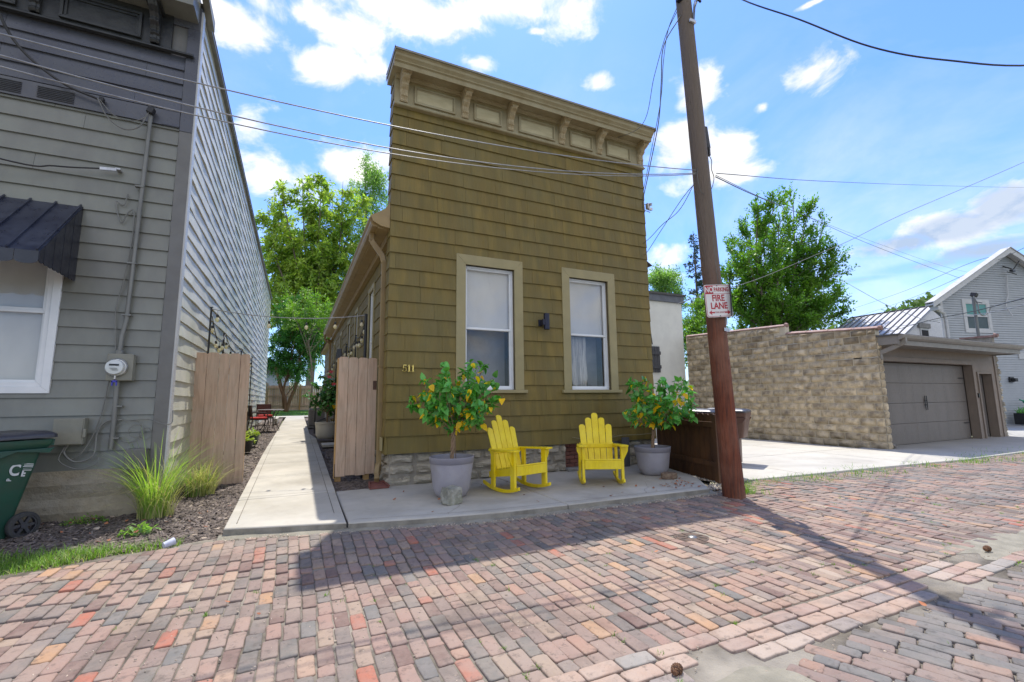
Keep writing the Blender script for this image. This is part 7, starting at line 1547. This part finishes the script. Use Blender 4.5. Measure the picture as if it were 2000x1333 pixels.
# rough grass verge
g = np.random.default_rng(77); P = []
while len(P) < 6500:
    x = g.uniform(-4.2, -.95); y = g.uniform(5.0, 6.1); c_ = 5.22+.20*sm(-2.4, -1.1, x)+.10; w_ = .12+.32*sm(-1.2, -2.6, x)
    if abs(y-c_-w_*.4) < w_*g.uniform(.4, 1.1) and g.random() < (1 if x < -1.5 else .55): P.append((x, y, bedz(x, y)-.01))
P = np.array(P); blades('verge_grass', P, np.full(len(P), .13), .006, .75, m_grass, None, 12, 3, 'stuff', False)
P2 = P[g.random(len(P)) < .22]; P2 = P2-np.array([0, .06, 0]); blades('dry_verge_grass', P2, np.full(len(P2), .10), .005, 1.1, m_straw, None, 14, 3, 'stuff', False)
pts = []
for (cx, cy, r_, n_) in ((5.85, 4.62, .12, 260), (6.15, 4.85, .16, 180), (6.5, 5.0, .22, 160), (6.1, 4.6, .2, 70), (7.3, 5.05, .2, 70), (8.2, 5.0, .35, 60), (9.8, 5.0, .5, 120), (12.5, 4.75, .3, 90), (12.9, 4.7, .25, 70), (11.3, 4.85, .4, 120), (6.9, 5.1, .25, 120), (7.8, 4.95, .35, 140), (9.0, 4.95, .5, 110), (13.6, 4.7, .5, 120), (16, 4.6, 1.2, 160), (5.95, 5.2, .1, 60), (14.5, 4.7, 1.0, 90)):
    pts.append(disc((cx, cy, -.01), r_, n_, int(cx*100)))
pts = np.concatenate(pts); blades('edge_weeds', pts, np.full(len(pts), .12), .007, .75, m_grass, None, 21, 3, 'stuff', False)
blades('edge_weeds_tall', disc((5.82, 4.66, -.01), .10, 90, 4), np.full(90, .28), .007, .8, m_grass, None, 22, 4, 'stuff', False)
g = np.random.default_rng(99); tuft = []
for k in range(170):
    x = g.uniform(-2.5, 8.5); y = g.uniform(1.4, 4.9); x = round((x+5.2)/PW)*PW-5.2-PW/2; tuft.append(disc((x, y, -.012), .018, int(g.integers(4, 16)), k+200))
tuft = np.concatenate(tuft); blades('joint_weeds', tuft, np.full(len(tuft), .035), .004, .9, m_grass, None, 23, 2, 'stuff', False)
# low green plants at the grey house foundation
def ground_plant(loc, label, n_, r_, h_, ls, mt, seed):
    t = thing('ground_plant', label, 'plant', loc); q = random.Random(seed); L = []
    for k in range(n_):
        a = q.uniform(0, 6.28); d = r_*math.sqrt(q.random()); P = Vector((d*math.cos(a)*1.4, d*math.sin(a)*.7, h_*q.random()*(1-d/r_*.6))); D = rand_dir(q, .2); U = Vector((0, 0, 1))+rand_dir(q)*.4; U = U-D*U.dot(D); U.normalize(); L.append((P, D, U, ls*q.uniform(.6, 1.2), ls*.5, .3))
    leaf_mesh('foliage', L, mt, t)
    q2 = MB(); [q2.tube([(0, 0, -.01), (q.gauss(0, r_*.4), q.gauss(0, r_*.3), h_*.7)], .003, 4) for _ in range(6)]; q2.build('stem', m_bark, t)
ground_plant((-2.02, 6.72, .06), 'low bright green ferny plant against the grey house foundation', 260, .15, .13, .035, m_grass, 3)
ground_plant((-1.42, 6.05, .05), 'pale broad leaved weed at the mulch edge below the tall grass', 60, .12, .12, .07, m_tl3, 4)
ground_plant((-2.45, 6.5, .05), 'small sprig of weed between the green bin wheel and the fern', 40, .08, .07, .03, m_grass, 6)
# water valve cover, pine cone, paper cup, leaves
vc = thing('valve_cover', 'round rusty metal water valve cover set in the brick paving', 'manhole cover', (3.63, 3.52, .004))
q = MB(); q.lathe([(0, .006), (.15, .006), (.155, .0), (.175, .0), (.18, -.008), (.18, -.04)], (0, 0, 0), 36)
for k in range(8): a = k*math.pi/4; q.obox((.10*math.cos(a), .10*math.sin(a), .008), (.07, .012, .006), (0, 0, a))
q.build('cover', mat('rusty_iron', (.15,.10,.075), (.09,.07,.06), scale=18, rough=.8, bump=.8, metal=.2), vc, auto=40)
q = MB(); q.lathe([(0, .02), (.035, .018), (.045, .008), (.05, .0)], (0, 0, 0), 20); q.build('cap', mat('worn_steel', (.30,.29,.28), (.2,.2,.2), scale=14, rough=.4, metal=.7), vc, smooth=True)
def pine_cone(loc, rz, label, s=1.0):
    q = MB(); n_ = 90
    for k in range(n_):
        f_ = k/n_; a = k*2.39996; r_ = .026*s*math.sin(math.pi*(f_*.9+.06))+.002; x = (-.05+.10*f_)*s; c_ = Vector((x, math.cos(a)*r_, math.sin(a)*r_+.028*s)); o_ = Vector((.35, math.cos(a), math.sin(a))).normalized(); sd_ = Vector((0, -math.sin(a), math.cos(a)))
        w_ = .010*s; q.add([c_-o_*.008*s, c_+o_*.006*s+sd_*w_, c_+o_*.013*s, c_+o_*.006*s-sd_*w_, c_+o_*.004*s-Vector((.005*s, 0, 0))], [(0, 1, 2, 3), (0, 3, 4), (4, 3, 2), (4, 2, 1), (0, 4, 1)])
    q.tube([(-.045*s, 0, .028*s), (.045*s, 0, .028*s)], [.008*s, .006*s], 6)
    o = q.build('pine_cone', mat('cone_brown', (.20,.10,.05), (.10,.05,.03), scale=30, rough=.8, isl=.4)); o.location = loc; o.rotation_euler = (0, 0, rz); tag(o, label, 'pine cone')
pine_cone((1.80, 1.90, .004), .25, 'brown pine cone lying on the bricks at the bottom of the picture', .72)
pine_cone((5.62, 2.04, .006), -.2, 'small brown cone lying on the pale mortar patch at the right', .7)
q = MB(); q.lathe([(.0, 0), (.028, 0), (.036, .09), (.033, .09), (.026, .006), (0, .006)], (0, 0, 0), 20, Matrix.Translation((-1.06, 5.46, .06)) @ Matrix.Rotation(R(35), 4, 'Z') @ Matrix.Rotation(R(78), 4, 'Y'))
solo('paper_cup', q, mat('cup_white', (.55,.57,.66), (.4,.42,.55), scale=12, rough=.5), (-1.06, 5.46, .03), 'crumpled white cup lying where the mulch meets the bricks', 'cup')
def fallen(name, spots, mt, sz, seed):
    q = random.Random(seed); L = []
    for x, y, z in spots:
        a = q.uniform(0, 6.28); D = Vector((math.cos(a), math.sin(a), .05)); U = Vector((q.gauss(0, .25), q.gauss(0, .25), 1)).normalized(); s = sz*q.uniform(.6, 1.3); L.append((Vector((x, y, z+.006)), D, U, s, s*.6, -.3))
    return tag(leaf_mesh(name, L, mt, None), kind='stuff')
q = random.Random(4); sp_ = []
for _ in range(70): a = q.random(); sp_.append((5.0+q.gauss(.2, .35), 5.2+q.gauss(0, .22), .12))
sp_ = [(x, y, .122 if (y > 4.92 and x < 5.5) else .03) for x, y, z in sp_]
for _ in range(18): sp_.append((q.uniform(.7, 5), q.uniform(5.0, 6.8), .122))
for _ in range(40): sp_.append((q.uniform(-1.4, 5.5), 4.85+q.gauss(0, .12), .006))
for _ in range(40): sp_.append((q.uniform(-2.5, -.7), q.uniform(5.5, 7), .09))
for _ in range(16): sp_.append((q.uniform(-1, 7), q.uniform(1.6, 4.8), .006))
fallen('dead_leaves', sp_, mat('dead_leaf', (.28,.09,.04), (.35,.15,.07), scale=9, rough=.8, isl=.4), .045, 6)
# string of fallen items tidy: door mat sized patch of grass on the lawn
g = np.random.default_rng(3); P = np.stack([g.uniform(-2, 2.2, 5000), g.uniform(28.7, 38.8, 5000), np.zeros(5000)], 1); P[:, 2] = [ground_z(x, y)+.085 for x, y, _ in P]
blades('lawn_grass', P, np.full(5000, .06), .02, .6, m_grass, None, 31, 2, 'stuff', False)

sc.render.engine = 'CYCLES'
